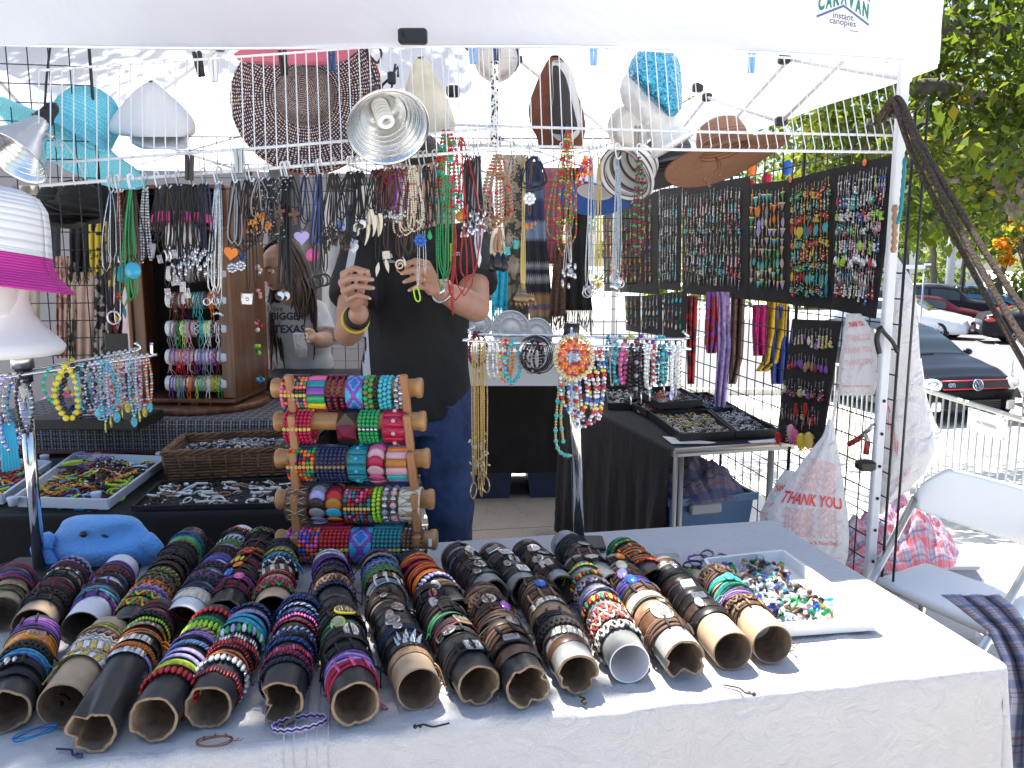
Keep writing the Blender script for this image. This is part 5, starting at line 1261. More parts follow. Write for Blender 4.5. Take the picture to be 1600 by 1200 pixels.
for i in range(6):
 p=onL(-14+i*4)+Vector((0,0,-.10)); g=G(); g.tube([p,p+Vector((.002,0,-.04)),p+Vector((.001*i,0,-.10))], .0035, 6)
 solo(g, 'tassel', pm('cyan',.9), 'long blue tassel hanging below the rack near the pole', 'tassel', 'blue tassels under the rack', base=p)
 # ---------------- foam head with the white and pink hat ----------------
m_foam=mat((.80,.78,.77), .8, bump=.15, bs=500)
hc=lt+Vector((-.03,-.01,.035))
hd=thing('foam_head', 'white foam mannequin head wearing the white and pink straw hat', 'mannequin head', hc)
def headmesh(g, c, S=1.0, yaw=0, neck=True, mi=0, faceless=False):
 """a human head as one surface: c is the middle of the head, the face looks to -Y"""
 prof=[(-.150,.078,.078,0), (-.142,.080,.080,0), (-.125,.066,.066,0), (-.10,.055,.058,.002), (-.07,.052,.058,.0)]if neck else[]
 prof+=[(-.052,.052,.062,-.002), (-.045,.050,.075,-.008), (-.02,.060,.086,-.006), (.01,.068,.093,-.002), (.04,.074,.098,.002), (.07,.075,.098,.006), (.10,.066,.086,.008), (.125,.046,.060,.008), (.138,.022,.03,.008), (.142,.001,.001,.008)]
 cz=.045; M=Matrix.Translation(c)@Matrix.Rotation(yaw, 4, 'Z'); n=40; K=5
 P=[]
 for i in range(len(prof)-1):
  for j in range(K):
   t=j/K; P.append([prof[i][q]*(1-t)+prof[i+1][q]*t for q in range(4)])
 P.append(list(prof[-1])); vs=[]
 for(z, rx, ry, oy)in P:
  for k in range(n):
   a=2*math.pi*k/n; x=rx*math.cos(a); y=oy+ry*math.sin(a)
   fr_=max(0, -math.sin(a)); zz=z-cz
   if z>-.05 and not faceless:
    ax=abs(x)
    nose=math.exp(-(x/.011)**2)*(math.exp(-((z-.012)/.014)**2)*.022+math.exp(-((z-.035)/.02)**2)*.012)
    eye=-math.exp(-((ax-.031)/.016)**2-((z-.042)/.011)**2)*.010; brow=math.exp(-((z-.060)/.009)**2)*.004
    lips=math.exp(-(x/.020)**2)*(math.exp(-((z+.014)/.005)**2)+math.exp(-((z+.025)/.005)**2))*.005; chin=math.exp(-(x/.02)**2-((z+.045)/.012)**2)*.006
    y-=(nose+eye+brow+lips+chin)*(1 if fr_>.3 else 0)
    ear=math.exp(-((y-.008)/.012)**2-((z-.030)/.022)**2)*.012; x+=math.copysign(ear, x)
   vs.append(M@Vector((x*S,y*S,zz*S)))
 R_=len(P); fs=[(i*n+j,i*n+(j+1)%n,(i+1)*n+(j+1)%n,(i+1)*n+j)for i in range(R_-1)for j in range(n)]
 fs.append(tuple(range(n-1,-1,-1))); g.add(vs, fs, mi, True); return g
hm=aty(-14, 440, 1.74)
g=G()
NP=[(.112,-.185), (.118,-.170), (.108,-.155), (.085,-.13), (.066,-.10), (.060,-.07), (.064,-.04), (.075,0), (.08,.04), (.07,.09), (.04,.12), (.002,.13)]
g.lathe([(.001,-.188)]+[(r*1.12,z)for r,z in NP], 44, mx=Matrix.Translation(hm+Vector((0,0,.03)))@Matrix.Diagonal((1,.95,1,1)))
g.build('head', m_foam, hd)
g=G(); headmesh(g, hm+Vector((-.01,-.01,.03)), 1.05, yaw=R(35), neck=False); g.build('face', m_foam, hd)
def straw(name, c1, c2, rings=300.0, axis='Z', rough=.7):
 m, nt, b=nodemat(name)
 tc=N(nt, 'ShaderNodeTexCoord'); w=N(nt, 'ShaderNodeTexWave', wave_type='BANDS', bands_direction=axis); w.inputs['Scale'].default_value=rings; w.inputs['Distortion'].default_value=.4
 nt.links.new(tc.outputs['UV'], w.inputs['Vector']); cr=N(nt, 'ShaderNodeValToRGB'); cr.color_ramp.elements[0].color=(*c1, 1); cr.color_ramp.elements[1].color=(*c2, 1)
 cr.color_ramp.elements[0].position=.05; cr.color_ramp.elements[1].position=.4; nt.links.new(w.outputs['Fac'], cr.inputs['Fac']); nt.links.new(cr.outputs['Color'], b.inputs['Base Color'])
 bp=N(nt, 'ShaderNodeBump', Strength=.6, Distance=.002); nt.links.new(w.outputs['Fac'], bp.inputs['Height']); nt.links.new(bp.outputs['Normal'], b.inputs['Normal']); setin(b, rough=rough); return m
def hat(name, label, M, crown, brim, mats, n=56, band=None, wave=0, wf=3, split=None, group=None, cat='hat', rings=10, hang=None, cz0=0.0, sq=(1,1)):
 """crown and brim are (radius, height) profiles in metres; the hat is swept round with its own floppiness"""
 t=thing(name, label, cat, M.translation, group)
 def part(prof, nm, m, W_, vr):
  k=len(prof)-1; g=G(); nv=k*5
  def f(s, q):
   qq=q*k; i=min(k-1, int(qq)); w=qq-i; r=prof[i][0]*(1-w)+prof[i+1][0]*w; z=prof[i][1]*(1-w)+prof[i+1][1]*w
   a=2*math.pi*s; z+=W_*q*math.sin(a*wf+1)+(hang(a,q)if hang and nm=='brim' else 0)
   return M@Vector((r*math.cos(a)*sq[0],r*math.sin(a)*sq[1],z))
  g.sheet(f, n, nv, closed=False); o=g.build(nm, m, t, thick=.0028); uvize(o, n, nv, 1, vr); return o
 part(crown, 'crown', mats[0], 0, 1); part(brim, 'brim', mats[1], wave, 1)
 if band:
  br, bz, bh, bm=band; g=G(); g.sheet(lambda s, q:M@Vector(((br+.0025)*math.cos(6.2832*s)*sq[0],(br+.0025)*math.sin(6.2832*s)*sq[1],bz+bh*q)), n, 2); g.build('band', bm, t)
 return t
m_strawwhite=straw('straw_white', (.60,.58,.60), (.80,.80,.80), 5.2, 'Y'); m_strawpink=straw('straw_pink', (.30,.01,.14), (.62,.03,.32), 4, 'Y')
Mh=Matrix.Translation(hm+Vector((.012,0,.075)))@Euler((R(-6),R(7),0)).to_matrix().to_4x4()
hat('sun_hat', 'white straw cloche hat with magenta brim on the foam head', Mh, [(.001,.122),(.045,.120),(.075,.108),(.092,.085),(.100,.05),(.107,.0),(.109,-.012)], [(.109,-.012),(.113,-.030),(.122,-.048),(.140,-.064),(.160,-.082)], (m_strawwhite,m_strawpink))
# ---------------- clamp lamps ----------------
m_alu=mat((.78,.79,.80), .22, 1, bump=.12, bs=40); m_bulb=mat((.85,.85,.83), .25, sss=.1)
def clamp_lamp(label, apex, opening_centre, r, cord_pts, bulb=True):
 """aluminium bell reflector: the opening faces along the axis from the apex"""
 a, c=Vector(apex), Vector(opening_centre); t=thing('clamp_lamp', label, 'lamp', a); ax=c-a; L=ax.length; M=along(ax, a)
 prof=[(.020,0), (.023,L*.10), (.030,L*.22), (r*.55,L*.48), (r*.80,L*.75), (r*.94,L*.93), (r,L)]
 P=curve([(x,0,z)for x,z in prof], 4); g=G()
 g.lathe([(p.x,p.z)for p in P]+[(r*1.03,L+.001),(r*1.03,L-.002),(r*.99,L-.003)]+[(p.x-.0018,p.z)for p in reversed(P)], 48, mx=M); o=g.build('reflector', m_alu, t)
 g=G()
 for k in range(5):rr_=r*(.62+.07*k); zz=L*(.55+.085*k); g.tube(ring_path(rr_-.004,40,zz), .0012, 5, True, mx=M)
 g.build('rib', m_alu, o, kind='stuff')
 g=G(); g.lathe([(0,-.055),(.012,-.055),(.017,-.045),(.019,-.02),(.0225,-.012),(.0225,.004),(.018,.006),(0,.006)], 20, mx=M); g.build('socket', m_black, t)
 if bulb:
  g=G(); n=120; turns=4.5; g.tube([M@Vector((.0165*math.cos(2*math.pi*turns*i/n),.0165*math.sin(2*math.pi*turns*i/n),L*.30+L*.52*i/n))for i in range(n+1)], .0062, 8)
  g.lathe([(0,L*.05),(.018,L*.05),(.0225,L*.14),(.0225,L*.27),(0,L*.28)], 18, mx=M); b_=g.build('bulb', m_bulb, t)
 if cord_pts:g=G(); g.tube(curve(cord_pts,8), .003, 6); g.build('cord', m_black, t)
 return t
ap=aty(594, 138, 2.20); oc=aty(607, 198, 2.10)
clamp_lamp('silver clamp lamp with a spiral bulb hanging at the middle of the shelf', aty(590,158,2.185), aty(607,200,2.085), .100, [aty(588,128,2.21),aty(578,100,2.22),aty(574,74,2.20),aty(586,70,2.19),aty(596,82,2.19),aty(590,98,2.2),aty(580,90,2.2)])
g=G(); a=aty(610, 150, 2.19)
g.tube([a,aty(616,112,2.2),aty(618,100,2.2)], .003, 6); g.tube([aty(606,128,2.2),aty(612,118,2.19),aty(622,104,2.21),aty(622,120,2.2)], .003, 6)
g.box(aty(612,122,2.2), (.02,.02,.03), bev=.003); g.tube([aty(592,138,2.2),aty(606,125,2.2)], .0035, 6)
solo(g, 'spring_clamp', m_black, 'black spring clamp fixing the lamp to the shelf', 'clamp', base=a)
clamp_lamp('silver clamp lamp seen from the side on the black wire grid', aty(66,188,2.10), aty(18,246,2.02), .082, [aty(70,168,2.1),aty(73,120,2.15),aty(80,60,2.2),aty(82,35,2.25)], bulb=False)
g=G(); g.tube(curve([aty(62,200,2.08),aty(80,216,2.07),aty(96,222,2.07),aty(90,232,2.07),aty(86,220,2.07),aty(100,222,2.07),aty(120,250,2.08),aty(132,275,2.1)],8), .0018, 6)
g.tube([aty(64,202,2.08),aty(84,215,2.07)], .006, 4)
solo(g, 'clamp_bracket', m_steel, 'coiled wire bracket of the side lamp', 'bracket', base=aty(62,200,2.08))
# ---------------- hats on and behind the shelf ----------------
def dotted(name, base, dot, sc_=60, thr=.32, base2=None):
 m, nt, b=nodemat(name)
 tc=N(nt, 'ShaderNodeTexCoord'); mp=N(nt, 'ShaderNodeMapping'); mp.inputs['Scale'].default_value=(sc_, sc_*.25, 1); nt.links.new(tc.outputs['UV'], mp.inputs['Vector'])
 v=N(nt, 'ShaderNodeTexVoronoi'); v.inputs['Scale'].default_value=1.0; v.inputs['Randomness'].default_value=.25; nt.links.new(mp.outputs[0], v.inputs['Vector'])
 cr=N(nt, 'ShaderNodeValToRGB'); cr.color_ramp.interpolation='CONSTANT'; cr.color_ramp.elements[0].color=(*dot, 1); cr.color_ramp.elements[1].color=(*base, 1); cr.color_ramp.elements[1].position=thr
 nt.links.new(v.outputs['Distance'], cr.inputs['Fac']); nt.links.new(cr.outputs['Color'], b.inputs['Base Color']); setin(b, rough=.8)
 bp=N(nt, 'ShaderNodeBump', Strength=.7, Distance=.002); nt.links.new(v.outputs['Distance'], bp.inputs['Height']); nt.links.new(bp.outputs['Normal'], b.inputs['Normal']); return m
m_purplehat=dotted('purple_straw', (.045,.025,.06), (.75,.62,.45), 110, .30)
m_stripehat=straw('striped_straw', (.55,.12,.06), (.62,.16,.30), 1.2, 'Y')
def disc_hat(name, label, c, normal, r, mats, cr=.09, ch=.09, floppy=.02, roll=0, wf=2, group=None, sq=(1,1)):
 M=along(normal, c, roll);
 return hat(name, label, M, [(.001,ch),(cr*.5,ch),(cr*.85,ch*.85),(cr,ch*.4),(cr*1.03,0)], [(cr*1.03,0),(cr*1.1,-.004),(r*.75,-.008),(r,-.012)], mats, wave=floppy, wf=wf, group=group, sq=sq)
 # big purple hat, its crown toward the camera
hc_=aty(478, 150, 2.42)
disc_hat('sun_hat', 'huge purple dotted straw hat with orange edge behind the shelf', hc_, (.02,-1,.18), .215, (m_purplehat,m_purplehat), cr=.078, ch=.05, floppy=.012)
g=G(); M=along((.02,-1,.18), hc_+Vector((0,.012,0))); g.tube([M@ringpt(2*math.pi*k/60,.216,-.012+.012*math.sin(4*math.pi*k/60+1))for k in range(60)], .0028, 6, True)
e_=g.build('brim_edge', mat((.55,.13,.05),.7), [o for o in COL.objects if o.name=='sun_hat.001'][0]);
hanging_cloth('sun_hat', 'orange and pink striped hat brim folded over the top of the purple hat', [(50,480,590),(58,440,585),(72,390,570),(84,365,552),(94,372,540),(101,420,505)], lambda s, t:2.33-.02*math.sin(3.14*s), m_stripehat, fold=.006, ff=6, cat='hat', uvs=1, sv=5)
# turquoise hat
m_turqhat=dotted('turquoise_straw', (.13,.52,.68), (.22,.72,.85), 90, .35)
Mq=Matrix.Translation(aty(122,208,2.36))@Euler((R(-22),R(24),0)).to_matrix().to_4x4()
hat('sun_hat', 'turquoise crocheted sun hat with a drooping brim at the shelf end', Mq, [(.001,.135),(.04,.13),(.072,.105),(.088,.06),(.090,.0)], [(.090,0),(.115,-.02),(.165,-.035),(.215,-.048)], (m_turqhat,m_turqhat), wave=.012, wf=2, sq=(1,.9))
m_lamphat=mat((.72,.72,.76), .85, bump=.6, bs=14)
def cloth_cap(label, rows, Y, depth, m, seed, name='knit_cap', cat='cap'):
 t=[0]; k=len(rows)-1; g=G()
 def f(s, q):
  y, xl, xr=rowcurve(rows, q)
  a=2*math.pi*s; dd=depth*math.sin(min(1,q*1.25+.05)*math.pi/2)
  fold=1+.05*math.sin(a*5+seed)*(1-q*.4)+.06*noise.noise(Vector((math.cos(a)*2,math.sin(a)*2,q*3+seed)))
  return aty((xl+xr)/2-math.cos(a)*(xr-xl)/2*min(1.02,fold), y+2*math.sin(a), Y-math.sin(a)*dd*fold)
 g.sheet(f, 52, 28, closed=True); o=solo(g, name, m, label, cat, base=f(.25,1)); return o
cloth_cap('white satin beret drooping behind the shelf', [(127,232,240),(140,212,258),(165,190,285),(190,172,306),(206,174,309),(212,190,300)], 2.36, .10, m_lamphat, 1.2, 'beret', 'beret')
cloth_cap('thin band of the white satin beret', [(208,205,292),(222,205,296),(232,220,294)], 2.36, .08, m_lamphat, 2.2, 'beret_band', 'hat band')
cloth_cap('cream pointed cloth hat beside the lamp', [(90,652,662),(100,645,672),(140,632,692),(180,628,708),(203,635,710),(208,645,700)], 2.40, .07, mat((.72,.66,.52),.85,var=.2,vs=10,bump=.5,bs=15), 4.1)
cloth_cap('brown suede slouch hat hanging by its folded side', [(88,860,874),(100,852,884),(130,838,896),(165,826,908),(195,828,914),(215,838,912),(232,842,908)], 2.52, .07, mat((.16,.055,.03),.9,var=.25,vs=12,bump=.4,bs=40), 5.5, 'slouch_hat', 'hat')
cloth_cap('grey lining opening of the brown suede hat', [(96,863,882),(110,862,893),(150,864,903),(190,860,908),(208,862,905),(218,870,896)], 2.455, .035, mat((.55,.55,.56),.8), 6.5, 'hat_lining', 'lining')
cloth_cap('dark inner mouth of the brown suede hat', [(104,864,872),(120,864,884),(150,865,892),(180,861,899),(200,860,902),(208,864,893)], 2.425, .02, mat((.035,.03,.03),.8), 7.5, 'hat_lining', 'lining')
# white foam head with blue sequin cap
fh=aty(1008, 148, 2.62); t_=thing('foam_head', 'white foam head tilted under the blue sequin cap', 'mannequin head', fh)
g=G(); headmesh(g, Vector((0,0,0)), .92, neck=True); g.v=[tuple(Matrix.Translation(fh)@(Euler((R(10),R(-28),R(-30))).to_matrix().to_4x4())@Vector(q))for q in g.v]; g.build('head', mat((.8,.8,.82),.7), t_)
m_sequin=bpy.data.materials.new('blue_sequins'); m_sequin.use_nodes=True; _nt=m_sequin.node_tree; _b=_nt.nodes['Principled BSDF']
_tc=N(_nt, 'ShaderNodeTexCoord'); _v=N(_nt, 'ShaderNodeTexVoronoi'); _v.inputs['Scale'].default_value=190.0; _nt.links.new(_tc.outputs['Object'], _v.inputs['Vector'])
_cr=N(_nt, 'ShaderNodeValToRGB'); _cr.color_ramp.elements[0].color=(.01, .10, .22, 1); _cr.color_ramp.elements[1].color=(.10, .55, .80, 1); _nt.links.new(_v.outputs['Color'], _cr.inputs['Fac']); _nt.links.new(_cr.outputs['Color'], _b.inputs['Base Color'])
_mxn=N(_nt, 'ShaderNodeMixRGB'); _mxn.blend_type='ADD'
_g=N(_nt, 'ShaderNodeNewGeometry'); _vm=N(_nt, 'ShaderNodeVectorMath', operation='MULTIPLY_ADD'); _sub=N(_nt, 'ShaderNodeVectorMath', operation='SUBTRACT'); _sub.inputs[1].default_value=(.5, .5, .5)
_nt.links.new(_v.outputs['Color'], _sub.inputs[0]); _nt.links.new(_sub.outputs[0], _vm.inputs[0]); _vm.inputs[1].default_value=(1.1, 1.1, 1.1); _nt.links.new(_g.outputs['Normal'], _vm.inputs[2]); _nt.links.new(_vm.outputs[0], _b.inputs['Normal']); setin(_b, rough=.25, metal=.7)
cloth_cap('slouchy blue sequin cap on the tilted foam head', [(74,1015,1035),(80,998,1050),(95,986,1060),(115,980,1064),(130,992,1065),(150,1010,1066),(168,1028,1065),(180,1042,1056)], 2.56, .10, m_sequin, 3.3)
q=aty(984, 200, 2.60); disc_hat('felt_hat', 'small off-white round hat clipped under the sequin cap', q, (.05,-1,-.1), .068, (mat((.66,.63,.60),.9,bump=.3,bs=200),)*2, cr=.05, ch=.02, floppy=.004)
q=aty(775, 92, 2.60); disc_hat('felt_hat', 'off-white round hat clipped near the middle of the top rail', q, (.05,-1,-.1), .066, (mat((.66,.63,.60),.9,bump=.3,bs=200),)*2, cr=.05, ch=.02, floppy=.004)
hanging_cloth('printed_cap', 'blue printed cloth showing behind the round off-white hat', [(56,712,815),(66,716,815),(80,730,812),(100,798,812),(112,798,806)], lambda s, t:2.68, mat((.05,.10,.35),.8,var=.6,vs=60), fold=.01, ff=8, cat='cap')
# brown and dark sun hats under the right-hand shelf
m_brownstraw=straw('brown_straw', (.20,.09,.05), (.34,.17,.10), 6, 'Y'); m_darkstraw=straw('dark_straw', (.02,.02,.022), (.07,.07,.075), 5, 'Y')
def tilt_hat(px, py, Y, label, mats, rx, ry, k=1.0, brim=.17):
 M=Matrix.Translation(aty(px,py,Y))@Euler((R(rx),R(ry),0)).to_matrix().to_4x4()
 return hat('sun_hat', label, M, [(.001,.105*k),(.04*k,.10*k),(.068*k,.085*k),(.080*k,.05*k),(.083*k,0)], [(.083*k,0),(.11*k,-.012),(brim*.8,-.022),(brim,-.03)], mats, wave=.012, wf=2, band=(.083*k,.0,.02,mats[0]))
tilt_hat(1132, 235, 2.75, 'brown straw sun hat with wide brim and a tied cord', (m_brownstraw,m_brownstraw), -14, -14, 1.0, .205)
g=G(); g.tube(curve([aty(1118,245,2.62),aty(1122,262,2.58),aty(1112,272,2.56),aty(1106,285,2.54)],5), .0022, 6); g.tube(curve([aty(1118,245,2.62),aty(1126,256,2.58),aty(1124,272,2.56)],5), .0022, 6)
for q in((1106,286), (1124,273), (1100,280), (1108,290)):g.ball(aty(*q,2.54), .006)
solo(g, 'knotted_string', m_brownstraw, 'knotted straw cord hanging on the brown sun hat', 'cord', base=aty(1118,245,2.62))
tilt_hat(1048, 255, 3.1, 'dark grey straw hat with see-through bands beside the brown one', (m_darkstraw,m_darkstraw), -10, -12, 1.02, .19)
# striped white hat and white-blue hat
m_zebra=straw('striped_white', (.06,.06,.07), (.80,.80,.80), 1.3, 'Y')
tilt_hat(984, 268, 2.9, 'white hat with thin black stripes hanging under the shelf', (m_zebra,m_zebra), -35, 48, .95, .105)
tilt_hat(930, 300, 3.6, 'white hat with blue underside behind the silver chains', (mat((.75,.76,.78),.8),mat((.04,.14,.5),.8)), -20, 10, .95, .16)
# black hat with pink brim on a small head near the wooden tower, sunlit inside
hat('sun_hat', 'black hat with a pink brim on top of the wooden tower', Matrix.Translation(aty(285,335,2.9))@Euler((R(-4),0,0)).to_matrix().to_4x4(), [(.001,.10),(.06,.095),(.085,.06),(.09,0)], [(.09,0),(.10,-.015),(.115,-.035)], (mat((.02,.018,.02),.8),mat((.6,.03,.2),.8)))
g=G(); headmesh(g, aty(285,372,2.9), .75, neck=False); solo(g, 'foam_head', m_foam, 'small foam head under the black and pink hat', 'mannequin head', base=aty(285,390,2.9))
tilt_hat(372, 335, 3.2, 'tan straw hat on the far side of the wooden tower', (mat((.5,.28,.10),.8),mat((.5,.28,.10),.8)), 0, 0, .85, .11)
for(px, py, Y, lab)in((88,330,2.85,'black cap on the rear display, nearest the foam head'), (122,322,2.8,'black cap beside the bead strands'), (150,318,2.9,'black cap with an orange mark behind the strands')):
 tilt_hat(px, py, Y, lab, (m_cloth_black,m_cloth_black), -10, 10, .8, .095)
 # clothes pegs on the top rails
def peg(px, py, Y, col, label, ang=0, L=.062):
 p=aty(px, py, Y); g=G(); M=Matrix.Translation(p)@Matrix.Rotation(R(ang), 4, 'Y')
 for s in(-1, 1):g.box((s*.0065,0,-L/2), (.009,.012,L), mx=M@Matrix.Rotation(s*.03,4,'Y'), bev=.002)
 g.tube([M@Vector((-.011,0,-L*.35)),M@Vector((.011,0,-L*.35))], .002, 6)
 solo(g, 'clothes_peg', col, label, 'clothes peg', 'clothes pegs on the shelf', base=p)
m_pegblue=mat((.20,.42,.75), .4); m_pegnavy=mat((.02,.06,.16), .4)
for(px, py, Y, c, lab, an)in((307,80,2.15,m_black,'black peg clipped open over the white beret',-8), (333,88,2.15,mat((.75,.76,.78),.4),'white peg next to the black open peg',0), (441,78,2.2,m_black,'black peg holding the purple hat',-3), (517,72,2.2,m_pegnavy,'navy peg holding the purple hat',-2), (738,62,2.3,m_pegblue,'light blue peg on the top rail near the lamp',-2), (776,58,2.3,m_pegnavy,'dark peg clipping the leopard lanyard',0), (928,66,2.4,m_pegblue,'light blue peg between the brown hat and sequin cap',0), (1175,78,2.42,m_pegblue,'pale blue double peg near the canopy lettering',0), (882,194,2.4,m_pegnavy,'navy peg holding the red and green bead strands',0), (997,196,2.42,mat((.3,.28,.26),.5),'grey peg clipped on the small round hat',0), (296,242,2.1,mat((.04,.03,.03),.5),'dark wooden peg on the lower rail over the pink brim hat',4), (372,232,2.12,m_steel,'metal peg on the lower rail beside white hooks',0)):
 peg(px, py, Y, c, lab, an)
 # ---------------- necklaces on hooks along the lower rail ----------------
def hookfor(px, Y0, col=None, big=False, y_top=None):
 p=shelf_bottom(px); g=G(); q=p+Vector((0,-.006,0))
 L=.035 if big else .024
 g.tube(curve([q+Vector((.008,0,-.004)),q+Vector((.006,0,.008)),q+Vector((0,0,.010)),q+Vector((-.004,0,.002)),q+Vector((0,0,-L)),q+Vector((.006,-.004,-L-.008)),q+Vector((.012,-.004,-L))],4), .0019, 6)
 return p, g, q+Vector((.003,-.003,-L-.004))
def strand(g, top, bot, w, r, n=5, mi=0, bead=None, seed=0, cols=1, sway=.0, k=14):
 """both sides of a hanging loop"""
 rr_=random.Random(seed); top=Vector(top); bot=Vector(bot); L=(top-bot).length; P=[]
 ph=rr_.uniform(0, 6)
 for sgn in(-1, 1):
  seg=[]
  for i in range(k+1):
   t=i/k; x=sgn*w/2*math.sin(min(1,t*1.15+.02)*math.pi*.5)**.8*(1 if t<.82 else math.sqrt(max(0,1-((t-.82)/.18)**2)))
   q=top+(bot-top)*t+Vector((x+sway*math.sin(t*5+ph)*.5,.4*sway*math.cos(t*4+ph),0)); seg.append(q)
  P.append(seg)
 path=P[0]+P[1][::-1][1:]
 if bead:
  dist=sum((path[i+1]-path[i]).length for i in range(len(path)-1)); nb=int(dist/(2*bead)); acc=0; j=0; step=dist/nb; cur=0
  for b_ in range(nb):
   tgt_=b_*step
   while j<len(path)-2 and cur+(path[j+1]-path[j]).length<tgt_:cur+=(path[j+1]-path[j]).length; j+=1
   q=path[j]+(path[j+1]-path[j]).normalized()*(tgt_-cur)
   g.ball(q, (bead,bead,bead*.95), 6, 4, mi=mi+[0,0,1,0,2,1,0][b_%7]%cols)
  g.tube(path, .0007, 3, mi=mi)
 else:g.tube(path, r, n, mi=mi)
def pend(kind, p, s=1.0, m=None, parent=None, rot=0):
 p=Vector(p); g=G(); M=Matrix.Translation(p)@Matrix.Rotation(R(90), 4, 'X')@Matrix.Rotation(R(rot), 4, 'Z')
 s=s*.01
 if kind=='heart':
  P=[(1.15*s*16*math.sin(t)**3/16,1.0*s*(13*math.cos(t)-5*math.cos(2*t)-2*math.cos(3*t)-math.cos(4*t))/14)for t in[6.283*k/28 for k in range(28)]]
  g.prism(P, .003, mx=M)
 elif kind=='disc':g.lathe([(0,-.0015),(s,-.0015),(s*1.02,0),(s,.0015),(0,.0015)], 24, mx=M)
 elif kind=='ring':g.tube([M@Vector((s*math.cos(a),s*math.sin(a),0))for a in[6.283*k/24 for k in range(24)]], s*.16, 6, True)
 elif kind=='cross':
  g.box((0,0,0), (s*.42,s*2.2,.003), mx=M, bev=.0008); g.box((0,s*.35,.0005), (s*1.4,s*.42,.0042), mx=M, bev=.0008)
 elif kind=='cone':g.lathe([(0,-s*2),(s*.15,-s*1.9),(s*.75,s*.6),(s*.6,s),(0,s)], 10, mx=Matrix.Translation(p))
 elif kind=='tag':
  g.box((0,0,0), (s*1.1,s*2.0,.002), mx=M, bev=.0008); g.tube([M@Vector(q)for q in((-s*.35,s*.7,.0016),(s*.35,s*.7,.0016),(s*.35,-s*.7,.0016),(-s*.35,-s*.7,.0016))], .0007, 4, True); g.ball(tuple(M@Vector((0,0,.001))), (s*.25,.001,s*.3), 8, 4)
 elif kind=='claw':g.tube(curve([M@Vector(q)for q in((0,s,0),(s*.2,0,0),(s*.1,-s*.8,0),(-s*.3,-s*1.6,0))],4), [s*.3*(1-i/12.5)+.0004 for i in range(13)], 8)
 elif kind=='tusk':g.tube(curve([M@Vector(q)for q in((0,s,0),(s*.08,0,0),(-s*.05,-s*1.2,0),(-s*.25,-s*2.0,0))],4), [s*.28*(1-(i/12.5)**2)+.0005 for i in range(13)], 8)
 elif kind=='drop':g.lathe([(0,-s*1.1),(s*.45,-s*.9),(s*.62,-s*.4),(s*.4,s*.4),(s*.08,s*1.2),(0,s*1.2)], 10, mx=Matrix.Translation(p)@Matrix.Diagonal((1,.5,1,1)))
 elif kind=='leaf':g.prism([(0,-s*1.7),(s*.35,-s*.6),(s*.42,.2*s),(s*.2,s),(0,s*1.4),(-s*.2,s),(-s*.42,.2*s),(-s*.35,-s*.6)], .0025, mx=M)
 elif kind=='flower':
  for k in range(8):a=k*.785; g.ball(tuple(M@Vector((math.cos(a)*s*.7,math.sin(a)*s*.7,0))), (s*.34,.0025,s*.34), 8, 4)
  g.ball(tuple(p), (s*.4,.004,s*.4), 8, 4)
 elif kind=='spiral':
  g.tube([M@Vector(((s*(1.0-k/46))*math.cos(k*.28),(s*(1.0-k/46))*math.sin(k*.28),0))for k in range(38)], [s*.22*(1-k/60)for k in range(38)], 7)
  g.tube([M@Vector((s,0,0)),M@Vector((s*.7,s*.9,0)),M@Vector((s*.2,s*1.6,0))], [s*.22,s*.2,s*.06], 7)
 elif kind=='carabiner':g.tube([M@Vector((s*.55*math.cos(a),s*1.5*math.copysign(abs(math.sin(a))**.6,math.sin(a)),0))for a in[6.283*k/24 for k in range(24)]], s*.17, 7, True)
 elif kind=='glasses':
  for sg in(-1, 1):g.tube([M@Vector((sg*s*.62+s*.5*math.cos(a),s*.5*math.sin(a),0))for a in[6.283*k/18 for k in range(18)]], s*.12, 6, True)
  g.tube([M@Vector((-s*.12,.1*s,0)),M@Vector((s*.12,.1*s,0))], s*.1, 6)
 elif kind=='moustache':
  for sg in(-1, 1):g.tube(curve([M@Vector((sg*s*x,s*y,0))for x,y in((.02,.1),(.45,.22),(.9,-.15),(1.25,.25))],5), [s*q for q in(.12,.2,.26,.3,.3,.29,.27,.25,.22,.2,.17,.14,.1,.07,.04,.02)], 7)
 elif kind=='elephant':
  g.ball(tuple(p), (s*1.35,s*.35,s*.75), 14, 8); g.ball(tuple(p+Vector((s*1.25,-.002,s*.05))), (s*.55,s*.3,s*.55), 12, 6)
  for x in(-.85, -.35, .35, .8):g.tube([p+Vector((s*x,0,-s*.3)),p+Vector((s*x,0,-s*1.15))], s*.22, 7)
  g.tube(curve([p+Vector((s*1.6,0,0)),p+Vector((s*1.9,0,-s*.5)),p+Vector((s*1.85,0,-s*1.0))],4), s*.14, 6)
 elif kind=='yinyang':
  g.lathe([(0,-.0015),(s,-.0015),(s,.0015),(0,.0015)], 22, mx=M)
  P=[(s*.98*math.cos(a),s*.98*math.sin(a))for a in[1.571+3.1416*k/12 for k in range(13)]]+[(s*.49*math.cos(a),-s*.49+s*.49*math.sin(a))for a in[-1.571+3.1416*k/8 for k in range(9)]]+[(-s*.49*math.cos(a),s*.49+s*.49*math.sin(a))for a in[-1.571+3.1416*k/8 for k in range(1,8)]]
  g.prism(P, .0036, mx=M, mi=1); g.ball(tuple(M@Vector((.12*s,s*.49,.0018))), (s*.15,.001,s*.15), 8, 4, mi=0); g.ball(tuple(M@Vector((0.1*s,-s*.49,.0018))), (s*.15,.001,s*.15), 8, 4, mi=1)
  return g.build('pendant', [m_white,m_black], parent)
 elif kind=='square':
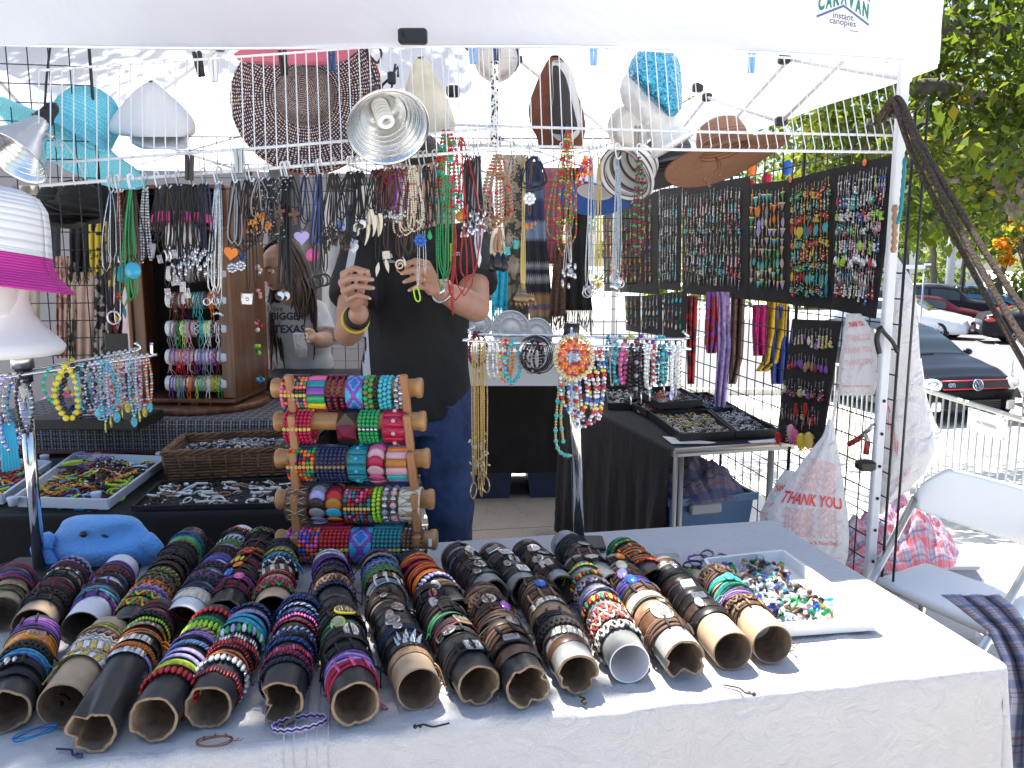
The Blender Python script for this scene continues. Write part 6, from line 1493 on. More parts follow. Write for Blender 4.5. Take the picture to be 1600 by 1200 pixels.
  g.tube([M@Vector(q)for q in((-s,-s,0),(s,-s,0),(s,s,0),(-s,s,0))], s*.13, 5, True); g.ball(tuple(p), (s*.35,.003,s*.35), 10, 5); g.box((0,0,-.001), (s*1.9,s*1.9,.001), mx=M)
 elif kind=='cluster':
  r2=random.Random(int(p.x*1e4))
  for k in range(7):c=(r2.uniform(-s,s), r2.uniform(-.3*s,.3*s), r2.uniform(-s*1.4,s)); g.ball(tuple(p+Vector(c)), (s*.28,s*.2,s*r2.uniform(.3,.7)), 7, 4)
 return g.build('pendant', m or m_silver, parent)
def bundle(px, ybot, n, cols, label, w=.03, r=.0011, bead=None, pk=None, ps=1.0, pmn=None, ytop=None, spread=.02, Yoff=0.0, vary=16, name='necklace', cat='necklace', sway=.004, hook=True, pcount=None, rot=0, grp=None):
 grp=grp or f'necklaces bundled on the hook with the {label}'
 p, gh, tip=hookfor(px, 0)
 if hook:solo(gh, 'hook', m_wirewhite if px%2 else m_steel, f'wire hook holding the {label}', 'hook', 'hooks along the lower rail', base=p)
 if ytop is not None:tip=aty(px, ytop, p.y-.02)
 rr_=random.Random(int(px*7+ybot)); cs=cols.split()
 for i in range(n):
  x=(i-(n-1)/2)/max(1, n-1)*spread if n>1 else 0
  Yb=p.y-.02+Yoff+rr_.uniform(-.012, .012); yb=ybot-rr_.uniform(0, vary)if i else ybot
  bot=aty(px, yb, Yb)+Vector((x+rr_.uniform(-.004,.004),0,0)); top=tip+Vector((x*.35,rr_.uniform(-.004,.004),0)); g=G()
  strand(g, top, bot, w*rr_.uniform(.7,1.15), r*(rr_.uniform(1.3,1.9)if 'silver' not in cols and 'goldm' not in cols else rr_.uniform(.8,1.1)), 5, bead=bead, seed=int(px)+i, cols=len(cs), sway=sway)
  ms=[pm(c,.3 if bead else .6)for c in cs];
  if not bead:ms=[ms[i%len(ms)]]
  o=solo(g, name, ms, label, cat, grp if n>1 else 'single necklaces on the lower rail', base=top)
  if pk and(pcount is None or i<pcount):
   k=pk if isinstance(pk, str)else pk[i%len(pk)]
   mm=(pm(pmn,.3)if isinstance(pmn,str)else pmn)if pmn else None
   pend(k, bot+Vector((0,-.003,-ps*.012)), ps*1.15, mm, o, rot+rr_.uniform(-12,12))
BN=bundle
BN(172, 430, 6, 'black silver black', 'long black and silver cords ending in a silver ring', w=.02, spread=.025, vary=25)
BN(178, 486, 1, 'black', 'long black cord with a silver ring pendant', w=.012, pk='ring', ps=1.4)
BN(183, 515, 1, 'silver', 'longest silver ball chain beside the ring pendant', w=.014, r=.0013)
BN(188, 470, 1, 'maroon amber', 'fine red and gold bead strand by the green cords', bead=.0016, w=.02)
BN(203, 480, 3, 'green', 'green cords with a dark leaf pendant', w=.022, pk='leaf', ps=.9, pmn='teal', pcount=1, r=.0014)
BN(205, 415, 5, 'black darkbrown', 'black cords with pale blue discs', w=.03, spread=.05, pk='disc', ps=1.75, pmn='cyan', pcount=3, vary=6)
BN(226, 412, 2, 'silver grey', 'chain of small silver rings', w=.008, bead=.0035)
BN(245, 380, 4, 'black', 'black cords with a grey arrowhead pendant', w=.022, pk='cone', ps=1.1, pmn='grey', pcount=1)
BN(262, 398, 5, 'black darkbrown', 'black cords with dangling silver tags', w=.022, spread=.03, pk=['tag','claw'], ps=.95)
BN(278, 450, 5, 'black', 'longer black cords with silver tags', w=.025, spread=.045, pk='tag', ps=1.15, vary=28)
BN(298, 412, 8, 'black', 'black cords with a thick cluster of silver charms', w=.03, spread=.06, pk='cluster', ps=1.15, vary=26)
BN(318, 400, 4, 'black navy', 'navy and black cords with small charms', w=.025, spread=.03, pk=['cross','cluster'], ps=.8)
BN(337, 460, 3, 'silver', 'heavy silver chains with round glasses charms', w=.022, r=.002, spread=.02, pk='glasses', ps=1.5, vary=8, pcount=1)
BN(342, 484, 1, 'silver', 'silver chain with a moustache charm', w=.02, pk='moustache', ps=1.0)
BN(365, 385, 4, 'black grey', 'black cords with an orange heart pendant', w=.024, pk='heart', ps=1.45, pmn='orange', pcount=1)
BN(370, 410, 2, 'black', 'black cords with a silver winged charm', w=.02, pk='flower', ps=1.2)
BN(386, 395, 4, 'black', 'black cords with a blue flower charm', w=.03, spread=.03, pk='flower', ps=.8, pmn='blue', pcount=1)
BN(391, 458, 2, 'black', 'black cords with a square silver pendant', w=.012, pk='square', ps=1.25, pcount=1)
BN(405, 345, 5, 'black grey', 'black cords with brown and silver beads', w=.035, spread=.04, pk='cluster', ps=1.0, pmn='amber')
BN(416, 385, 11, 'black black silver', 'thick bundle of black strands dotted with silver', w=.02, spread=.085, bead=.0022, vary=26, sway=.008)
BN(449, 345, 5, 'black', 'black cords with brown wooden crosses', w=.035, spread=.06, pk='cross', ps=1.7, pmn='brown', vary=30, pcount=4)
BN(441, 300, 4, 'black silver', 'short black strands with silver studs', w=.02, spread=.03, bead=.0022, vary=20)
BN(446, 455, 3, 'black', 'flat black cords with yin yang discs', w=.014, spread=.025, pk='yinyang', ps=1.0, vary=6, r=.0022, pcount=2)
BN(476, 360, 3, 'navy black', 'navy cords with a clear glass heart', w=.028, pk='heart', ps=1.5, pmn='lilac', pcount=1)
BN(496, 388, 3, 'navy blue', 'navy cords with a pink disc', w=.018, pk='disc', ps=1.45, pmn='pink', pcount=1)
BN(499, 432, 4, 'black', 'black cords with a bunch of black rings', w=.012, spread=.02, pk='ring', ps=1.3, pmn='black', vary=6)
BN(520, 372, 7, 'black darkbrown', 'black cords with dark carved wooden beads', w=.03, spread=.05, pk='cluster', ps=1.3, pmn='darkbrown')
BN(545, 345, 5, 'black', 'black cords with a blue cross', w=.03, spread=.04, pk='cross', ps=1.4, pmn='blue', pcount=1)
BN(548, 300, 5, 'black darkbrown', 'looped black cords with a bone toggle', w=.045, spread=.025)
BN(558, 380, 4, 'black', 'black cords with a glittering crystal heart', w=.02, pk='heart', ps=1.1, pcount=1)
BN(563, 355, 4, 'black', 'black cords with bone yin yang charms', w=.03, spread=.03, pk=['yinyang','spiral'], ps=1.0, pmn='cream')
BN(588, 350, 8, 'black', 'black cords with long white tusks', w=.025, spread=.05, pk='tusk', ps=1.6, pmn='cream', vary=30, pcount=6)
BN(597, 412, 2, 'black', 'black cords with bone leaf pendants', w=.012, pk='leaf', ps=1.1, pmn='cream')
BN(604, 392, 1, 'darkbrown', 'brown cord with a square bone pendant', w=.01, pk='square', ps=.9, pmn='cream')
BN(615, 340, 7, 'maroon darkbrown purple', 'plum and brown cords with small charms', w=.03, spread=.06, pk='cluster', ps=.8)
BN(600, 330, 8, 'brown maroon', 'reddish brown cords hanging below the lamp', w=.02, spread=.07, vary=60)
BN(641, 370, 9, 'cream cream tan', 'thick hank of cream bead strands', w=.035, spread=.05, bead=.0028, vary=26, sway=.004)
BN(636, 405, 6, 'darkbrown brown', 'brown cords with a spiral bone hook', w=.02, spread=.03, pk='spiral', ps=1.25, pmn='cream', pcount=1)
BN(626, 412, 1, 'brown', 'brown cord with a small wooden peace ring', w=.012, pk='ring', ps=1.0, pmn='amber')
BN(656, 452, 2, 'silver', 'silver ball chains with a yellow clip', w=.006, r=.0012, pk='carabiner', ps=1.1, pmn='lime', pcount=1, vary=40)
BN(664, 365, 4, 'black', 'black cords with a blue snowflake charm', w=.028, spread=.03, pk='flower', ps=1.5, pmn='blue', pcount=1)
BN(678, 360, 3, 'black grey', 'black cords with a green drop', w=.018, pk='drop', ps=1.0, pmn='green', pcount=1)
BN(697, 335, 4, 'red green turq yellow', 'chunky red green and yellow bead strands', w=.05, spread=.035, bead=.0048, vary=20, ytop=205, sway=.008)
BN(695, 455, 4, 'green green', 'long green bead strands', w=.022, spread=.02, bead=.0024, vary=24, ytop=210, sway=.01)
BN(722, 470, 3, 'red red', 'long red bead strands', w=.05, spread=.05, bead=.0026, vary=50, ytop=215, sway=.02)
BN(708, 492, 1, 'red', 'longest red coral strand reaching below the wrist', w=.006, bead=.0028, ytop=350, sway=.012)
BN(729, 330, 5, 'black darkbrown', 'black cords with a carved wooden disc', w=.025, spread=.04, pk='disc', ps=1.2, pmn='amber', pcount=1)
BN(742, 350, 6, 'black grey', 'black and grey cords with a silver bunch', w=.02, spread=.04, pk='cluster', ps=1.2, vary=20)
BN(748, 395, 1, 'black', 'black cord with a white leaf pendant', w=.01, pk='leaf', ps=1.3, pmn='white')
BN(776, 360, 6, 'tan tan red', 'thick tan and red coconut bead strands', w=.055, spread=.05, bead=.0045, vary=20, sway=.004)
BN(779, 398, 3, 'cream tan', 'twisted hemp cords with black crystal drops', w=.012, spread=.03, r=.0035, pk='drop', ps=2.0, pmn='black', vary=6, ytop=355)
BN(800, 385, 2, 'black silver', 'black bead strands with a turquoise pendant', w=.035, spread=.015, bead=.0016, pk='tag', ps=1.0, pmn='turq')
BN(817, 455, 5, 'goldm', 'thick gold chains with an elephant pendant', w=.006, spread=.008, r=.0016, pk='elephant', ps=1.7, pmn=m_bronze, pcount=1, vary=2)
BN(833, 300, 8, 'black navy', 'wide black loops with a white shell flower', w=.06, spread=.02, pk='flower', ps=1.5, pmn='white', pcount=1)
BN(828, 338, 1, 'brown', 'cord with a small woven basket charm', w=.01, pk='cluster', ps=1.3, pmn='amber')
BN(886, 400, 5, 'red green yellow', 'long black red yellow and green bead strands', w=.03, spread=.03, bead=.0026, vary=60, ytop=205, sway=.008)
BN(877, 375, 3, 'green red orange', 'wide loops of red and green beads', w=.055, spread=.02, bead=.0022, vary=25)
BN(888, 425, 3, 'silver', 'silver keys at the end of the bead strands', w=.006, spread=.02, pk='cluster', ps=1.4, ytop=350)
BN(913, 288, 3, 'orange red purple', 'orange and purple bead cluster on a wire', w=.02, spread=.02, bead=.0045)
BN(922, 450, 5, 'silver', 'long silver chains with round charms', w=.012, spread=.018, r=.0013, pk=['ring','cluster'], ps=1.1, vary=10)
BN(934, 440, 3, 'goldm', 'long gold chains with small charms', w=.008, spread=.01, r=.0014, pk=['cluster','heart'], ps=.9, pmn=m_gold, vary=4)
BN(963, 440, 5, 'silver', 'long silver chains with filigree discs', w=.012, spread=.016, r=.0013, pk=['disc','ring','cluster'], ps=1.1, vary=14)
BN(997, 400, 2, 'maroon green', 'dark green and maroon stone strand in front of the boards', w=.02, spread=.012, bead=.004, vary=10)
g=G(); p0=aty(773, 95, 2.26); p1=aty(773, 228, 2.24)
g.sheet(lambda s, t:p0+(p1-p0)*t+Vector(((s-.5)*.02,.003*math.sin(t*20),0)), 3, 30)
m_leo, nt, b=nodemat('leopard'); tc=N(nt, 'ShaderNodeTexCoord'); n_=N(nt, 'ShaderNodeTexVoronoi'); n_.inputs['Scale'].default_value=130.0; nt.links.new(tc.outputs['Object'], n_.inputs['Vector']); cr=N(nt, 'ShaderNodeValToRGB'); cr.color_ramp.interpolation='CONSTANT'; cr.color_ramp.elements[0].color=(.02, .02, .02, 1); cr.color_ramp.elements[1].position=.42; cr.color_ramp.elements[1].color=(.75, .74, .7, 1); nt.links.new(n_.outputs['Distance'], cr.inputs['Fac']); nt.links.new(cr.outputs['Color'], b.inputs['Base Color'])
o=solo(g, 'lanyard', m_leo, 'black and white spotted lanyard hanging from the top rail', 'lanyard', base=p0); md=o.modifiers.new('thickness', 'SOLIDIFY'); md.thickness=.002
g=G(); c=aty(182, 535, 2.02); g.box(c, (.058,.003,.045), bev=.002); solo(g, 'display_card', m_black, 'black card hanging under the silver ring chain', 'card', base=c)
# ---------------- revolving wooden tower with bracelets ----------------
m_pattern, nt, b=nodemat('black_white_lattice')
tc=N(nt, 'ShaderNodeTexCoord'); mp=N(nt, 'ShaderNodeMapping'); mp.inputs['Scale'].default_value=(34, 34, 1); mp.inputs['Rotation'].default_value=(0, 0, R(45)); nt.links.new(tc.outputs['UV'], mp.inputs['Vector'])
ck=N(nt, 'ShaderNodeTexChecker'); ck.inputs['Scale'].default_value=3.0; nt.links.new(mp.outputs[0], ck.inputs['Vector']); ck.inputs['Color1'].default_value=(.02, .02, .022, 1); ck.inputs['Color2'].default_value=(.30, .28, .29, 1)
w1=N(nt, 'ShaderNodeTexChecker'); w1.inputs['Scale'].default_value=1.0; nt.links.new(mp.outputs[0], w1.inputs['Vector']); w1.inputs['Color1'].default_value=(.35, .32, .33, 1); w1.inputs['Color2'].default_value=(1, 1, 1, 1)
mxp=N(nt, 'ShaderNodeMixRGB'); mxp.blend_type='MULTIPLY'; mxp.inputs[0].default_value=.8; nt.links.new(ck.outputs[0], mxp.inputs[1]); nt.links.new(w1.outputs[0], mxp.inputs[2]); nt.links.new(mxp.outputs[0], b.inputs['Base Color']); setin(b, rough=.9)
RZ=.862; YF=2.80
xa, xb=aty(-40, 700, YF).x, aty(470, 700, YF).x
g=G()
g.sheet(lambda s, t:Vector((xa+(xb-xa)*s,YF+.006*math.sin(s*30)+(0 if t<.35 else(t-.35)*.9),.744+(RZ-.744)*min(1,t/.35))), 40, 14)
rz_=thing('display_riser', 'raised box behind the tray and basket', 'riser', ((xa+xb)/2,YF+.25,.744))
o=g.build('patterned_cloth', m_pattern, rz_); uvize(o, 40, 14, 1.5, .8)
g=G(); g.box(((xa+xb)/2,YF+.31,.80), (xb-xa-.02,.58,.11)); g.build('box', mat((.2,.15,.1),.9), rz_)
g=G(); g.tube([(xa,YF-.004,.752),(xb,YF-.004,.752)], .006, 6); g.build('fringe', mat((.14,.05,.05),.9), rz_)
# the low table under it continues back
g=G(); g.box(((xa+xb)/2,YF+.35,.36), (xb-xa-.05,.5,.72)); solo(g, 'covered_chest', m_cloth_black, 'black covered chest standing behind the tray table', 'chest', base=((xa+xb)/2,YF+.3,0))
def spinner():
 c=aty(322, 650, 3.12); c.z=RZ; W2=.188; H0=.045; H1=aty(300, 292, 2.95).z-RZ
 t=thing('bracelet_tower', 'dark wooden revolving tower holding rows of friendship bracelets', 'bracelet tower', c)
 ang=R(-4); M=Matrix.Translation(c)@Matrix.Rotation(ang, 4, 'Z')
 g=G(); g.lathe([(0,0),(.235,0),(.24,.006),(.24,.02),(.235,.026),(0,.026)], 48, mx=M); g.build('turntable', m_walnut, t)
 for z, nm in((H0,'floor_board'), (H1,'top_board'), ((H0+H1)*.78,'shelf_board')):
  g=G(); g.box((0,0,z), (W2*2.06,W2*1.9,.014), mx=M, bev=.003); g.build(nm, m_walnut, t)
 for sx in(-1, 1):
  g=G(); g.box((sx*W2,0,(H0+H1)/2), (.014,W2*1.75,H1-H0-.016), mx=M, bev=.002); g.build('side_board', m_walnut, t)
  g=G(); g.box((sx*(W2-.028),-W2*.78,(H0+H1)/2), (.042,.012,H1-H0-.018), mx=M, bev=.002); g.build('front_post', m_walnut, t)
 g=G(); g.box((0,.02,(H0+H1)/2), (W2*1.96,.012,H1-H0-.02), mx=M); g.build('back_board', mat((.015,.010,.008),.9), t)
 for y in(438, 482, 526, 572):
  q=aty(257+(y-438)*.06, y+6, 2.88); g=G(); g.lathe([(0,0),(.0055,0),(.0055,.001),(0,.001)], 16, mx=along((0,-1,0),Vector((q.x,c.y-W2*.78-.0075,q.z)))); g.build('price_dot', mat((.8,.25,.18),.6), t)
 rows=[(428,0), (470,1), (515,2), (560,3), (602,4)]
 pal=[['black','grey','darkbrown','silver','black'], ['brown','maroon','tan','turq','darkbrown','orange','brown'], ['grey','green','lime','palepink','maroon','darkbrown','turq','white','black','white','black'], ['palepink','red','crimson','palepink','maroon','purple','lilac','grey','purple','maroon','blue'], ['purple','grey','cyan','maroon','orange','tan','lime','grey','white','orange','yellow','green']]
 rr_=random.Random(4)
 for y, k in rows:
  z=aty(320, y, 2.93).z; yy=c.y-W2*.74; x0, x1=aty(262, y, yy).x, aty(358, y, yy).x
  g=G(); g.lathe([(0,0),(.026,0),(.028,.003),(.028,x1-x0-.003),(.026,x1-x0),(0,x1-x0)], 22, mx=along((1,0,0),(x0,yy+.0,z))); g.build('padded_roll', mat((.72,.72,.74),.8), t)
  n=(9, 11, 14, 14, 14)[k]
  for i in range(n):
   x=x0+.014+(x1-x0-.03)*(i+.5)/n; cn=pal[k][i*len(pal[k])//n]; style=('cords', 'twist', 'woven', 'braid', 'seed')[rr_.randrange(5)]
   c2=rr_.choice(pal[k]); kk=.029/RB; wz=(x1-x0)/n/.0125*1.0
   Mx=along((1,0,0), (x,yy,z-.0005))@Euler((rr_.uniform(-.06,.06),rr_.uniform(-.06,.06),0)).to_matrix().to_4x4()@Matrix.Diagonal((kk,kk,max(.8,min(1.6,wz)),1))
   ns=len(BP[style].materials)
   o=inst(BP[style], 'friendship_bracelet', Mx, [pm((cn,c2,cn)[q%3],.8)for q in range(ns)], f'{cname(cn)} and {cname(c2)} {KIND_WORD[style]} bracelet, {ordinal(k)} roll from the top of the wooden tower' if cn!=c2 else f'{cname(cn)} {KIND_WORD[style]} bracelet, {ordinal(k)} roll from the top of the wooden tower', 'bracelet', 'friendship bracelets on the wooden tower')
   if k>=1 and rr_.random()<.75:
    g=G()
    for q in range(3):
     a=Vector((x+rr_.uniform(-.005,.005),yy-.026,z-.012)); g.tube([a,a+Vector((rr_.uniform(-.008,.008),-.004,-.03)),a+Vector((rr_.uniform(-.016,.016),rr_.uniform(0,.006),-rr_.uniform(.045,.075)))], .0013, 4)
    e=g.build('tie_ends', pm(cn,.85), None); e.data.transform(Mx.inverted()); e.parent=o; e['kind']='stuff'
    # things pinned on the far side wall
 for i, (px, y)in enumerate(((404,422),(402,462),(403,508),(405,545),(407,592))):
  q=aty(px, y, c.y-.03); g=G()
  for j in range(5):g.ball((q.x+rr_.uniform(-.008,.008),q.y+rr_.uniform(-.02,.02),q.z+rr_.uniform(-.018,.018)), .009, 8, 5, mi=j%2)
  solo(g, 'bead_ornament', [pm(('cream','palepink','red','lime','turq')[i],.3),pm(('silver','maroon','white','green','blue')[i],.3)], f'{("cream", "pale pink", "red", "lime green", "turquoise")[i]} bead ornament pinned to the side of the wooden tower', 'ornament', 'ornaments on the tower side', base=q)
 for x in(-.205, -.06, .08, .19):
  pass
 return t
spinner()
# ---------------- bead trays, basket, pin tray ----------------
def jumble(name, fn, n, cols, seed, parent=None, kind='stuff', rmin=.003, rmax=.006, rings=.5, label=None, mrough=.35):
 g=G(); r_=random.Random(seed); k=len(cols)
 for i in range(n):
  p=fn(r_.random(), r_.random()); mi=r_.randrange(k); s=r_.uniform(rmin, rmax)
  if r_.random()<rings:
   M=Matrix.Translation(p)@Euler((r_.uniform(-.6,.6),r_.uniform(-.6,.6),r_.uniform(0,6))).to_matrix().to_4x4(); R0=s*r_.uniform(2.2, 4.5)
   g.tube([M@Vector((R0*math.cos(a),R0*.75*math.sin(a),0))for a in[6.283*q/11 for q in range(11)]], s*.5, 4, True, mi=mi)
  else:g.ball(p, (s,s*.8,s*.7), 6, 4, mi=mi)
 o=g.build(name, [pm(c,mrough)for c in cols], parent)
 if kind:o['kind']=kind
 return o
def quad(pts, z):P=[atz(x,y,z)for x, y in pts]; return lambda s, t:(P[0]*(1-s)+P[1]*s)*(1-t)+(P[3]*(1-s)+P[2]*s)*t
m_traywhite=mat((.55,.60,.70), .4)
def tray(name, label, pts, z, h, m, th=.008, inner=None, cat='tray', lip=0.0):
 f=quad(pts, z); c=f(.5, .5); t=thing(name, label, cat, c)
 g=G(); P=[f(0,0), f(1,0), f(1,1), f(0,1)]; g.add(P+[p+Vector((0,0,.003))for p in P], [(3,2,1,0),(4,5,6,7),(0,1,5,4),(1,2,6,5),(2,3,7,6),(3,0,4,7)], 0, False); g.build('bottom', inner or m, t)
 for i in range(4):
  a, b_=P[i], P[(i+1)%4]; o_=((a+b_)/2-c).normalized()*lip; d=(b_-a).normalized(); n=Vector((d.y,-d.x,0))
  if n.dot(c-a)>0:n=-n
  g=G(); e0=a-d*.0; e1=b_+d*.0; hh=Vector((0,0,h)); zz=Vector((0,0,.0005*i))
  q=[e0-n*th, e1-n*th, e1+n*.0, e0+n*.0, e0-n*th+o_+hh+zz, e1-n*th+o_+hh+zz, e1+o_+hh+n*.001+zz, e0+o_+hh+n*.001+zz]
  g.add(q, [(3,2,1,0),(4,5,6,7),(0,1,5,4),(1,2,6,5),(2,3,7,6),(3,0,4,7)], 0, False); g.build('side', m, t)
 return t, f
tr, f=tray('bead_tray', 'pale plastic tray heaped with bead bracelets in front of the patterned cloth', [(28,792),(170,796),(258,728),(120,722)], .752, .03, m_traywhite, lip=.008)
for(px, py)in((150,775), (20,783), (70,716), (126,712), (250,712)):
 q=atz(px, py, .775); g=G(); g.lathe([(0,-.012),(.011,-.012),(.0145,.008),(.0145,.010),(.012,.012),(0,.0125)], 16, mx=Matrix.Translation(q)); g.build('corner_cap', m_traywhite, tr)
jumble('bead_heap', lambda s, t:f(.06+.88*s,.06+.88*t)+Vector((0,0,.008+.03*random.Random(int(s*999)).random()*math.sin(3.14*s)*math.sin(3.14*t))), 700, ['black','darkbrown','black','darkbrown','navy','orange','lime','yellow','purple','cyan','maroon','white','brown','black'], 5, tr, rmin=.004, rmax=.0075)
rr=random.Random(8)
for i in range(26):
 p=f(.08+.84*rr.random(), .08+.84*rr.random())+Vector((0,0,.032+rr.random()*.012)); st=('seed', 'beads', 'twist', 'braid', 'links')[i%5]; cs=(('orange','red','yellow'), ('lime','lime','yellow'), ('black','white','black'), ('purple','black','lilac'), ('darkbrown','black','brown'), ('black','maroon','black'), ('yellow','orange','red'))[i%7]
 M=Matrix.Translation(p)@Euler((rr.uniform(-.35,.35),rr.uniform(-.35,.35),rr.uniform(0,6))).to_matrix().to_4x4()@Matrix.Diagonal((.75,.5,.9,1))
 inst(BP[st], 'tray_bracelet', M, [pm(cs[q%3],.4)for q in range(len(BP[st].materials))], f'{"-".join(dict.fromkeys(cname(c) for c in cs[:2]))} {KIND_WORD[st]} bracelet jumbled in the pale plastic tray', 'bracelet', 'bracelets jumbled in the plastic tray')
tr2, f2=tray('bead_tray', 'pale tray of red and yellow bead strings at the picture edge', [(-90,790),(5,788),(78,735),(-40,728)], .752, .03, m_traywhite, lip=.008)
jumble('bead_heap', lambda s, t:f2(.06+.88*s,.06+.88*t)+Vector((0,0,.01+.04*math.sin(3.14*s)*math.sin(3.14*t)*((s*37)%1))), 380, ['red','orange','yellow','green','maroon','blue','red','gold','lime'], 6, tr2, rmin=.004, rmax=.0075)
g=G()
for(x0, x1)in((114,131), (153,167)):
 p=[AY(x0,792,2.16), AY(x1,790,2.16), AY(x1+1,812,2.165), AY(x0+4,814,2.165)]; g.add(p+[q+Vector((0,.002,0))for q in p], [(0,1,2,3),(7,6,5,4),(0,4,5,1),(1,5,6,2),(2,6,7,3),(3,7,4,0)], 0, False)
g.tube(curve([AY(134,806,2.15),AY(137,799,2.15),AY(143,800,2.15),AY(144,806,2.15)],5), .0012, 5)
tag_=solo(g, 'price_tag', mat((.06,.30,.75),.5), 'bright blue double tag hooked on the front of the plastic tray', 'tag', base=AY(140,815,2.16)); tag_['kind']='thing'
# wicker basket of chains
bk=thing('wicker_basket', 'brown wicker basket of dark metal chains', 'basket', atz(360,745,.745))
fb=quad([(262,752),(455,742),(455,700),(262,706)], .746)
cb=[fb(0,0), fb(1,0), fb(1,1), fb(0,1)]
bb0=atz(263, 752, .746); bb1=atz(470, 742, .746); dv=Vector((-.03,.235,0)); HB=.085
cors=[bb0, bb1, bb1+dv, bb0+dv]; cen=(cors[0]+cors[2])/2
def per(s):
 q=(s%1)*4; i=int(q); return cors[i]*(1-(q-i))+cors[(i+1)%4]*(q-i)
for k in range(9):
 g=G(); P=[]
 for i in range(160):
  s=i/160; p=per(s); o_=(p-cen).normalized(); z=.006+HB*k/9
  P.append(p+o_*(.003*math.sin(i*math.pi/2+k*math.pi)+.10*z)+Vector((0,0,z)))
 g.tube(P, .0046, 5, True); g.build('weave', m_wicker, bk)
for i in range(36):
 p=per(i/36); o_=(p-cen).normalized(); g=G(); g.tube([p+o_*.002,p+o_*(.10*HB+.004)+Vector((0,0,HB))], .0045, 5); g.build('stake', m_wicker, bk)
g=G()
for ph in(0, 2.1, 4.2):g.tube([per(i/120)+(per(i/120)-cen).normalized()*(.012+.006*math.cos(i*.9+ph))+Vector((0,0,HB+.004+.006*math.sin(i*.9+ph)))for i in range(120)], .0048, 5, True)
g.build('rim', m_wicker, bk)
g=G(); g.add([c+Vector((0,0,.05))for c in cors], [(0,1,2,3)]); g.build('bottom', m_wicker, bk)
jumble('chain_heap', lambda s, t:(cors[0]*(1-s)+cors[1]*s)*(1-t)+(cors[3]*(1-s)+cors[2]*s)*t+Vector((0,0,.06+.03*math.sin(3.14*s)*math.sin(3.14*t))), 420, ['silver','navy','black','grey','silver','white'], 11, bk, rmin=.002, rmax=.0045, rings=.7)
# flat black tray of bone and silver pieces
tr3, f3=tray('pin_tray', 'flat black tray of bone and silver pendants before the basket', [(205,798),(480,792),(480,752),(250,758)], .746, .012, m_cloth_black)
rr=random.Random(12)
for i in range(46):
 s, t=rr.random(), rr.random(); p=f3(.05+.9*s, .1+.8*t)+Vector((0,0,.012)); a=rr.uniform(-.5, .5); d=Vector((math.cos(a),math.sin(a),0))*rr.uniform(.010, .022); g=G()
 c_=('cream', 'white', 'silver', 'tan', 'white')[i%5]
 if i%3:g.tube([p-d,p+d], .0035, 6)
 else:g.ball(p, (.008,.006,.005), 8, 5)
 solo(g, 'pendant_piece', pm(c_,.3), f'small {cname(c_)} {"bar" if i % 3 else "nugget"} lying in the flat black tray', 'pendant', 'pendants in the flat black tray', base=p)
jumble('charm_heap', lambda s, t:f3(.04+.92*s,.08+.84*t)+Vector((0,0,.008)), 160, ['silver','white','cream','black','tan'], 14, tr3, rings=.3)
# red lettered strip behind the stand
g=G(); a, b_=AY(495, 678, 2.4), AY(530, 679, 2.4); g.box(((a.x+b_.x)/2,2.4,a.z), (b_.x-a.x,.02,.018));
# trays on the right-hand table
def dark_tray(label, pts, z, cols, seed, n=260, h=.03, rings=.6):
 t, f=tray('jewellery_tray', label, pts, z, h, m_black, th=.005, inner=m_cloth_black)
 jumble('ring_heap', lambda s, q:f(.04+.92*s,.06+.88*q)+Vector((0,0,.01+.010*((s*91)%1))), n, cols, seed, t, rmin=.002, rmax=.004, rings=rings, mrough=.25)
 return t
dark_tray('black tray of stones nearest the chrome pole', [(950,640),(1000,640),(988,612),(945,612)], .744, ['silver','white','black','cream'], 1, 120)
dark_tray('black tray of bronze rings in front, at the table corner', [(1062,690),(1148,686),(1105,650),(1012,652)], .746, ['gold','silver','grey','olive','cream'], 3, 330)
dark_tray('black tray of silver rings next to the wire panel', [(1150,686),(1216,682),(1150,646),(1108,650)], .746, ['silver','white','grey','black','silver'], 4, 330)
dark_tray('black tray of dark rings behind the bronze ones', [(1010,652),(1050,652),(1010,632),(976,634)], .747, ['grey','silver','black','red'], 5, 140)
dark_tray('black tray with cyan and red rings at the back', [(1105,648),(1150,645),(1105,622),(1065,624)], .747, ['grey','cyan','silver','red','black'], 6, 180)
dark_tray('raised black tray with red and green stones on top of the others', [(1030,640),(1098,634),(1058,612),(992,616)], .785, ['grey','turq','red','orange','silver','white'], 7, 200)
for(pts, lab)in(([(1035,682),(1120,692),(1108,694),(1050,694)],'white paper slip at the front edge of the black trays'), ([(1168,690),(1215,686),(1216,692),(1175,693)],'white card tucked under the silver ring tray')):
 P=[atz(x,y,.7445)for x, y in pts]; g=G(); g.add(P+[p+Vector((0,0,.002))for p in P], [(3,2,1,0),(4,5,6,7)], 0, False); solo(g, 'paper_slip', m_white, lab, 'paper', base=P[0])
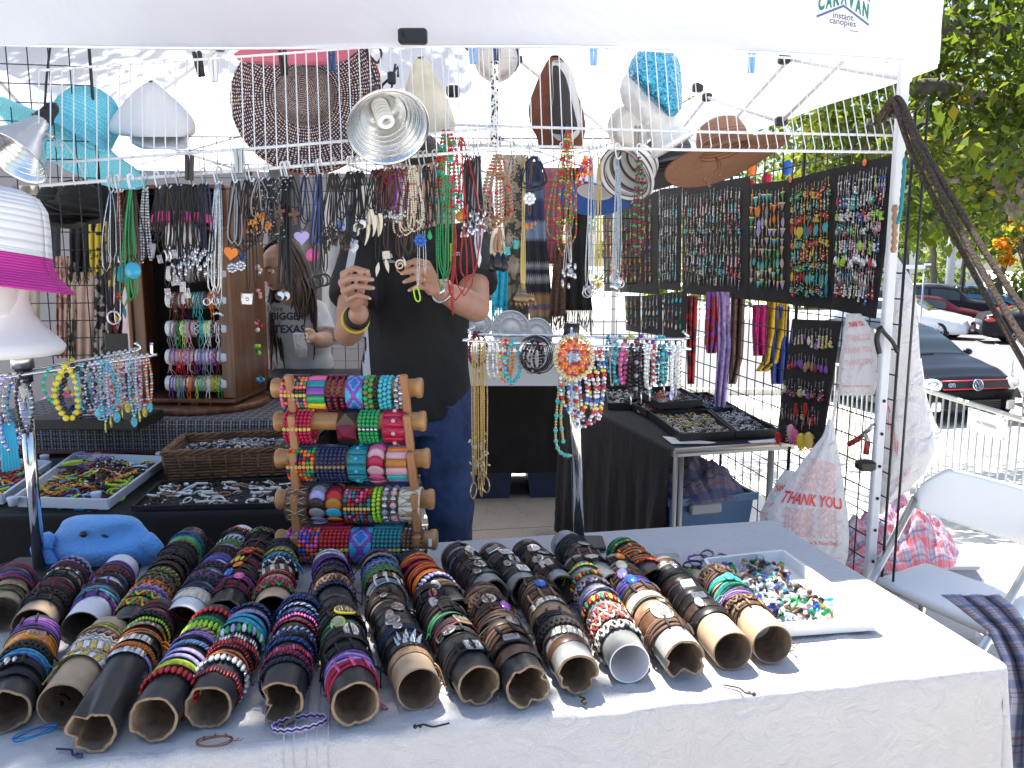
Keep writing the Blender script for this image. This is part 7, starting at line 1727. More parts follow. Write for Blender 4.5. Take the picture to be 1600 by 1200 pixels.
 # white box of glass rings on the front table
bx, fx=tray('ring_box', 'shallow white box full of coloured glass rings', [(1160,1000),(1368,985),(1222,878),(1102,892)], .745, .027, mat((.78,.78,.76),.5), th=.007, inner=mat((.7,.7,.68),.6), lip=.004)
def glassmat(c):
 m, nt, b=nodemat('coloured_glass'); b.inputs['Base Color'].default_value=(*c, 1); setin(b, rough=.06, trans=.55, ior=1.45, coat=.5); return m
GM={n:glassmat(c)for n, c in dict(green=(.02,.45,.10),blue=(.04,.12,.7),cyan=(.1,.55,.75),purple=(.3,.05,.4),clear=(.8,.82,.85),brown=(.25,.08,.02),red=(.6,.05,.05),pink=(.8,.3,.5),black=(.02,.02,.03),amber=(.6,.25,.04)).items()}
g=G(); n=18; g.tube([(.0095*math.cos(6.283*k/n),0,.0095*math.sin(6.283*k/n))for k in range(n)], [.0022+.0026*max(0,math.sin(6.283*k/n))**2 for k in range(n)], 8, True); g.ball((0,0,.0125), (.007,.0055,.0045), 10, 6, mi=1); RING=proto(g, 'glass_ring', 2)
rr=random.Random(21); gk=['clear', 'clear', 'clear', 'green', 'brown', 'clear', 'black', 'cyan', 'clear', 'blue', 'black', 'clear', 'brown', 'green', 'clear', 'amber']
for i in range(125):
 s, t=.05+.72*rr.random(), .05+.9*rr.random(); p=fx(s, t)+Vector((0,0,.011+.008*rr.random())); a, b_=gk[rr.randrange(len(gk))], gk[rr.randrange(len(gk))]
 M=Matrix.Translation(p)@Euler((rr.uniform(-1.6,1.6),rr.uniform(-.8,.8),rr.uniform(0,6))).to_matrix().to_4x4()
 inst(RING, 'glass_ring', M, [GM[a],GM[b_]], f'{a} glass ring with a {b_} stone in the shallow white box', 'ring', 'glass rings in the white box')
p=fx(.88, .35)+Vector((0,0,.010)); M=Matrix.Translation(p)@Euler((1.2,.2,.5)).to_matrix().to_4x4(); inst(RING, 'glass_ring', M, [GM['cyan'],GM['cyan']], 'cyan glass ring lying apart near the empty end of the white box', 'ring', 'glass rings in the white box')
# ---------------- blue plush toy ----------------
def plush():
 c=atz(165, 892, .745); t=thing('plush_toy', 'light blue plush dolphin lying squashed behind the bracelet tubes', 'plush toy', c)
 m=mat((.16,.42,.85), .95, bump=.6, bs=160, sheen=.4); Y=1.80
 g=G()
 rows=[(804,138,182), (806,118,204), (813,100,218), (825,92,228), (845,78,245), (862,72,256), (875,76,254), (886,92,244), (896,128,222), (900,150,200)]
 k=len(rows)-1
 def f(s, q):
  y, xl, xr=rowcurve(rows, q)
  a=2*math.pi*s; d=.085*math.sin(math.pi*min(1,.08+q*.88))**.6
  crease=.020*math.exp(-((q-.42-.05*math.sin(s*12))/.07)**2)*max(0, math.sin(a))+.01*noise.noise(Vector((s*8,q*4,1)))
  return aty((xl+xr)/2-math.cos(a)*(xr-xl)/2, y, Y-math.sin(a)*(d-crease))
 g.sheet(f, 60, 40, closed=True); g.build('body', m, t)
 g=G(); g.tube(curve([aty(80,850,Y-.03),aty(72,846,Y-.04),aty(66,862,Y-.05),aty(86,886,Y-.06)],5), [.012,.014,.017,.020,.022,.022,.024,.024,.024,.024,.022,.020,.018,.016,.014,.012], 10); g.build('flipper', m, t)
 g=G(); g.tube(curve([aty(225,842,Y-.05),aty(245,858,Y-.05),aty(256,868,Y-.04)],6), [.02,.021,.021,.02,.019,.018,.017,.016,.014,.012,.01,.008,.006], 10); g.build('tail', m, t)
 q=f(.335, .36); g=G(); q=aty(130, 835, Y-.078); g.ball(q, (.009,.004,.0075), 12, 7); g.build('eye', mat((.02,.02,.04),.15), t)
 g=G(); g.tube([aty(158,836,Y-.075),aty(164,838,Y-.077),aty(170,839,Y-.076)], [.0015,.004,.001], 6); g.build('eye', mat((.02,.02,.04),.3), t)
 g=G(); g.ball(aty(194,874,Y-.084), (.008,.004,.008), 10, 6); g.build('nose', mat((.75,.35,.45),.8), t)
plush()
# black cloth square under the pole
g=G(); P=[atz(-10,905,.7435), atz(215,900,.7435), atz(225,868,.7435), atz(60,868,.7435), atz(-10,885,.7435)]; g.add(P+[p+Vector((0,0,.002))for p in P], [(5,6,7,8,9),(0,1,6,5),(1,2,7,6)], 0, False); solo(g, 'cloth_square', m_cloth_black, 'black cloth square under the foam head rack', 'cloth', base=P[0])
# ---------------- scarves at the back ----------------
def noise2(name, cols, sc_=8, pos=None):
 m, nt, b=nodemat(name); tc=N(nt, 'ShaderNodeTexCoord'); n=N(nt, 'ShaderNodeTexNoise', Scale=float(sc_), Detail=2.0); nt.links.new(tc.outputs['Object'], n.inputs['Vector'])
 cr=N(nt, 'ShaderNodeValToRGB'); cr.color_ramp.interpolation='CONSTANT'; nt.links.new(n.outputs['Fac'], cr.inputs['Fac'])
 k=len(cols)
 for i, c in enumerate(cols):
  e=cr.color_ramp.elements[i]if i<2 else cr.color_ramp.elements.new(.9)
  e.position=0 if i==0 else .40+.2*(i-1)/max(1, k-2)if k>2 else .5; e.color=(*c, 1)
 nt.links.new(cr.outputs['Color'], b.inputs['Base Color']); setin(b, rough=.9); return m
def stripes(name, stops, axis='Y', sc_=1.0, zig=0, wave_s=20):
 """horizontal bands down the cloth: (position, colour)"""
 m, nt, b=nodemat(name); tc=N(nt, 'ShaderNodeTexCoord'); sp=N(nt, 'ShaderNodeSeparateXYZ'); nt.links.new(tc.outputs['UV'], sp.inputs[0]); src=sp.outputs[axis]
 if zig:
  w=N(nt, 'ShaderNodeMath', operation='PINGPONG'); w.inputs[1].default_value=.5; mu=N(nt, 'ShaderNodeMath', operation='MULTIPLY'); mu.inputs[1].default_value=wave_s; nt.links.new(sp.outputs['X'], mu.inputs[0]); nt.links.new(mu.outputs[0], w.inputs[0])
  ma=N(nt, 'ShaderNodeMath', operation='MULTIPLY_ADD'); ma.inputs[1].default_value=zig; nt.links.new(w.outputs[0], ma.inputs[0]); nt.links.new(src, ma.inputs[2]); src=ma.outputs[0]
 fr_=N(nt, 'ShaderNodeMath', operation='FRACT'); mu2=N(nt, 'ShaderNodeMath', operation='MULTIPLY'); mu2.inputs[1].default_value=sc_; nt.links.new(src, mu2.inputs[0]); nt.links.new(mu2.outputs[0], fr_.inputs[0])
 cr=N(nt, 'ShaderNodeValToRGB'); nt.links.new(fr_.outputs[0], cr.inputs['Fac']); cr.color_ramp.interpolation='CONSTANT'
 for i, (p, c)in enumerate(stops):
  e=cr.color_ramp.elements[i]if i<2 else cr.color_ramp.elements.new(p); e.position=p; e.color=(*c, 1)
 nt.links.new(cr.outputs['Color'], b.inputs['Base Color']); setin(b, rough=.95); return m
m_camo=noise2('camouflage', [(.20,.17,.12),(.06,.06,.045),(.30,.24,.17),(.40,.36,.30)], 9)
m_aztec=stripes('woven_stripe', [(0,(.02,.03,.06)),(.12,(.08,.12,.20)),(.2,(.03,.04,.09)),(.32,(.16,.22,.32)),(.42,(.02,.02,.03)),(.55,(.22,.23,.25)),(.58,(.02,.02,.03)),(.62,(.25,.26,.28)),(.66,(.02,.02,.03)),(.72,(.32,.17,.08)),(.8,(.15,.10,.16)),(.86,(.36,.22,.12)),(.93,(.14,.12,.12))], zig=.05, wave_s=14)
m_camored=plaid_mat('red_plaid', (.35,.10,.10), (.22,.12,.20), (.5,.2,.15), (.12,.05,.08), 5)
def SC(label, rows, Y, m, seed, fr_=0, fold=.012, ff=16, uvs=1, cat='scarf', sv=1, m2=None):return hanging_cloth('scarf', label, rows, lambda s, t:Y, m, fold=fold, ff=ff, seed=seed, cat=cat, uvs=uvs, fringe=fr_, sv=sv, n=30)
SC('camouflage scarf hanging next to the tan and red bead hank', [(242,786,826),(340,788,828),(420,788,826),(502,790,826)], 4.68, m_camo, 1)
SC('blue scarf with orange zigzag border below the black cord loops', [(252,822,846),(330,820,850),(400,820,856),(470,824,862),(505,830,862)], 4.62, m_aztec, 2)
SC('faded red plaid scarf beside the blue zigzag one', [(262,848,882),(340,850,882),(412,850,874)], 4.66, m_camored, 3, fold=.008)
SC('brown open-knit scarf with fringe', [(380,868,888),(440,862,884),(492,858,884)], 4.56, mat((.10,.055,.04),.95,var=.5,vs=90,bump=1,bs=160), 4, .09)
SC('black fringed scarf hanging full length behind the silver chains', [(262,880,916),(340,884,918),(420,884,920),(485,882,926)], 4.60, m_cloth_black, 5, .12)
SC('turquoise fringed scarf hanging below the black crystal drops', [(395,772,790),(430,770,794),(478,768,792)], 4.4, mat((.03,.42,.60),.85,var=.2,vs=40), 6, .11)
SC('white and black leopard scarf beside the turquoise one', [(300,752,770),(380,758,775),(470,758,776)], 4.5, noise2('leopard_cloth',[(.05,.05,.07),(.5,.5,.54)],40), 7)
for i, (x0, x1, y0, y1, m, lab, frn)in enumerate(((112,148,425,568,mat((.42,.30,.24),.9,var=.15,vs=12),'tan scarf hanging behind the foam head neck',0),(88,108,400,560,noise2('rust_print',[(.25,.10,.08),(.40,.28,.22)],30),'rust patterned scarf nearest the foam head',0),(104,118,410,570,noise2('snake_print',[(.03,.03,.03),(.35,.32,.22)],34),'black and olive print scarf',0),(146,168,420,580,noise2('black_chevron',[(.02,.018,.02),(.30,.27,.25)],26),'black and beige zigzag scarf beside the red one',0),(166,198,410,545,noise2('red_print',[(.5,.02,.03),(.05,.02,.03),(.45,.35,.05)],16),'red and yellow printed scarf behind the ring pendant',0),(140,165,330,430,noise2('yellow_print',[(.03,.03,.03),(.5,.4,.05),(.02,.03,.05)],24),'black scarf with yellow flowers behind the strands',0),(110,140,330,425,m_cloth_black,'short black scarf under the black caps',.05),(428,470,480,560,m_cloth_black,'black scarf low behind the girl',0))):
 SC(lab, [(y0,x0,x1),((y0+y1)/2,x0-1,x1+1),(y1,x0+1,x1-1)], 3.85, m, 10+i, frn)
 # pale plaster suns under the scarves
m_plaster=mat((.52,.55,.60), .9, bump=.3, bs=60)
for(px, py, r, lab)in((750,508,.065,'plaster sun plaque with a face by the man\'s elbow'), (798,515,.10,'round plaster calendar plaque under the camouflage scarf'), (838,522,.085,'plaster disc plaque behind the black cord rings')):
 q=AY(px, py, 4.3); t=thing('plaster_plaque', lab, 'plaque', q); M=along((0,-1,.15), q); g=G()
 g.lathe([(0,0),(r,0),(r*1.02,.006),(r,.012),(r*.93,.012),(r*.92,.009),(r*.66,.009),(r*.65,.013),(r*.6,.013),(r*.59,.009),(r*.36,.010),(r*.34,.017),(r*.2,.024),(0,.027)], 40, mx=M); g.build('disc', m_plaster, t)
 for k in range(18):
  a=k*.349; g=G(); g.box((r*.79*math.cos(a),r*.79*math.sin(a),.012), (r*.10,r*.10,.007), mx=M, bev=.002); g.build('carving', m_plaster, t)
g=G(); g.box(AY(792,548,4.45), (.75,.3,.02)); g.box(AY(792,575,4.5), (.72,.26,.16)); solo(g, 'display_box', m_whitecoat, 'pale box behind the racks carrying the plaster plaques', 'box', base=AY(792,560,4.45))
# seat of pale fanned paper, small tray of jewellery by the girl
for k in range(9):
 pass
g=G(); q=AY(545, 540, 3.6)
for k in range(13):
 a=R(20+k*12); d=Vector((math.cos(a),0,math.sin(a))); e=Vector((math.cos(a+.2),0.0,math.sin(a+.2))); g.add([q,q+d*.13+Vector((0,-.012*(k%2),0)),q+e*.13+Vector((0,.012*(k%2),0))], [(0,1,2)], 0, False)
o=solo(g, 'shell_fan', m_plaster, 'white ribbed shell fan beside the man\'s raised elbow', 'shell', base=q); md=o.modifiers.new('thickness', 'SOLIDIFY'); md.thickness=.006
g=G(); g.box(AY(505,592,3.4), (.5,.3,.05), bev=.01); solo(g, 'jewellery_case', m_black, 'black case between the girl and the bracelet stand', 'case', base=AY(505,592,3.4))
g=G(); g.box((AY(505,600,3.4).x,3.55,AY(505,600,3.4).z/2-.02), (.7,.4,AY(505,600,3.4).z-.04)); solo(g, 'covered_chest', m_cloth_black, 'black covered chest between the girl and the man', 'chest', base=AY(505,600,3.4))
# clear bag of pink things and a blue tray behind the left rack
g=G(); q=AY(95, 640, 3.3); g.ball(q, (.10,.06,.07), 18, 10); g.v=[tuple(Vector(v)+Vector((.02,.02,.02))*noise.noise(Vector(v)*22))for v in g.v]; solo(g, 'bag_of_sweets', mat((.75,.12,.30),.4,var=.5,vs=30), 'clear bag of bright pink things behind the yellow beads', 'bag', base=q-Vector((0,0,.07)))
g=G(); g.box(AY(205,668,3.25), (.17,.12,.05), bev=.01); solo(g, 'blue_tray', mat((.02,.08,.4),.4), 'deep blue tray behind the oval pendants', 'tray', base=AY(205,668,3.25))
t_, f4=tray('jewellery_tray', 'pale tray of small beads behind the oval pendants', [(95,660),(190,658),(185,640),(110,642)], .90, .02, m_black, inner=mat((.6,.6,.6),.6)); jumble('bead_heap', lambda s, q:f4(s,q)+Vector((0,0,.012)), 90, ['red','blue','white','navy','gold'], 3, t_)
g=G(); c=f4(.5, .5); g.box((c.x,c.y+.03,.882), (.36,.2,.034), bev=.003); solo(g, 'black_box', m_black, 'black box lifting the pale bead tray', 'box', base=(c.x,c.y,.865))
# ---------------- boards of earrings on the wire panel ----------------
UB=.018
EAR={}
def emk():
 def wire(g):g.tube([(0,0,.010),(.002,0,.013),(0,0,.015),(-.002,0,.011)], .0006, 4, mi=1); g.tube([(0,0,.0),(0,0,.010)], .0006, 4, mi=1)
 g=G(); wire(g); g.prism([(-.007,0),(.007,0),(0,-.020)], .002, mx=Matrix.Rotation(R(90),4,'X')); g.box((0,0,.001), (.015,.003,.003), mi=1); EAR['triangle']=proto(g, 'earring', 2)
 g=G(); wire(g); g.lathe([(0,-.022),(.005,-.019),(.0068,-.013),(.004,-.004),(.0008,0),(0,0)], 8, mx=Matrix.Diagonal((1,.5,1,1))); EAR['drop']=proto(g, 'earring', 2)
 g=G(); wire(g)
 for k in range(5):g.ball((.0008*(k%2),0,-.003-k*.0052), .003+.0007*(k==4), 6, 4, mi=k%2)
 EAR['dangle']=proto(g, 'earring', 2)
 g=G(); wire(g); r2=random.Random(2)
 for k in range(13):g.ball((r2.uniform(-.0045,.0045),r2.uniform(-.003,.003),-r2.uniform(.002,.030)), r2.uniform(.0018,.0036), 5, 4, mi=0 if k%4 else 1)
 EAR['cluster']=proto(g, 'earring', 2)
 g=G(); wire(g)
 for k in range(4):g.tube([(0,0,-.001),((k-1.5)*.0016,.0005*k,-.012),((k-1.5)*.0026,0,-.026-.003*(k%2))], .0008, 4, mi=k%2)
 g.ball((0,0,-.002), .003, 6, 4); EAR['chains']=proto(g, 'earring', 2)
 g=G(); wire(g); g.tube([(.0065*math.cos(a),0,-.0085+.0085*math.sin(a))for a in[6.283*k/14 for k in range(14)]], .0011, 4, True); g.ball((0,0,-.009), (.003,.002,.004), 6, 4, mi=1); EAR['hoop']=proto(g, 'earring', 2)
 g=G(); wire(g); g.prism([(0,0),(.004,-.004),(.0072,-.013),(.0045,-.024),(0,-.030),(-.0045,-.024),(-.0072,-.013),(-.004,-.004)], .0018, mx=Matrix.Rotation(R(90),4,'X')); g.tube([(0,-.002,0),(0,-.002,-.029)], .0007, 4, mi=1); EAR['leaf']=proto(g, 'earring', 2)
 g=G(); wire(g); g.ball((0,0,-.018), (.010,.006,.014), 10, 7)
 for k in range(40):
  a=k*2.4; z=-.018+.014*math.cos(k*.075+.1); g.tube([(0,0,z),(.012*math.cos(a),.008*math.sin(a),z-.006)], .0006, 3)
 EAR['feather']=proto(g, 'earring', 2)
emk()
EC=[0]
def board(label, TLp, TRp, BRp, BLp, rows, cols, style, pal, mets, u=UB, limit=True, dot=None, seed=0, top=.10):
 """a black cloth board on the plane of the wire panel; its corners as seen, earrings in rows"""
 P=[BT.on_u(x,y,u)for x, y in(TLp,TRp,BRp,BLp)]
 t=thing('earring_board', label, 'earring board', (P[2]+P[3])/2); n=-BT.u
 g=G(); Q=[p-n*.006 for p in P]; g.add(P+Q, [(0,1,2,3),(7,6,5,4),(0,4,5,1),(1,5,6,2),(2,6,7,3),(3,7,4,0)], 0, False); g.build('backing', m_cloth_black, t)
 r2=random.Random(seed+50); W_=(P[1]-P[0]).length; H_=(P[3]-P[0]).length
 st=G()
 for r_ in range(rows):
  kind_row=style[r_%len(style)]; rowcol=r2.choice(pal)
  for c_ in range(cols):
   s=.06+.88*(c_+.5)/cols+r2.uniform(-.012, .012); v=top+(1-top-.09)*(r_+.1)/rows+r2.uniform(-.018, .018)
   p=(P[0]*(1-s)+P[1]*s)*(1-v)+(P[3]*(1-s)+P[2]*s)*v+n*.008
   kind=kind_row if r2.random()<.8 else r2.choice(style);
   if(c_//2)%2==0 or r2.random()<.3:rowcol=r2.choice(pal)
   sz=r2.uniform(.75, 1.2)*min(1.4, H_/rows/.038)
   M=basis(-BT.v, n, (0,0,1), p)@Euler((0,r2.uniform(-.12,.12),r2.uniform(-.5,.5))).to_matrix().to_4x4()@Matrix.Diagonal((sz,sz,sz,1))
   if limit and EC[0]<300:
    EC[0]+=1
    inst(EAR[kind], 'earring', M, [(m_silver if rowcol=='silver' else mat([q*.7 for q in PAL[rowcol]],.35)),pm(mets[c_%len(mets)],.3)], f'{cname(rowcol)} {kind} earring, {ordinal(min(13, r_))} row on the {label.split(",")[0]}', 'earring', 'earrings on the black boards')
   else:
    me=EAR[kind]; b0=len(st.v); st.v.extend([tuple(M@w.co)for w in me.vertices]); ci=pal.index(rowcol)
    for f_ in me.polygons:st.f.append([i+b0 for i in f_.vertices]); st.m.append(ci if f_.material_index==0 else len(pal)); st.s.append(True)
 if st.v:st.build('earring_rows', [pm(c,.35)for c in pal]+[pm(mets[0],.3)], t, kind='stuff')
 if dot:
  q=BT.on_u(dot[0], dot[1], u-.004); g=G(); g.lathe([(0,0),(.011,0),(.011,.001),(0,.001)], 18, mx=along(n,q)); g.build('price_dot', mat((.85,.16,.04),.6), t)
 return t
board('widest board of silver and turquoise dangles', (1307,262), (1402,240), (1366,498), (1303,484), 8, 16, ['chains','dangle','cluster','hoop','dangle','drop'], ['silver','turq','blue','silver','palepink','red','lime','white','silver'], ['silver'], dot=(1351,254), seed=1)
board('board of bright red and green clusters', (1236,280), (1305,262), (1301,484), (1234,476), 9, 12, ['cluster','dangle','cluster','leaf'], ['red','orange','green','teal','red','yellow','turq'], ['silver','gold'], dot=(1235,281), seed=2)
board('board of pastel triangle earrings', (1172,288), (1234,281), (1232,475), (1170,468), 9, 9, ['triangle','triangle','leaf','triangle'], ['palepink','turq','cream','orange','grey','green','lilac'], ['gold','silver'], seed=3)
board('low hanging board of pearls and beads', (1238,498), (1313,502), (1282,702), (1212,690), 4, 12, ['dangle','drop','cluster','chains'], ['gold','cream','maroon','purple','tan','red'], ['silver','gold'], u=-.03, seed=4)
board('board of many short silver dangles', (1066,292), (1170,276), (1168,468), (1066,458), 9, 17, ['chains','dangle','dangle','cluster'], ['grey','silver','cream','turq','red','olive','tan','palepink'], ['silver'], seed=5)
board('narrow board of grey dangles', (1030,296), (1064,292), (1062,454), (1030,452), 9, 7, ['chains','dangle'], ['grey','turq','cream','silver'], ['silver'], seed=6, limit=False)
board('farthest board with pink and green hoops', (942,338), (1028,298), (1028,460), (944,455), 8, 11, ['hoop','cluster','dangle','leaf'], ['crimson','red','purple','green','orange','gold','grey'], ['gold','silver'], seed=7, limit=False)
board('lower small board of red beads', (976,462), (1000,462), (1000,520), (978,516), 3, 3, ['cluster','dangle'], ['red','lime','orange','silver'], ['silver'], seed=8, limit=False)
board('lower board of pale stones', (1002,462), (1034,460), (1034,524), (1002,520), 3, 5, ['dangle','drop'], ['grey','cream','orange','turq'], ['silver'], seed=9, limit=False)
board('lower board of blue and peach stones', (1036,458), (1072,456), (1070,532), (1036,526), 3, 5, ['drop','chains'], ['cream','turq','silver','palepink'], ['silver'], seed=10, limit=False)
# feather and flip-flop shaped earrings on the low board
for i, (px, py, c, s, lab)in enumerate(((1236,668,'palepink',2.0,'fluffy pale pink feather earring under the low board'),(1243,676,'pink',1.8,'fluffy magenta feather earring under the low board'),(1252,682,'yellow',2.1,'fluffy yellow feather earring under the low board'),(1264,680,'gold',2.1,'fluffy mustard feather earring under the low board'),(1216,680,'red',1.6,'fluffy red feather earring under the low board'))):
 p=BT.on_u(px, py, -.05)+Vector((0,0,.02)); M=basis(-BT.v, -BT.u, (0,0,1), p)@Matrix.Diagonal((s,s,s,1)); inst(EAR['feather'], 'feather_earring', M, [pm(c,.9),m_silver], lab, 'earring', 'feather earrings on the low board')
for i, (px, py)in enumerate(((1243,640),(1258,640))):
 p=BT.on_u(px, py, -.045); g=G(); M=basis(-BT.v, (0,0,1), -BT.u, p)
 g.prism([(.012*math.cos(a)*(1+.15*math.sin(a)),.024*math.sin(a))for a in[6.283*k/20 for k in range(20)]], .004, mx=M)
 for k in range(4):g.box((0,-.014+.010*k,.0025), (.019,.0022,.002), mi=1, mx=M)
 solo(g, 'sandal_earring', [pm('red',.5),m_black], ('first','second')[i]+' striped red sandal shaped earring on the low board', 'earring', base=p)
 # scarves and fluffy things hanging outside the wire panel
for i, (rows, m, lab)in enumerate((([(470,1198,1232),(520,1196,1230),(565,1190,1220),(580,1180,1200)],mat((.55,.35,.02),.95,var=.3,vs=30,bump=1,bs=50),'mustard fluffy scarf outside the wire panel'),([(476,1176,1200),(520,1176,1200),(556,1178,1202)],mat((.6,.02,.20),.95,var=.3,vs=30,bump=1,bs=50),'hot pink fluffy scarf outside the wire panel'),([(478,1204,1234),(560,1204,1232),(600,1206,1230)],mat((.03,.06,.30),.9,var=.3,vs=20),'deep blue scarf outside the wire panel'),([(456,1104,1124),(530,1102,1122),(552,1104,1118)],noise2('red_blue_print',[(.4,.03,.03),(.2,.08,.3)],30),'red and purple scarf seen through the wire panel'),([(456,1120,1140),(540,1122,1142),(620,1116,1134),(660,1118,1130)],mat((.42,.30,.55),.95,var=.35,vs=50,bump=1,bs=60),'lilac ruffled scarf seen through the wire panel'),([(462,1072,1090),(600,1074,1084)],noise2('red_print_b',[(.45,.03,.03),(.08,.03,.03)],30),'dark red scarf hanging at the board corner'),([(460,1142,1165),(560,1140,1160),(600,1138,1150)],mat((.14,.08,.06),.9,var=.3,vs=30),'brown scarf seen through the wire panel'))):
 hanging_cloth('scarf', lab, rows, lambda s, t:3.75 if 0 else 3.55, m, fold=.02, ff=14, seed=i, cat='scarf', n=26)
for(px, py, col, lab)in((1230,262,'blue','blue thing pinned above the triangle earrings'), (1198,280,'crimson','pink flower pinned above the boards'), (1172,290,'crimson','dark pink flower pinned above the boards'), (1176,264,'orange','orange flower pinned above the boards')):
 q=BT.on_u(px, py, .05); g=G(); g.ball(q, (.02,.02,.028), 10, 7); g.v=[tuple(Vector(v)+Vector((1,1,1))*.006*noise.noise(Vector(v)*60))for v in g.v]; solo(g, 'fabric_flower', pm(col,.8), lab, 'flower', base=q)
 # red handled spring clamp
q=BT.on_u(1352, 680, -.01); g=G(); ct_=thing('spring_clamp', 'spring clamp with red handles gripping the canopy post', 'clamp', q)
g=G(); g.tube([BT.on_u(1365,664,-.02),BT.on_u(1350,678,-.02),BT.on_u(1340,688,-.02)], .007, 8); g.tube([BT.on_u(1352,676,-.02),BT.on_u(1356,692,-.02)], .006, 8); g.build('jaws', m_steel, ct_)
for a, b_ in(((1344,684),(1327,694)), ((1356,690),(1353,709))):g=G(); g.tube([BT.on_u(*a,-.022),BT.on_u(*b_,-.022)], .009, 8); g.build('handle', mat((.4,.04,.03),.4), ct_)
for(px, py, lab)in((1353,727,'black bracket on the lower part of the canopy post'), (1398,175,'black knob near the top of the canopy post')):
 q=BT.on_v(px, py, -.04); g=G(); g.box(q, (.05,.04,.03), bev=.006); g.tube([q+Vector((-.03,-.01,.005)),q], .012, 8); solo(g, 'bracket', m_black, lab, 'bracket', base=q)
 # brown webbing straps
m_strap=mat((.055,.035,.025), .9, var=.75, vs=160, bump=.5, bs=200)
for i, (a, b_)in enumerate((((1392,160),(1640,600)),((1398,158),(1650,560)),((1388,164),(1632,625)))):
 p0, p1=AY(*a, 2.36-.01*i), AY(*b_, 1.75+.05*i); g=G(); c1=curve([p0+Vector((-.02,.03,-.05)),p0+Vector((-.005,0,-.005)),p0+Vector((.012,-.01,.0)),p0+(p1-p0)*.2+Vector((0,0,-.01*(i-1))),p0+(p1-p0)*.6+Vector((0,0,-.014)),p1], 8)
 g.tube(c1, .0095, 8, flat=.7); solo(g, 'woven_strap', m_strap, ('thick','uppermost','lowest')[i]+' brown woven strap running from the post out of the picture', 'strap', 'brown woven straps at the canopy post', base=p0)
g=G(); P=curve([BT.on_v(1414,246,-.08),BT.on_v(1411,290,-.08),BT.on_v(1407,330,-.08),BT.on_v(1402,350,-.08)], 6); g.tube(P, [.005+.002*(i%2)for i in range(len(P))], 6); solo(g, 'bead_strand', pm('teal',.3), 'teal bead strand hanging beside the canopy post', 'strand', base=P[0])
g=G(); P=curve([BT.on_v(1398,320,-.04),BT.on_v(1398,360,-.04),BT.on_v(1396,395,-.04)], 6); g.tube(P, [.006+.004*(i%2)for i in range(len(P))], 6); solo(g, 'shell_strand', pm('tan',.5), 'brown shell strand hanging in front of the canopy post', 'strand', base=P[0])
g=G(); g.tube(curve([BT.on_v(1375,510,-.05),BT.on_v(1382,520,-.05),BT.on_v(1395,535,-.05),BT.on_v(1402,550,-.05)],5), .006, 8); g.tube(curve([BT.on_v(1375,512,-.05),BT.on_v(1370,530,-.05),BT.on_v(1374,552,-.05)],5), .008, 8); solo(g, 'strap_hook', m_black, 'black curled hook strapped to the wire panel beside the post', 'hook', base=BT.on_v(1375,512,-.05))
# pale and dark clothes hung on the rear panel, seen between the necklaces
for i, (x0, x1, y0, y1, m, lab, Y)in enumerate(((505,540,300,520,mat((.50,.50,.52),.9,var=.1,vs=6),'pale grey shirt hanging behind the carved wood beads',4.72),(556,585,290,470,mat((.60,.58,.55),.9,var=.1,vs=6),'off-white shirt hanging behind the tusks',4.70),(470,500,330,560,mat((.22,.20,.20),.95,var=.3,vs=8),'dark grey cloth hanging behind the yin yang cords',4.74),(540,556,320,500,mat((.08,.10,.16),.95,var=.3,vs=8),'narrow navy cloth at the rear of the stall',4.75),(725,752,250,500,mat((.06,.055,.05),.95,var=.3,vs=8),'black cloth hanging behind the man\'s shoulder',4.73),(600,640,250,420,mat((.15,.08,.06),.95,var=.3,vs=8),'brown cloth hanging behind the lamp',4.75),(20,60,290,560,mat((.30,.27,.22),.9,var=.2,vs=6),'khaki cloth hanging behind the foam head',4.2),(60,92,300,420,mat((.03,.03,.04),.9,var=.2,vs=6),'black cloth hanging by the blue hat',4.1),(170,205,280,400,mat((.05,.05,.06),.9,var=.3,vs=8),'charcoal cloth beside the wooden tower',4.3),(208,236,275,420,mat((.35,.34,.36),.9,var=.1,vs=6),'light grey cloth beside the wooden tower',4.4),(420,468,262,380,mat((.12,.12,.13),.9,var=.3,vs=8),'grey cloth hanging above the girl',4.5))):
 hanging_cloth('hung_cloth', lab, [(y0,x0,x1),((y0+y1)/2,x0-2,x1+2),(y1,x0-1,x1+2)], lambda s, t:Y-.05, m, fold=.018, ff=11, seed=i+.5, cat='cloth', n=26)
 # ---------------- people ----------------
from mathutils.bvhtree import BVHTree
def voxel(g, name, mats, parent, vox=.005, smooth=4, fn=None, kind=None):
 """melt overlapping closed shapes into one continuous surface"""
 me=g.mesh(name); o=bpy.data.objects.new(name, me); COL.objects.link(o)
 a=o.modifiers.new('r', 'REMESH'); a.mode='VOXEL'; a.voxel_size=vox; a.use_smooth_shade=True
 b_=o.modifiers.new('s', 'SMOOTH'); b_.factor=.5; b_.iterations=smooth
 dg=bpy.context.evaluated_depsgraph_get(); me2=bpy.data.meshes.new_from_object(o.evaluated_get(dg)); me2.name=name
 bpy.data.objects.remove(o); bpy.data.meshes.remove(me)
 if fn:
  nn=[v.normal.copy()for v in me2.vertices]
  for v, n in zip(me2.vertices, nn):v.co+=n*fn(v.co)
 bvh=BVHTree.FromPolygons([v.co.copy()for v in me2.vertices], [tuple(p.vertices)for p in me2.polygons])
 if parent:me2.transform(Matrix.Translation(-parent_base(parent)))
 me2.materials.clear(); me2.materials.append(mats); me2.polygons.foreach_set('use_smooth', [True]*len(me2.polygons))
 o=bpy.data.objects.new(name, me2); COL.objects.link(o); o.parent=parent
 return o, bvh
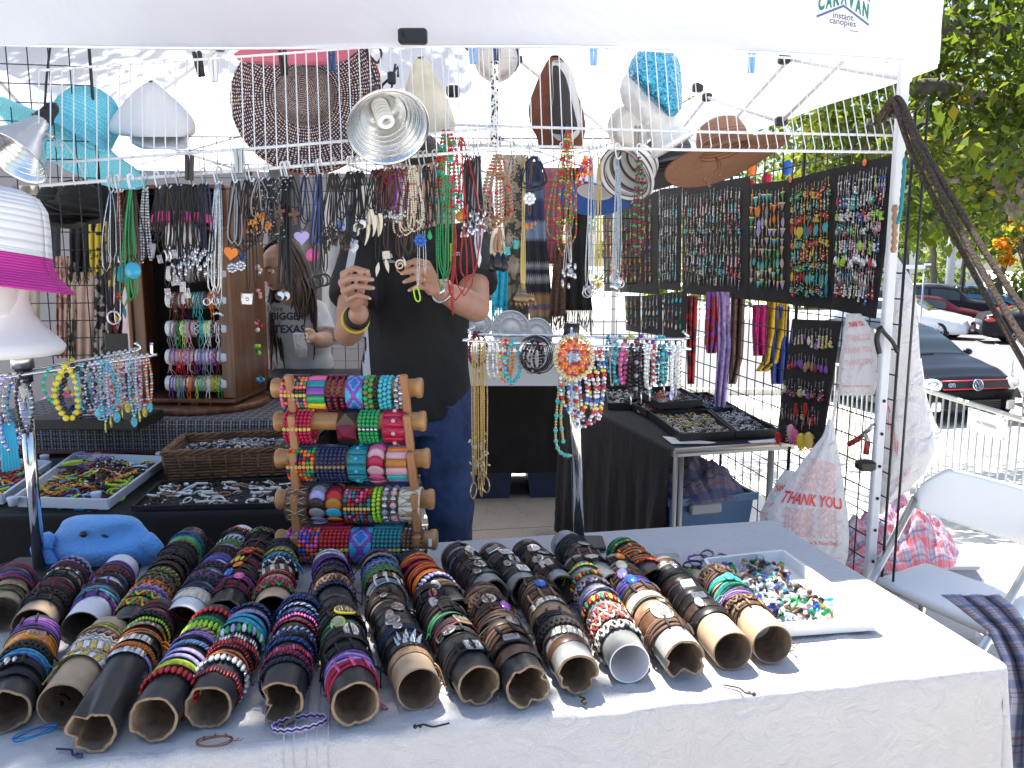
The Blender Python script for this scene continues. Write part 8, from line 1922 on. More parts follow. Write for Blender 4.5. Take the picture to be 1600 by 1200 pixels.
def cap(g, a, b_, ra, rb, n=14):
 a, b_=Vector(a), Vector(b_); g.tube([a,a*.5+b_*.5,b_], [ra,(ra+rb)/2,rb], n); g.ball(tuple(a), ra, n, 8); g.ball(tuple(b_), rb, n, 8)
def chain(g, pts, rs, n=14):
 for i in range(len(pts)-1):cap(g, pts[i], pts[i+1], rs[i], rs[i+1], n)
def skinmat(c):
 m, nt, b=nodemat('skin'); b.inputs['Base Color'].default_value=(*c, 1); setin(b, rough=.5, sss=.12); b.inputs['Subsurface Radius'].default_value=(.02, .008, .004); b.inputs['Subsurface Scale'].default_value=.5
 tc=N(nt, 'ShaderNodeTexCoord'); n=N(nt, 'ShaderNodeTexNoise', Scale=35.0, Detail=4.0); nt.links.new(tc.outputs['Object'], n.inputs['Vector']); cr=N(nt, 'ShaderNodeValToRGB')
 cr.color_ramp.elements[0].color=(*[q*.86 for q in c], 1); cr.color_ramp.elements[1].color=(*[min(1,q*1.1)for q in c], 1); nt.links.new(n.outputs['Fac'], cr.inputs['Fac']); nt.links.new(cr.outputs['Color'], b.inputs['Base Color'])
 bp=N(nt, 'ShaderNodeBump', Strength=.15, Distance=.002); nt.links.new(n.outputs['Fac'], bp.inputs['Height']); nt.links.new(bp.outputs['Normal'], b.inputs['Normal']); return m
def denim(c):
 return mat(c, .9, var=.35, vs=9, bump=.4, bs=260)
def hand(g, W_, K, PIP, TIP, TH, r=.0086, thick=.013):
 """palm and five separate fingers, all rooted in the palm"""
 W_=Vector(W_); K=[Vector(k)for k in K]
 for i, k in enumerate(K):cap(g, W_+(k-W_)*.18, k, thick*1.05, thick*.80, 10)
 for i in range(3):cap(g, W_+(K[i]-W_)*.5, W_+(K[i+1]-W_)*.6, thick, thick, 8)
 for i in range(4):
  q=[K[i], Vector(PIP[i]), (Vector(PIP[i])*.42+Vector(TIP[i])*.58), Vector(TIP[i])]; s=(1, 1.03, .98, .86)[i]
  chain(g, q, [r*1.12*s,r*1.02*s,r*.93*s,r*.78*s], 10)
 chain(g, [W_+(Vector(TH[0])-W_)*.2]+[Vector(t)for t in TH], [thick*1.1,r*1.45,r*1.2,r*.95], 10)
def nails(TIP, PIP, parent, m):
 for t, p in zip(TIP, PIP):
  t, p=Vector(t), Vector(p); d=(t-p).normalized(); toc=(EYE-t).normalized(); up=(toc-d*toc.dot(d)).normalized(); g=G(); side=d.cross(up)
  g.ball((0,0,0), (.0052,.0042,.0012), 10, 5, mx=basis(d,side,up,t+up*.0066)); g.build('nail', m, parent)
def relaxed_hand(g, W_, d, up, s=1.0):
 """a slightly curled hand below a hanging wrist; d points down the fingers, up is the back of the hand"""
 W_, d, up=Vector(W_), Vector(d).normalized(), Vector(up); up=(up-d*up.dot(d)).normalized(); sd=d.cross(up)
 K=[W_+d*.085*s+sd*(.028-.0185*i)*s+up*.004 for i in range(4)]; L=(.042, .046, .043, .034)
 P=[K[i]+d*L[i]*s-up*.010*s for i in range(4)]; T=[P[i]+d*L[i]*.75*s-up*.026*s for i in range(4)]
 TH=[W_+d*.035*s+sd*.034*s-up*.008, W_+d*.065*s+sd*.046*s-up*.018, W_+d*.09*s+sd*.044*s-up*.026]
 hand(g, W_, K, P, T, TH, .0082*s, .012*s)
def torso(g, secs, n=28):
 """closed loft of ellipses: (centre, rx, ry, yaw)"""
 vs=[]; fs=[]
 for(c, rx, ry, yw)in secs:
  for j in range(n):
   a=2*math.pi*j/n; x, y=rx*math.cos(a), ry*math.sin(a); vs.append((c[0]+x*math.cos(yw)-y*math.sin(yw),c[1]+x*math.sin(yw)+y*math.cos(yw),c[2]))
 for i in range(len(secs)-1):
  for j in range(n):fs.append((i*n+j,i*n+(j+1)%n,(i+1)*n+(j+1)%n,(i+1)*n+j))
 fs.append(tuple(range(n-1,-1,-1))); fs.append(tuple((len(secs)-1)*n+j for j in range(n))); g.add(vs, fs)
def person(label, J, skin, shirt, pants, yaw=0, head_yaw=0, head_pitch=0, build=1.0, hands=None, shirt_hem=.90, shoe=None, shirt_fn=None, S=1.0, belt=None, vox=.005, fingers=True, sleeve=.62, name='person', loose=1.0):
 t=thing(name, label, 'person', (J['hipL']+J['hipR'])/2*Vector((1,1,0))if False else Vector(((J['hipL'].x+J['hipR'].x)/2,(J['hipL'].y+J['hipR'].y)/2,0)))
 cS=(J['shL']+J['shR'])/2; cH=(J['hipL']+J['hipR'])/2; yw=yaw
 g=G(); HM=Matrix.Translation(J['head'])@Matrix.Rotation(head_yaw, 4, 'Z')@Matrix.Rotation(head_pitch, 4, 'X')
 gh=G(); headmesh(gh, Vector((0,0,0)), S*.98, neck=False); gh.v=[tuple(HM@Vector(q))for q in gh.v]; g.v+=gh.v; g.f+=gh.f; g.m+=gh.m; g.s+=gh.s
 nk=HM@Vector((0,.015,-.07*S)); cap(g, cS+Vector((0,0,.02)), nk, .062*S, .052*S)
 torso(g, [(cH+Vector((0,0,-.02)),.15*build,.10*build,yw),(cH+(cS-cH)*.35,.135*build,.09*build,yw),(cH+(cS-cH)*.75,.155*build,.105*build,yw),(cS+Vector((0,0,-.02)),.13*build,.075*build,yw)])
 for s in 'LR':
  cap(g, cS+(J['sh'+s]-cS)*.4, J['sh'+s], .055, .052*build); chain(g, [J['sh'+s],(J['sh'+s]+J['el'+s])/2,J['el'+s]], [.050*build,.048*build,.040*build])
  chain(g, [J['el'+s],J['el'+s]*.65+J['wr'+s]*.35,J['wr'+s]], [.040*build,.041*build,.028])
  chain(g, [J['hip'+s],J['kn'+s],J['an'+s]], [.085*build,.058,.04]); f_=J['an'+s]+Vector((math.sin(yw),-math.cos(yw),0))*.13-Vector((0,0,.05)); cap(g, J['an'+s]+Vector((0,0,-.03)), f_, .04, .032)
 if hands:
  for h in hands:h(g)
 body, _=voxel(g, 'body', skin, t, vox, 3)
 g=G(); k=loose
 torso(g, [(cH+Vector((0,0,shirt_hem-cH.z)),.182*build*k,.128*build*k,yw),(cH+Vector((0,0,shirt_hem-cH.z+.05)),.180*build*k,.126*build*k,yw),(cH+(cS-cH)*.4,.168*build*k,.120*build*k,yw),(cH+(cS-cH)*.75,.182*build*k,.128*build*k,yw),(cS+Vector((0,0,-.03)),.165*build*k,.10*build*k,yw),(cS+Vector((0,0,.03)),.09*k,.075,yw),(cS+Vector((0,.0,.055)),.066,.062,yw)])
 for s in 'LR':
  e=J['sh'+s]+(J['el'+s]-J['sh'+s])*sleeve
  cap(g, cS+(J['sh'+s]-cS)*.4+Vector((0,0,-.01)), J['sh'+s], .07, .066*build); g.tube([J['sh'+s],(J['sh'+s]+e)/2,e], [.066*build*k,.068*build*k,.072*build*k], 18)
 def folds(co):
  q=co; return .010*noise.noise(Vector((q.x*9,q.y*9,q.z*4)))+.006*noise.noise(Vector((q.x*20+q.z*9,q.y*18,q.z*9)))
 sh, bvh=voxel(g, 'shirt', shirt, t, .009, 5, folds)
 g=G(); torso(g, [(cH+Vector((0,0,-.10)),.165*build,.115*build,yw),(cH,.165*build,.115*build,yw),(cH+Vector((0,0,.06)),.155*build,.11*build,yw)])
 for s in 'LR':chain(g, [J['hip'+s],J['kn'+s],J['an'+s]+Vector((0,0,.01))], [.102*build,.078*build,.066*build], 18)
 voxel(g, 'jeans', pants, t, .010, 4, lambda q:.010*noise.noise(Vector((q.x*10,q.y*10,q.z*14)))+.004*noise.noise(q*40))
 for s in 'LR':
  a=J['an'+s]; f_=a+Vector((math.sin(yw),-math.cos(yw),0))*.17; g=G(); cap(g, (a.x,a.y,.045), (f_.x,f_.y,.038), .048, .040); g.v=[(x,y,max(.002,z))for x, y, z in g.v]; g.build('shoe', shoe or m_black, t)
 if belt:g=G(); g.tube([cH+Vector((.166*build*math.cos(a)*math.cos(yw)-.117*build*math.sin(a)*math.sin(yw),.166*build*math.cos(a)*math.sin(yw)+.117*build*math.sin(a)*math.cos(yw),.055))for a in[6.283*q/40 for q in range(40)]], .014, 6, True, flat=.3, up=(0,0,1)); g.build('belt', belt, t)
 return t, HM, body, bvh
def face_parts(t, HM, S, skin, browc, lipc, eyec=(.05,.03,.02)):
 for s in(-1, 1):
  g=G(); c=HM@Vector((s*.0315*S,-.0775*S,-.003*S)); g.ball(tuple(c), .0125*S, 12, 8); e=g.build('eye', mat((.7,.68,.65),.2), t)
  g=G(); d=(HM.to_3x3()@Vector((s*.05,-1,-.25))).normalized(); g.ball(tuple(c+d*.0085*S), .0058*S, 10, 6); g.build('iris', mat(eyec,.1), e)
  g=G(); g.sheet(lambda u, v:HM@Vector((s*.0315*S+.0150*S*math.cos(math.pi*u)*1.0,(-.0785-.0135*math.sin(.35+v*1.1))*S,(-.003+.0135*math.cos(.35+v*1.1)*math.sin(math.pi*u)**.5)*S)), 8, 4); g.build('eyelid', skin, e, thick=.0015)
  g=G(); g.tube(curve([HM@Vector((s*x*S,y*S,z*S))for x,y,z in((.014,-.098,.016),(.03,-.0955,.022),(.048,-.083,.017))],4), [.0012,.0022,.0026,.0028,.0026,.0024,.002,.0014,.0008], 6); g.build('eyebrow', browc, t)
 g=G();
 for z, r in((-.0595,.0035), (-.0675,.0042)):g.tube(curve([HM@Vector((x*S,y*S,z*S))for x,y in((-.023,-.083),(-.010,-.0945),(0,-.0965),(.010,-.0945),(.023,-.083))],3), [.0008,.002,.003,r,r,r,r,r,r,r,.003,.002,.0008], 6)
 g.build('lips', lipc, t)
def on_surface(bvh, px, py, off=.0025):
 d=ray(px, py).normalized(); h=bvh.ray_cast(EYE, d)
 if h[0]is None:return None
 return h[0]-d*off
def decal_grid(bvh, corners, nu, nv, name, m, parent, off=.003):
 """a thin patch lying on the cloth; the corners as seen"""
 def cr(s, t):return[(corners[0][k]*(1-s)+corners[1][k]*s)*(1-t)+(corners[3][k]*(1-s)+corners[2][k]*s)*t for k in(0,1)]
 P={}; vs=[]; fs=[]
 for j in range(nv+1):
  for i in range(nu+1):
   q=on_surface(bvh, *cr(i/nu,j/nv), off)
   if q is not None:P[(i,j)]=len(vs); vs.append(q)
 for j in range(nv):
  for i in range(nu):
   k=[(i,j), (i+1,j), (i+1,j+1), (i,j+1)]
   if all(x in P for x in k):
    idx=[P[x]for x in k];
    if max((vs[a]-vs[b_]).length for a in idx for b_ in idx)<.12:fs.append(idx)
 if not fs:return None
 g=G(); g.add(vs, fs, 0, True); return g.build(name, m, parent)
def decal_text(bvh, word, cx, cy, w, h, name, m, parent, bold=.01, shear=0, off=.003):
 vs, fs=text_geo(word, 1, bold); x0=min(q.x for q in vs); x1=max(q.x for q in vs); y0=min(q.y for q in vs); y1=max(q.y for q in vs); out=[]
 for q in vs:
  x=cx+((q.x-x0)/(x1-x0)-.5)*w; y=cy-((q.y-y0)/(y1-y0)-.5)*h+shear*(x-cx); p=on_surface(bvh, x, y, off); out.append(p if p is not None else(out[-1]if out else Vector((0,3,1))))
 g=G(); g.add(out, fs, 0, False); return g.build(name, m, parent)
 # the man
m_skin=skinmat((.50,.27,.19)); m_skin2=skinmat((.46,.27,.18)); m_polo=mat((.014,.014,.017), .85, var=.3, vs=7, bump=.3, bs=300)
KL=[AY(536,428,2.285), AY(533,441,2.28), AY(537,455,2.275), AY(545,468,2.275)]; PLm=[AY(553,419,2.235), AY(553,433,2.23), AY(556,447,2.23), AY(560,461,2.235)]; TLm=[AY(575,424,2.24), AY(582,437,2.235), AY(583,450,2.24), AY(577,466,2.245)]
KR=[AY(668,412,2.29), AY(672,424,2.28), AY(671,437,2.28), AY(667,450,2.285)]; PR=[AY(650,407,2.25), AY(650,420,2.24), AY(650,434,2.24), AY(653,448,2.25)]; TRm=[AY(633,413,2.255), AY(629,427,2.25), AY(633,440,2.255), AY(641,453,2.26)]
WL, WR=AY(561, 490, 2.33), AY(686, 452, 2.37)
Jm=dict(head=AY(655,262,2.70), shL=AY(568,378,2.74), shR=AY(735,378,2.76), elL=AY(543,520,2.53), elR=AY(744,482,2.52), wrL=WL, wrR=WR)
hx=AY(652, 640, 2.78); Jm['hipL']=Vector((hx.x-.10,2.78,.93)); Jm['hipR']=Vector((hx.x+.095,2.78,.93))
Jm['knL']=Vector((hx.x-.13,2.76,.50)); Jm['knR']=Vector((hx.x+.11,2.76,.50)); Jm['anL']=Vector((hx.x-.15,2.80,.09)); Jm['anR']=Vector((hx.x+.12,2.80,.09))
man, HMm, mb, mbvh=person('man in black polo and jeans holding up pendants behind the hanging necklaces', Jm, m_skin, m_polo, denim((.035,.06,.15)), head_pitch=R(24), build=1.06, shirt_hem=.885, hands=[lambda g:hand(g,WL,KL,PLm,TLm,[AY(559,473,2.29),AY(567,444,2.262),AY(576,430,2.25)]),lambda g:hand(g,WR,KR,PR,TRm,[AY(672,455,2.31),AY(656,432,2.275),AY(640,420,2.262)])], S=1.05, vox=.0042, sleeve=.66)
nails(TLm, PLm, mb, mat((.62,.38,.30),.3)); nails(TRm, PR, mb, mat((.62,.38,.30),.3))
g=G(); r2=random.Random(3)
gh=G(); headmesh(gh, Vector((0,0,0)), 1.07, neck=False, faceless=True)
keep=[i for i, q in enumerate(gh.v)if(q[2]>.035 or(q[1]>.015 and q[2]>-.06))]; ks=set(keep); fs=[f for f in gh.f if all(i in ks for i in f)]; mp_={k:i for i, k in enumerate(keep)}
g.add([HMm@Vector(gh.v[k])for k in keep], [[mp_[i]for i in f]for f in fs]); g.build('hair', mat((.05,.03,.02),.6,bump=1,bs=260), man, thick=.006)
# watch, wrist bands, ring, white panels and lettering on the polo
M=along((WR-Jm['elR']), WR+(Jm['elR']-WR)*.10); g=G(); g.tube([M@ringpt(6.283*k/30,.031)for k in range(30)], .0055, 6, True, flat=1.6); g.lathe([(0,0),(.018,0),(.019,.004),(.016,.007),(0,.007)], 24, mx=along((-.25,-1,.25),M@Vector((0,0,0))+Vector((-.008,-.031,.008)))); g.build('watch', m_silver, man)
M=along((WL-Jm['elL']), WL+(Jm['elL']-WL)*.08)
for k, (dz, c, rr_)in enumerate(((0,'black',.0046),(-.012,'black',.0042),(-.022,'darkbrown',.0036),(-.045,'yellow',.0035))):
 g=G(); g.tube([M@(ringpt(6.283*q/28,.032+.0012*k+.003*(k==3),dz+(.006*math.sin(6.283*q/28)if k==3 else 0)))for q in range(28)], rr_, 6, True, flat=1.3); g.build('wrist_band', pm(c,.6), man)
q=KR[2]*.45+PR[2]*.55; g=G(); d_=(PR[2]-KR[2]); M=along(d_, q); g.tube([M@ringpt(6.283*k/18,.0098)for k in range(18)], .0014, 5, True); g.build('ring', m_gold, man)
m_panel=mat((.55,.57,.66), .8)
for cs in(((549,372),(560,376),(548,440),(536,440)), ((566,500),(574,498),(578,570),(566,560)), ((566,560),(578,570),(586,648),(570,646)), ((742,352),(756,358),(752,384),(741,380)), ((741,380),(752,384),(750,412),(746,412))):
 decal_grid(mbvh, cs, 3, 12, 'side_panel', m_panel, man)
decal_text(mbvh, 'adidas', 608, 408, 18, 5, 'lettering', m_panel, man);
for k in range(3):decal_grid(mbvh, ((601+4*k,399-k),(604+4*k,398-k),(608+3*k,403),(605+3*k,403)), 1, 2, 'stripe', m_panel, man)
decal_text(mbvh, 'Gun', 711, 395, 14, 9, 'lettering', mat((.6,.6,.6),.8), man); decal_grid(mbvh, ((703,380),(706,380),(706,408),(703,408)), 1, 4, 'stripe', mat((.7,.5,.05),.7), man)
# the girl with the printed grey shirt
gc_=AY(469, 570, 3.62)
Jg=dict(head=AY(440,414,3.50), shL=AY(428,486,3.58), shR=AY(496,488,3.66), elL=AY(430,548,3.62), elR=AY(508,531,3.55), wrL=AY(436,600,3.56), wrR=AY(494,531,3.34))
Jg['hipL']=Vector((gc_.x-.09,3.64,.88)); Jg['hipR']=Vector((gc_.x+.08,3.64,.88))
for s, dx in(('L',-.10), ('R',.09)):Jg['kn'+s]=Vector((gc_.x+dx,3.62,.47)); Jg['an'+s]=Vector((gc_.x+dx,3.66,.09))
def PX(px, py, Y):return AY(px, py, Y)
gK=[PX(488,517,3.31), PX(486,522,3.30), PX(485,528,3.30), PX(487,533,3.30)]; gP=[PX(480,514,3.28), PX(479,521,3.275), PX(479,528,3.275), PX(481,534,3.28)]; gT=[PX(484,516,3.26), PX(478,523,3.255), PX(478,529,3.255), PX(485,536,3.26)]
gT=[PX(477,516,3.25), PX(476,523,3.25), PX(477,530,3.25), PX(482,536,3.26)]
girl, HMg, gb, gbvh=person('long haired girl in a grey shirt looking down and holding a cup', Jg, m_skin2, mat((.50,.50,.51),.95,var=.1,vs=9,bump=.3,bs=300), denim((.05,.09,.20)), yaw=R(-18), head_yaw=R(-40), head_pitch=R(18), build=.86, S=.95, shirt_hem=.935, hands=[lambda g:hand(g,Jg['wrR'],gK,gP,gT,[PX(492,524,3.32),PX(486,530,3.28),PX(480,534,3.27)],.0074,.011),lambda g:relaxed_hand(g,Jg['wrL'],(-.3,-.5,-.6),(0,-.5,.8),.85)], belt=mat((.22,.07,.03),.6), sleeve=.85)
nails(gT, gP, gb, mat((.8,.78,.75),.3))
decal_text(gbvh, 'I love', 430, 482, 24, 10, 'lettering', mat((.10,.09,.11),.8), girl, .005)
decal_text(gbvh, 'BIGGER', 450, 494, 52, 12, 'lettering', mat((.05,.05,.08),.8), girl, .03)
decal_text(gbvh, 'TEXAS', 452, 514, 50, 13, 'lettering', mat((.05,.05,.08),.8), girl, .03)
g=G(); m_=PX(470, 538, 3.27); g.lathe([(0,-.05),(.022,-.05),(.030,.045),(.0285,.045),(.021,-.047)], 22, mx=Matrix.Translation(m_)); solo(g, 'plastic_cup', m_bag, 'pale plastic cup in the girl\'s hand', 'cup', base=m_)
g=G(); r2=random.Random(6)
for i in range(120):
 a=r2.uniform(-.35, 1.35)*math.pi+0; z0=.095+.03*r2.random(); fx_=math.cos(a); fy_=math.sin(a)
 if fy_<-.30:continue
 L=r2.uniform(.22, .42)*(.42 if(HMg.to_3x3()@Vector((fx_,fy_,0))).y<.2 else 1); s0=.95; rx_, ry_=.080, .104
 p0=HMg@Vector((.01*fx_,.02+.02*fy_,.105)); p1=HMg@Vector((rx_*.8*fx_,.005+ry_*.8*fy_,.075)); p2=HMg@Vector((rx_*1.03*fx_,.005+ry_*1.0*fy_,.0)); p3=HMg@Vector((rx_*1.05*fx_,.01+ry_*.98*fy_,-.06))
 p4=p3+Vector((fx_*.01+r2.uniform(-.01,.025),-.03+r2.uniform(-.01,.01),-L*.5)); p5=p4+Vector((r2.uniform(-.015,.03),-.01+r2.uniform(-.02,.02),-L*.5))
 g.tube(curve([p0,p1,p2,p3,p4,p5],3), [.004,.006,.0075,.008,.008,.008,.008,.0085,.0085,.0085,.008,.008,.007,.006,.005,.002], 5)
g.build('hair', mat((.045,.022,.014),.42,var=.5,vs=60,bump=.4,bs=220), girl)
# the woman whose arm shows beside the tower
wc=AY(232, 600, 3.75)
Jw=dict(head=AY(248,372,3.8), shL=AY(218,452,3.78), shR=AY(290,452,3.8), elL=AY(212,512,3.70), elR=AY(300,520,3.8), wrL=AY(250,518,3.50), wrR=AY(290,540,3.6))
Jw['hipL']=Vector((wc.x-.08,3.8,.86)); Jw['hipR']=Vector((wc.x+.12,3.8,.86))
for s, dx in(('L',-.09), ('R',.13)):Jw['kn'+s]=Vector((wc.x+dx,3.8,.46)); Jw['an'+s]=Vector((wc.x+dx,3.82,.09))
wm, HMw, wb, wbvh=person('woman in a pale pink tee partly hidden behind the wooden tower', Jw, m_skin, mat((.52,.42,.45),.9,var=.06,bump=.3,bs=200), denim((.03,.04,.08)), head_pitch=R(15), build=.95, S=.95, vox=.007, hands=[lambda g:relaxed_hand(g,Jw['wrL'],(.6,-.4,-.2),(0,-.3,1),.9),lambda g:relaxed_hand(g,Jw['wrR'],(-.2,-.6,-.5),(0,-.5,.7),.9)], sleeve=.45)
gh=G(); headmesh(gh, Vector((0,0,0)), 1.02, neck=False, faceless=True)
keep=[i for i, q in enumerate(gh.v)if(q[2]>.035 or(q[1]>.01 and q[2]>-.09))]; ks=set(keep); fs=[f for f in gh.f if all(i in ks for i in f)]; mp_={k:i for i, k in enumerate(keep)}
g=G(); g.add([HMw@Vector(gh.v[k])for k in keep], [[mp_[i]for i in f]for f in fs]); g.build('hair', mat((.04,.025,.02),.6,bump=1,bs=260), wm, thick=.02)
face_parts(man, HMm, 1.03, m_skin, mat((.04,.025,.02),.8), mat((.42,.17,.14),.5)); face_parts(girl, HMg, .93, m_skin2, mat((.03,.02,.015),.8), mat((.40,.13,.12),.45)); face_parts(wm, HMw, .93, m_skin, mat((.04,.025,.02),.8), mat((.42,.17,.14),.5))
# ---------------- parked cars ----------------
m_glassdark=mat((.02,.028,.028), .06, coat=1.0); m_tyre=mat((.015,.015,.015), .8); m_rim=mat((.5,.5,.52), .3, .9); m_lens=mat((.75,.78,.80), .08, coat=1.0); m_taill=mat((.5,.01,.01), .15, coat=1.0)
def car(name, label, loc, heading, paint, stations, wheels, wr=.31, W=.88, group=None, front=True, extras=None, rack=False):
 """body lofted along its length: stations are (x from the nose, z bottom, z belt, z top, half width, half width of the roof)"""
 t=thing(name, label, 'car', loc, group); M=Matrix.Translation(loc)@Matrix.Rotation(heading, 4, 'Z')
 def st(x):
  for a, b_ in zip(stations, stations[1:]):
   if a[0]<=x<=b_[0]:
    w=(x-a[0])/(b_[0]-a[0]); w=w*w*(3-2*w)*.5+w*.5; return[a[k]*(1-w)+b_[k]*w for k in range(6)]
  return list(stations[-1]if x>stations[0][0]else stations[0])
 L=stations[-1][0]
 def sec(x, q):
  """q from 0 (left sill) over the roof to 1 (right sill)"""
  _, zb, zl, zt, hw, hr=st(x); s=-1 if q<.5 else 1; k=min(q, 1-q)*2
  P=[(hw*.90,zb), (hw*.99,zb+.12), (hw*1.0,zb+(zl-zb)*.6), (hw*.965,zl), (hr*1.0+(hw*.965-hr)*.12,zl+(zt-zl)*.82), (hr*.86,zt-.012), (hr*.45,zt), (0,zt+.006)]
  qq=k*(len(P)-1); i=min(len(P)-2, int(qq)); w=qq-i
  p0, p1, p2, p3=P[max(0,i-1)], P[i], P[i+1], P[min(len(P)-1,i+2)]
  f=lambda c:.5*(2*p1[c]+(p2[c]-p0[c])*w+(2*p0[c]-5*p1[c]+4*p2[c]-p3[c])*w*w+(3*p1[c]-p0[c]-3*p2[c]+p3[c])*w**3)
  return Vector((s*max(0,f(0)),x,f(1)))
 def S(x, q, off=0):
  p=sec(x, q)
  if off:
   e=.004; n=(sec(x+e,q)-sec(x-e,q)).cross(sec(x,min(1,q+e))-sec(x,max(0,q-e)))
   if n.length>0:n.normalize(); n=n if n.dot(p-Vector((0,L/2,.6)))>0 else-n; p=p+n*off
  return M@p
 g=G(); nx, nq=80, 42; g.sheet(lambda s, q:S(L*s,q), nx, nq)
 for x in(0.0, L):g.add([S(x,q/nq)for q in range(nq+1)], [tuple(range(nq+1))], 0, False)
 body=g.build('body', paint, t)
 def patch(nm, x0, x1, q0, q1, m, off=.006, nu=10, nv=12, parent=None):
  g=G(); g.sheet(lambda s, q:S(x0+(x1-x0)*s,q0+(q1-q0)*q,off), nu, nv); return g.build(nm, m, parent or t)
 for(nm, x0, x1, q0, q1)in extras.get('glass', []):patch(nm, x0, x1, q0, q1, m_glassdark)
 for(nm, x0, x1, q0, q1, m)in extras.get('patch', []):patch(nm, x0, x1, q0, q1, m)
 for wx in wheels:
  for s in(-1, 1):
   c=M@Vector((s*(W-.10),wx,wr)); ax=M.to_3x3()@Vector((s,0,0)); Mw=along(ax, c)
   g=G(); g.lathe([(wr+.05,-.09),(wr+.05,.088)], 28, mx=Mw); g.lathe([(0,.088),(wr+.05,.088)], 28, mx=Mw); ar=g.build('wheel_arch', m_black, t)
   g=G(); g.lathe([(wr*.62,-.09),(wr*.96,-.09),(wr,-.06),(wr,.09),(wr*.95,.115),(wr*.64,.115),(wr*.62,.09)], 30, mx=Mw); w_=g.build('wheel', m_tyre, t)
   g=G(); g.lathe([(wr*.64,.10),(wr*.60,.117),(wr*.56,.117),(wr*.55,.08)], 30, mx=Mw)
   for k in range(9):
    a=k*.698; g.tube([Mw@Vector((wr*.1*math.cos(a),wr*.1*math.sin(a),.112)),Mw@Vector((wr*.57*math.cos(a),wr*.57*math.sin(a),.108))], .018, 5)
   g.lathe([(0,.10),(wr*.16,.112),(0,.12)], 14, mx=Mw); g.build('rim', m_rim, w_)
 if rack:
  for s in(-1, 1):g=G(); g.tube([M@Vector((s*.55,L*.35,1.79)),M@Vector((s*.56,L*.6,1.83)),M@Vector((s*.55,L*.92,1.80))], .02, 6); g.build('roof_rail', m_steel, t)
 return t, M, S
carpaint=lambda c, r=.3:mat(c, r, 0, spec=.22)
GTI=[(0,.30,.50,.56,.62,.48), (.03,.22,.56,.64,.74,.58), (.16,.18,.66,.76,.83,.68), (.5,.17,.76,.87,.875,.74), (1.0,.17,.86,.97,.89,.72), (1.12,.17,.88,1.0,.89,.71), (1.45,.17,.91,1.24,.89,.62), (1.78,.17,.93,1.40,.89,.58), (2.3,.17,.94,1.47,.89,.58), (3.2,.17,.96,1.45,.885,.57), (3.75,.18,.97,1.30,.87,.56), (4.0,.20,.95,1.08,.84,.58), (4.2,.30,.75,.82,.78,.56)]
ex=dict(glass=[('windscreen',1.14,1.74,.335,.665),('side_window',1.62,3.5,.225,.278),('side_window',1.62,3.5,.722,.775),('rear_window',3.4,3.95,.36,.64)])
vp=AY(1503, 650, 12.0); vz=ground_z(vp.x, 12)
gt, MG, SG=car('parked_car', 'black hatchback facing the barrier with a red line across its grille', Vector((AY(1520,650,12.2).x,12.2,-1.12)), R(10), carpaint((.006,.006,.009)), GTI, (.80,3.38), extras=ex)
def fr_pt(x, z, y=0):return MG@Vector((x,y,z))
g=G(); g.add([fr_pt(-.58,.60,-.0),fr_pt(.58,.60,-.0),fr_pt(.56,.73,.05),fr_pt(-.56,.73,.05),fr_pt(-.58,.60,-.03),fr_pt(.58,.60,-.03),fr_pt(.56,.73,.02),fr_pt(-.56,.73,.02)], [(4,5,6,7),(0,4,7,3),(1,2,6,5),(3,7,6,2),(0,1,5,4)], 0, False); gr=g.build('grille', m_black, gt)
for z, y in((.605,-.036), (.725,.012)):g=G(); g.tube([fr_pt(-.56,z,y),fr_pt(.56,z,y)], .009, 6); g.build('red_strip', mat((.55,.02,.02),.3), gr)
g=G(); Ml=MG@Matrix.Translation((0,-.045,.665))@Matrix.Rotation(R(82), 4, 'X'); g.lathe([(0,0),(.085,0),(.09,.006),(.082,.012),(.078,.008),(0,.008)], 28, mx=Ml); lg=g.build('badge', mat((.06,.10,.18),.3), gr)
g=G(); g.tube([Ml@ringpt(6.283*k/30,.083,.01)for k in range(30)], .008, 6, True)
for pts in(((-.034,.066),(-.001,.008),(.032,.066)), ((-.06,.04),(-.03,-.055),(0,-.006),(.03,-.055),(.06,.04))):g.tube([Ml@Vector((x,y,.014))for x,y in pts], .0065, 5)
g.build('emblem', m_chrome, lg)
vs, fs=text_geo('GTI', .075, .004); g=G(); g.add([fr_pt(-.43+q.x,.665+q.y,-.042+0.0+q.y*.3)for q in vs], fs); g.build('lettering', m_chrome, gr)
for s in(-1, 1):
 g=G(); c=fr_pt(s*.68, .66, .06); Mh_=along(MG.to_3x3()@Vector((s*.45,-1,.25)), c); g.lathe([(0,.06),(.06,.05),(.105,.02),(.115,0),(.12,-.03)], 24, mx=Mh_@Matrix.Diagonal((1.25,.85,1,1))); h_=g.build('headlight', m_lens, gt)
 g=G(); g.lathe([(.045,.066),(.075,.056),(.07,.064),(.045,.072)], 20, mx=Mh_@Matrix.Diagonal((1.1,.8,1,1))); g.build('reflector', m_chrome, h_)
 g=G(); g.box((s*.63,.0,.34), (.15,.06,.15), mx=MG, bev=.02); g.build('fog_light', m_lens, gt)
 g=G(); g.ball((0,0,0), (.09,.05,.06), 12, 8, mx=MG@Matrix.Translation((s*1.0,1.45,.98))); g.tube([fr_pt(s*.88,.93,1.4),fr_pt(s*.96,.96,1.44)], .02, 6); g.build('wing_mirror', carpaint((.012,.013,.022)), gt)
g=G(); g.box((0,-.035,.36), (.85,.03,.16), mx=MG, bev=.02); lo=g.build('air_intake', m_black, gt)
for k in range(5):g=G(); g.box((0,-.055,.30+k*.03), (.82,.01,.008), mx=MG); g.build('slat', mat((.05,.05,.05),.4), lo)
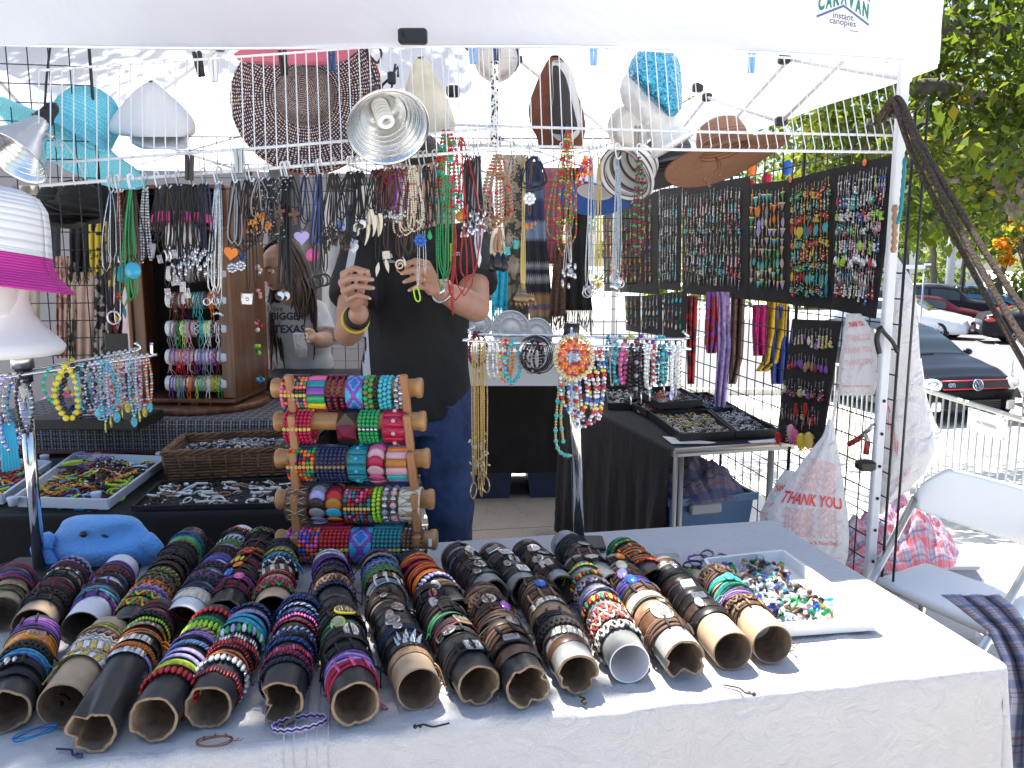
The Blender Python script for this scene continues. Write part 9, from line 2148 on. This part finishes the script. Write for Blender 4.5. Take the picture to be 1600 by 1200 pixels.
g=G(); g.tube([fr_pt(-.15,1.0,1.55),fr_pt(-.05,1.04,1.50),fr_pt(.05,1.0,1.55)], .02, 6); g.tube([fr_pt(-.5,.99,1.06),fr_pt(.1,1.01,1.10)], .008, 5); g.build('wiper', m_black, gt)
SED=[(0,.32,.50,.55,.66,.5), (.05,.24,.55,.64,.80,.64), (.4,.20,.68,.80,.87,.72), (1.1,.19,.82,.94,.90,.72), (1.35,.19,.87,.99,.90,.70), (2.1,.19,.92,1.38,.90,.58), (2.6,.19,.93,1.44,.90,.58), (3.3,.19,.95,1.42,.90,.57), (4.0,.2,.97,1.12,.89,.62), (4.5,.22,.97,1.05,.86,.68), (4.75,.28,.90,.98,.80,.66), (4.82,.34,.75,.80,.74,.6)]
exs=dict(glass=[('windscreen',1.38,2.06,.335,.665),('side_window',1.9,3.7,.225,.278),('side_window',1.9,3.7,.722,.775),('rear_window',3.4,3.98,.36,.64)])
def place(px, py, Y):p=AY(px, py, Y); return Vector((p.x,Y,ground_z(p.x,Y)))
wt, MW, SW=car('parked_car', 'white sedan parked nose to tail with a black sedan', place(1524,500,29.3), R(46), mat((.74,.76,.80),.25,coat=1.0), SED, (.95,3.75), extras=exs, group='cars parked across the road')
for s in(-1, 1):g=G(); g.ball((0,0,0), (.17,.10,.09), 14, 8, mx=MW@Matrix.Translation((s*.66,.14,.66))); g.build('headlight', m_lens, wt)
g=G(); g.box((0,.0,.60), (.85,.08,.13), mx=MW, bev=.03); g.build('grille', m_black, wt)
for s in(-1, 1):g=G(); g.box((s*.6,.02,.36), (.2,.1,.08), mx=MW, bev=.02); g.build('fog_light', m_black, wt)
_pt=place(1532, 505, 28.2); bs, MBk, SB=car('parked_car', 'black sedan with round red tail light and silver wheel', Vector((_pt.x+4.75*math.sin(R(70)),_pt.y-4.75*math.cos(R(70)),_pt.z)), R(70), carpaint((.010,.010,.014)), SED, (.95,3.75), extras=exs, group='cars parked across the road')
for s in(-1, 1):
 g=G(); g.ball((0,0,0), (.16,.24,.10), 14, 8, mx=MBk@Matrix.Translation((s*.72,4.55,.82))); g.build('tail_light', m_taill, bs)
g=G(); g.box((0,4.80,.52), (.5,.06,.13), mx=MBk, bev=.01); g.build('number_plate', m_whitecoat, bs)
SUV=[(0,.40,.75,.82,.72,.6), (.06,.32,.85,.95,.86,.7), (.5,.28,1.0,1.10,.95,.78), (1.2,.28,1.08,1.18,.97,.78), (1.4,.28,1.10,1.24,.97,.76), (2.0,.28,1.12,1.72,.97,.70), (2.6,.28,1.13,1.80,.97,.70), (4.4,.28,1.13,1.80,.97,.70), (4.85,.3,1.12,1.60,.95,.70), (5.0,.42,.9,1.0,.9,.7)]
exu=dict(glass=[('windscreen',1.44,1.96,.335,.665),('side_window',1.8,2.9,.225,.278),('side_window',3.0,4.5,.225,.278),('side_window',1.8,2.9,.722,.775),('side_window',3.0,4.5,.722,.775)])
car('parked_car', 'big black SUV standing behind the white sedan', place(1570,500,34.5), R(66), carpaint((.010,.011,.014)), SUV, (1.0,4.0), wr=.38, W=.96, extras=exu, group='cars parked across the road', rack=True)
car('parked_car', 'dark red car half hidden between the SUV and the black sedan', place(1560,500,32.0), R(66), carpaint((.05,.006,.010)), SED, (.95,3.75), extras=exs, group='cars parked across the road')
car('parked_car', 'red car at the picture edge behind the black sedan', place(1790,490,29.5), R(70), carpaint((.35,.01,.015)), SED, (.95,3.75), extras=exs, group='cars parked across the road')
car('parked_car', 'silver blue car seen past the street sign', place(1448,480,43), R(58), mat((.35,.42,.55),.2,.3,coat=1.0), SED, (.95,3.75), extras=exs, group='cars parked across the road')
car('parked_car', 'blue car far off under the trees beside the straps', place(1600,480,46), R(60), mat((.04,.12,.3),.2,.2,coat=1.0), SED, (.95,3.75), extras=exs, group='cars parked across the road')
nc, MN, SN=car('parked_car', 'silver car with a red tail light cut by the picture edge beside the black hatchback', place(1735,640,10.6), R(-28), mat((.45,.50,.55),.25,.4,coat=1.0), SED, (.95,3.75), extras=exs)
for s in(-1,):g=G(); g.box((0,0,0), (.16,.14,.34), mx=MN@Matrix.Translation((s*.74,.02,.86)), bev=.03); g.build('tail_light', m_taill, nc)
# ---------------- crowd barrier with its sign ----------------
a0=AY(1437, 607, 6.0); a1=AY(1640, 668, 4.75); d0=(a1-a0)
a_=a0-d0*1.9; b_=a0+d0*1.4
bar_=thing('crowd_barrier', 'pale metal crowd barrier running in front of the black hatchback', 'barrier', Vector((a0.x,a0.y,ground_z(a0.x,a0.y))))
m_barr=mat((.62,.62,.58), .4, .4)
g=G(); g.tube([a_,a0,b_], .019, 10); g.build('rail', m_barr, bar_)
dn=Vector((0,0,-1)); g=G(); g.tube([a_+dn*.82,b_+dn*.82], .016, 8); g.build('rail', m_barr, bar_)
Lb=(b_-a_).length; n=int(Lb/.074)
for k in range(n+1):
 p=a_+(b_-a_)*(k/n); g=G(); g.tube([p,p+dn*.82], .0075, 6); g.build('bar', m_barr, bar_)
q0, q1=AY(1500, 627, 5.42), AY(1562, 643, 5.05); nrm=(q1-q0).cross(Vector((0,0,1))).normalized(); nrm=nrm if nrm.dot(EYE-q0)>0 else-nrm
q0=a_+(b_-a_)*((q0-a_).dot(b_-a_)/Lb**2); q1=a_+(b_-a_)*((q1-a_).dot(b_-a_)/Lb**2)
sg_=thing('barrier_sign', 'white printed card tied to the crowd barrier', 'sign', q0+dn*.2)
g=G(); tp=-.012; P=[q0+dn*.02, q1+dn*.02, q1+dn*.165, q0+dn*.165]; P=[p+nrm*.022 for p in P]; g.add(P+[p-nrm*.003 for p in P], [(0,1,2,3),(7,6,5,4),(0,4,5,1),(1,5,6,2),(2,6,7,3),(3,7,4,0)], 0, False); g.build('card', m_white, sg_)
ux=(q1-q0).normalized(); cc=(P[0]+P[2])/2+nrm*.002
for word, sz, dz in(('NO PARKING',.030,-.005),):
 vs, fs=text_geo(word, sz, .0008); g=G(); g.add([cc+ux*q.x+Vector((0,0,q.y+dz))for q in vs], fs); g.build('lettering', mat((.45,.45,.5),.7), sg_)
g=G()
for(s, v)in((.06,.1), (.94,.1), (.06,.9), (.94,.9)):g.ball(tuple((P[0]*(1-s)+P[1]*s)*(1-v)+(P[3]*(1-s)+P[2]*s)*v+nrm*.002), .005, 6, 4)
g.build('eyelet', m_steel, sg_, kind='stuff')
# hedge and far greenery that closes the view across the road
def hedge(name, label, x0, x1, y, h, seed, cat='hedge'):
 r=random.Random(seed); cl=[]
 n=int((x1-x0)/1.1)
 for k in range(n*3):x=r.uniform(x0, x1); cl.append((Vector((x,y+r.uniform(-1.2,1.2),ground_z(x,y)+r.uniform(.2,h))),.9))
 g=G(); leaf_cloud(g, cl, 34, .5, seed, (4,2,5)); o=g.build(name, LEAF_FAR); tag(o, label, cat); o['kind']='stuff'
hedge('far_wood', 'continuous belt of green trees closing the view across the road', -30, 70, 72, 8, 41, 'wood')
hedge('hedge', 'low green hedge behind the parked cars', 8, 50, 50, 2.2, 42)
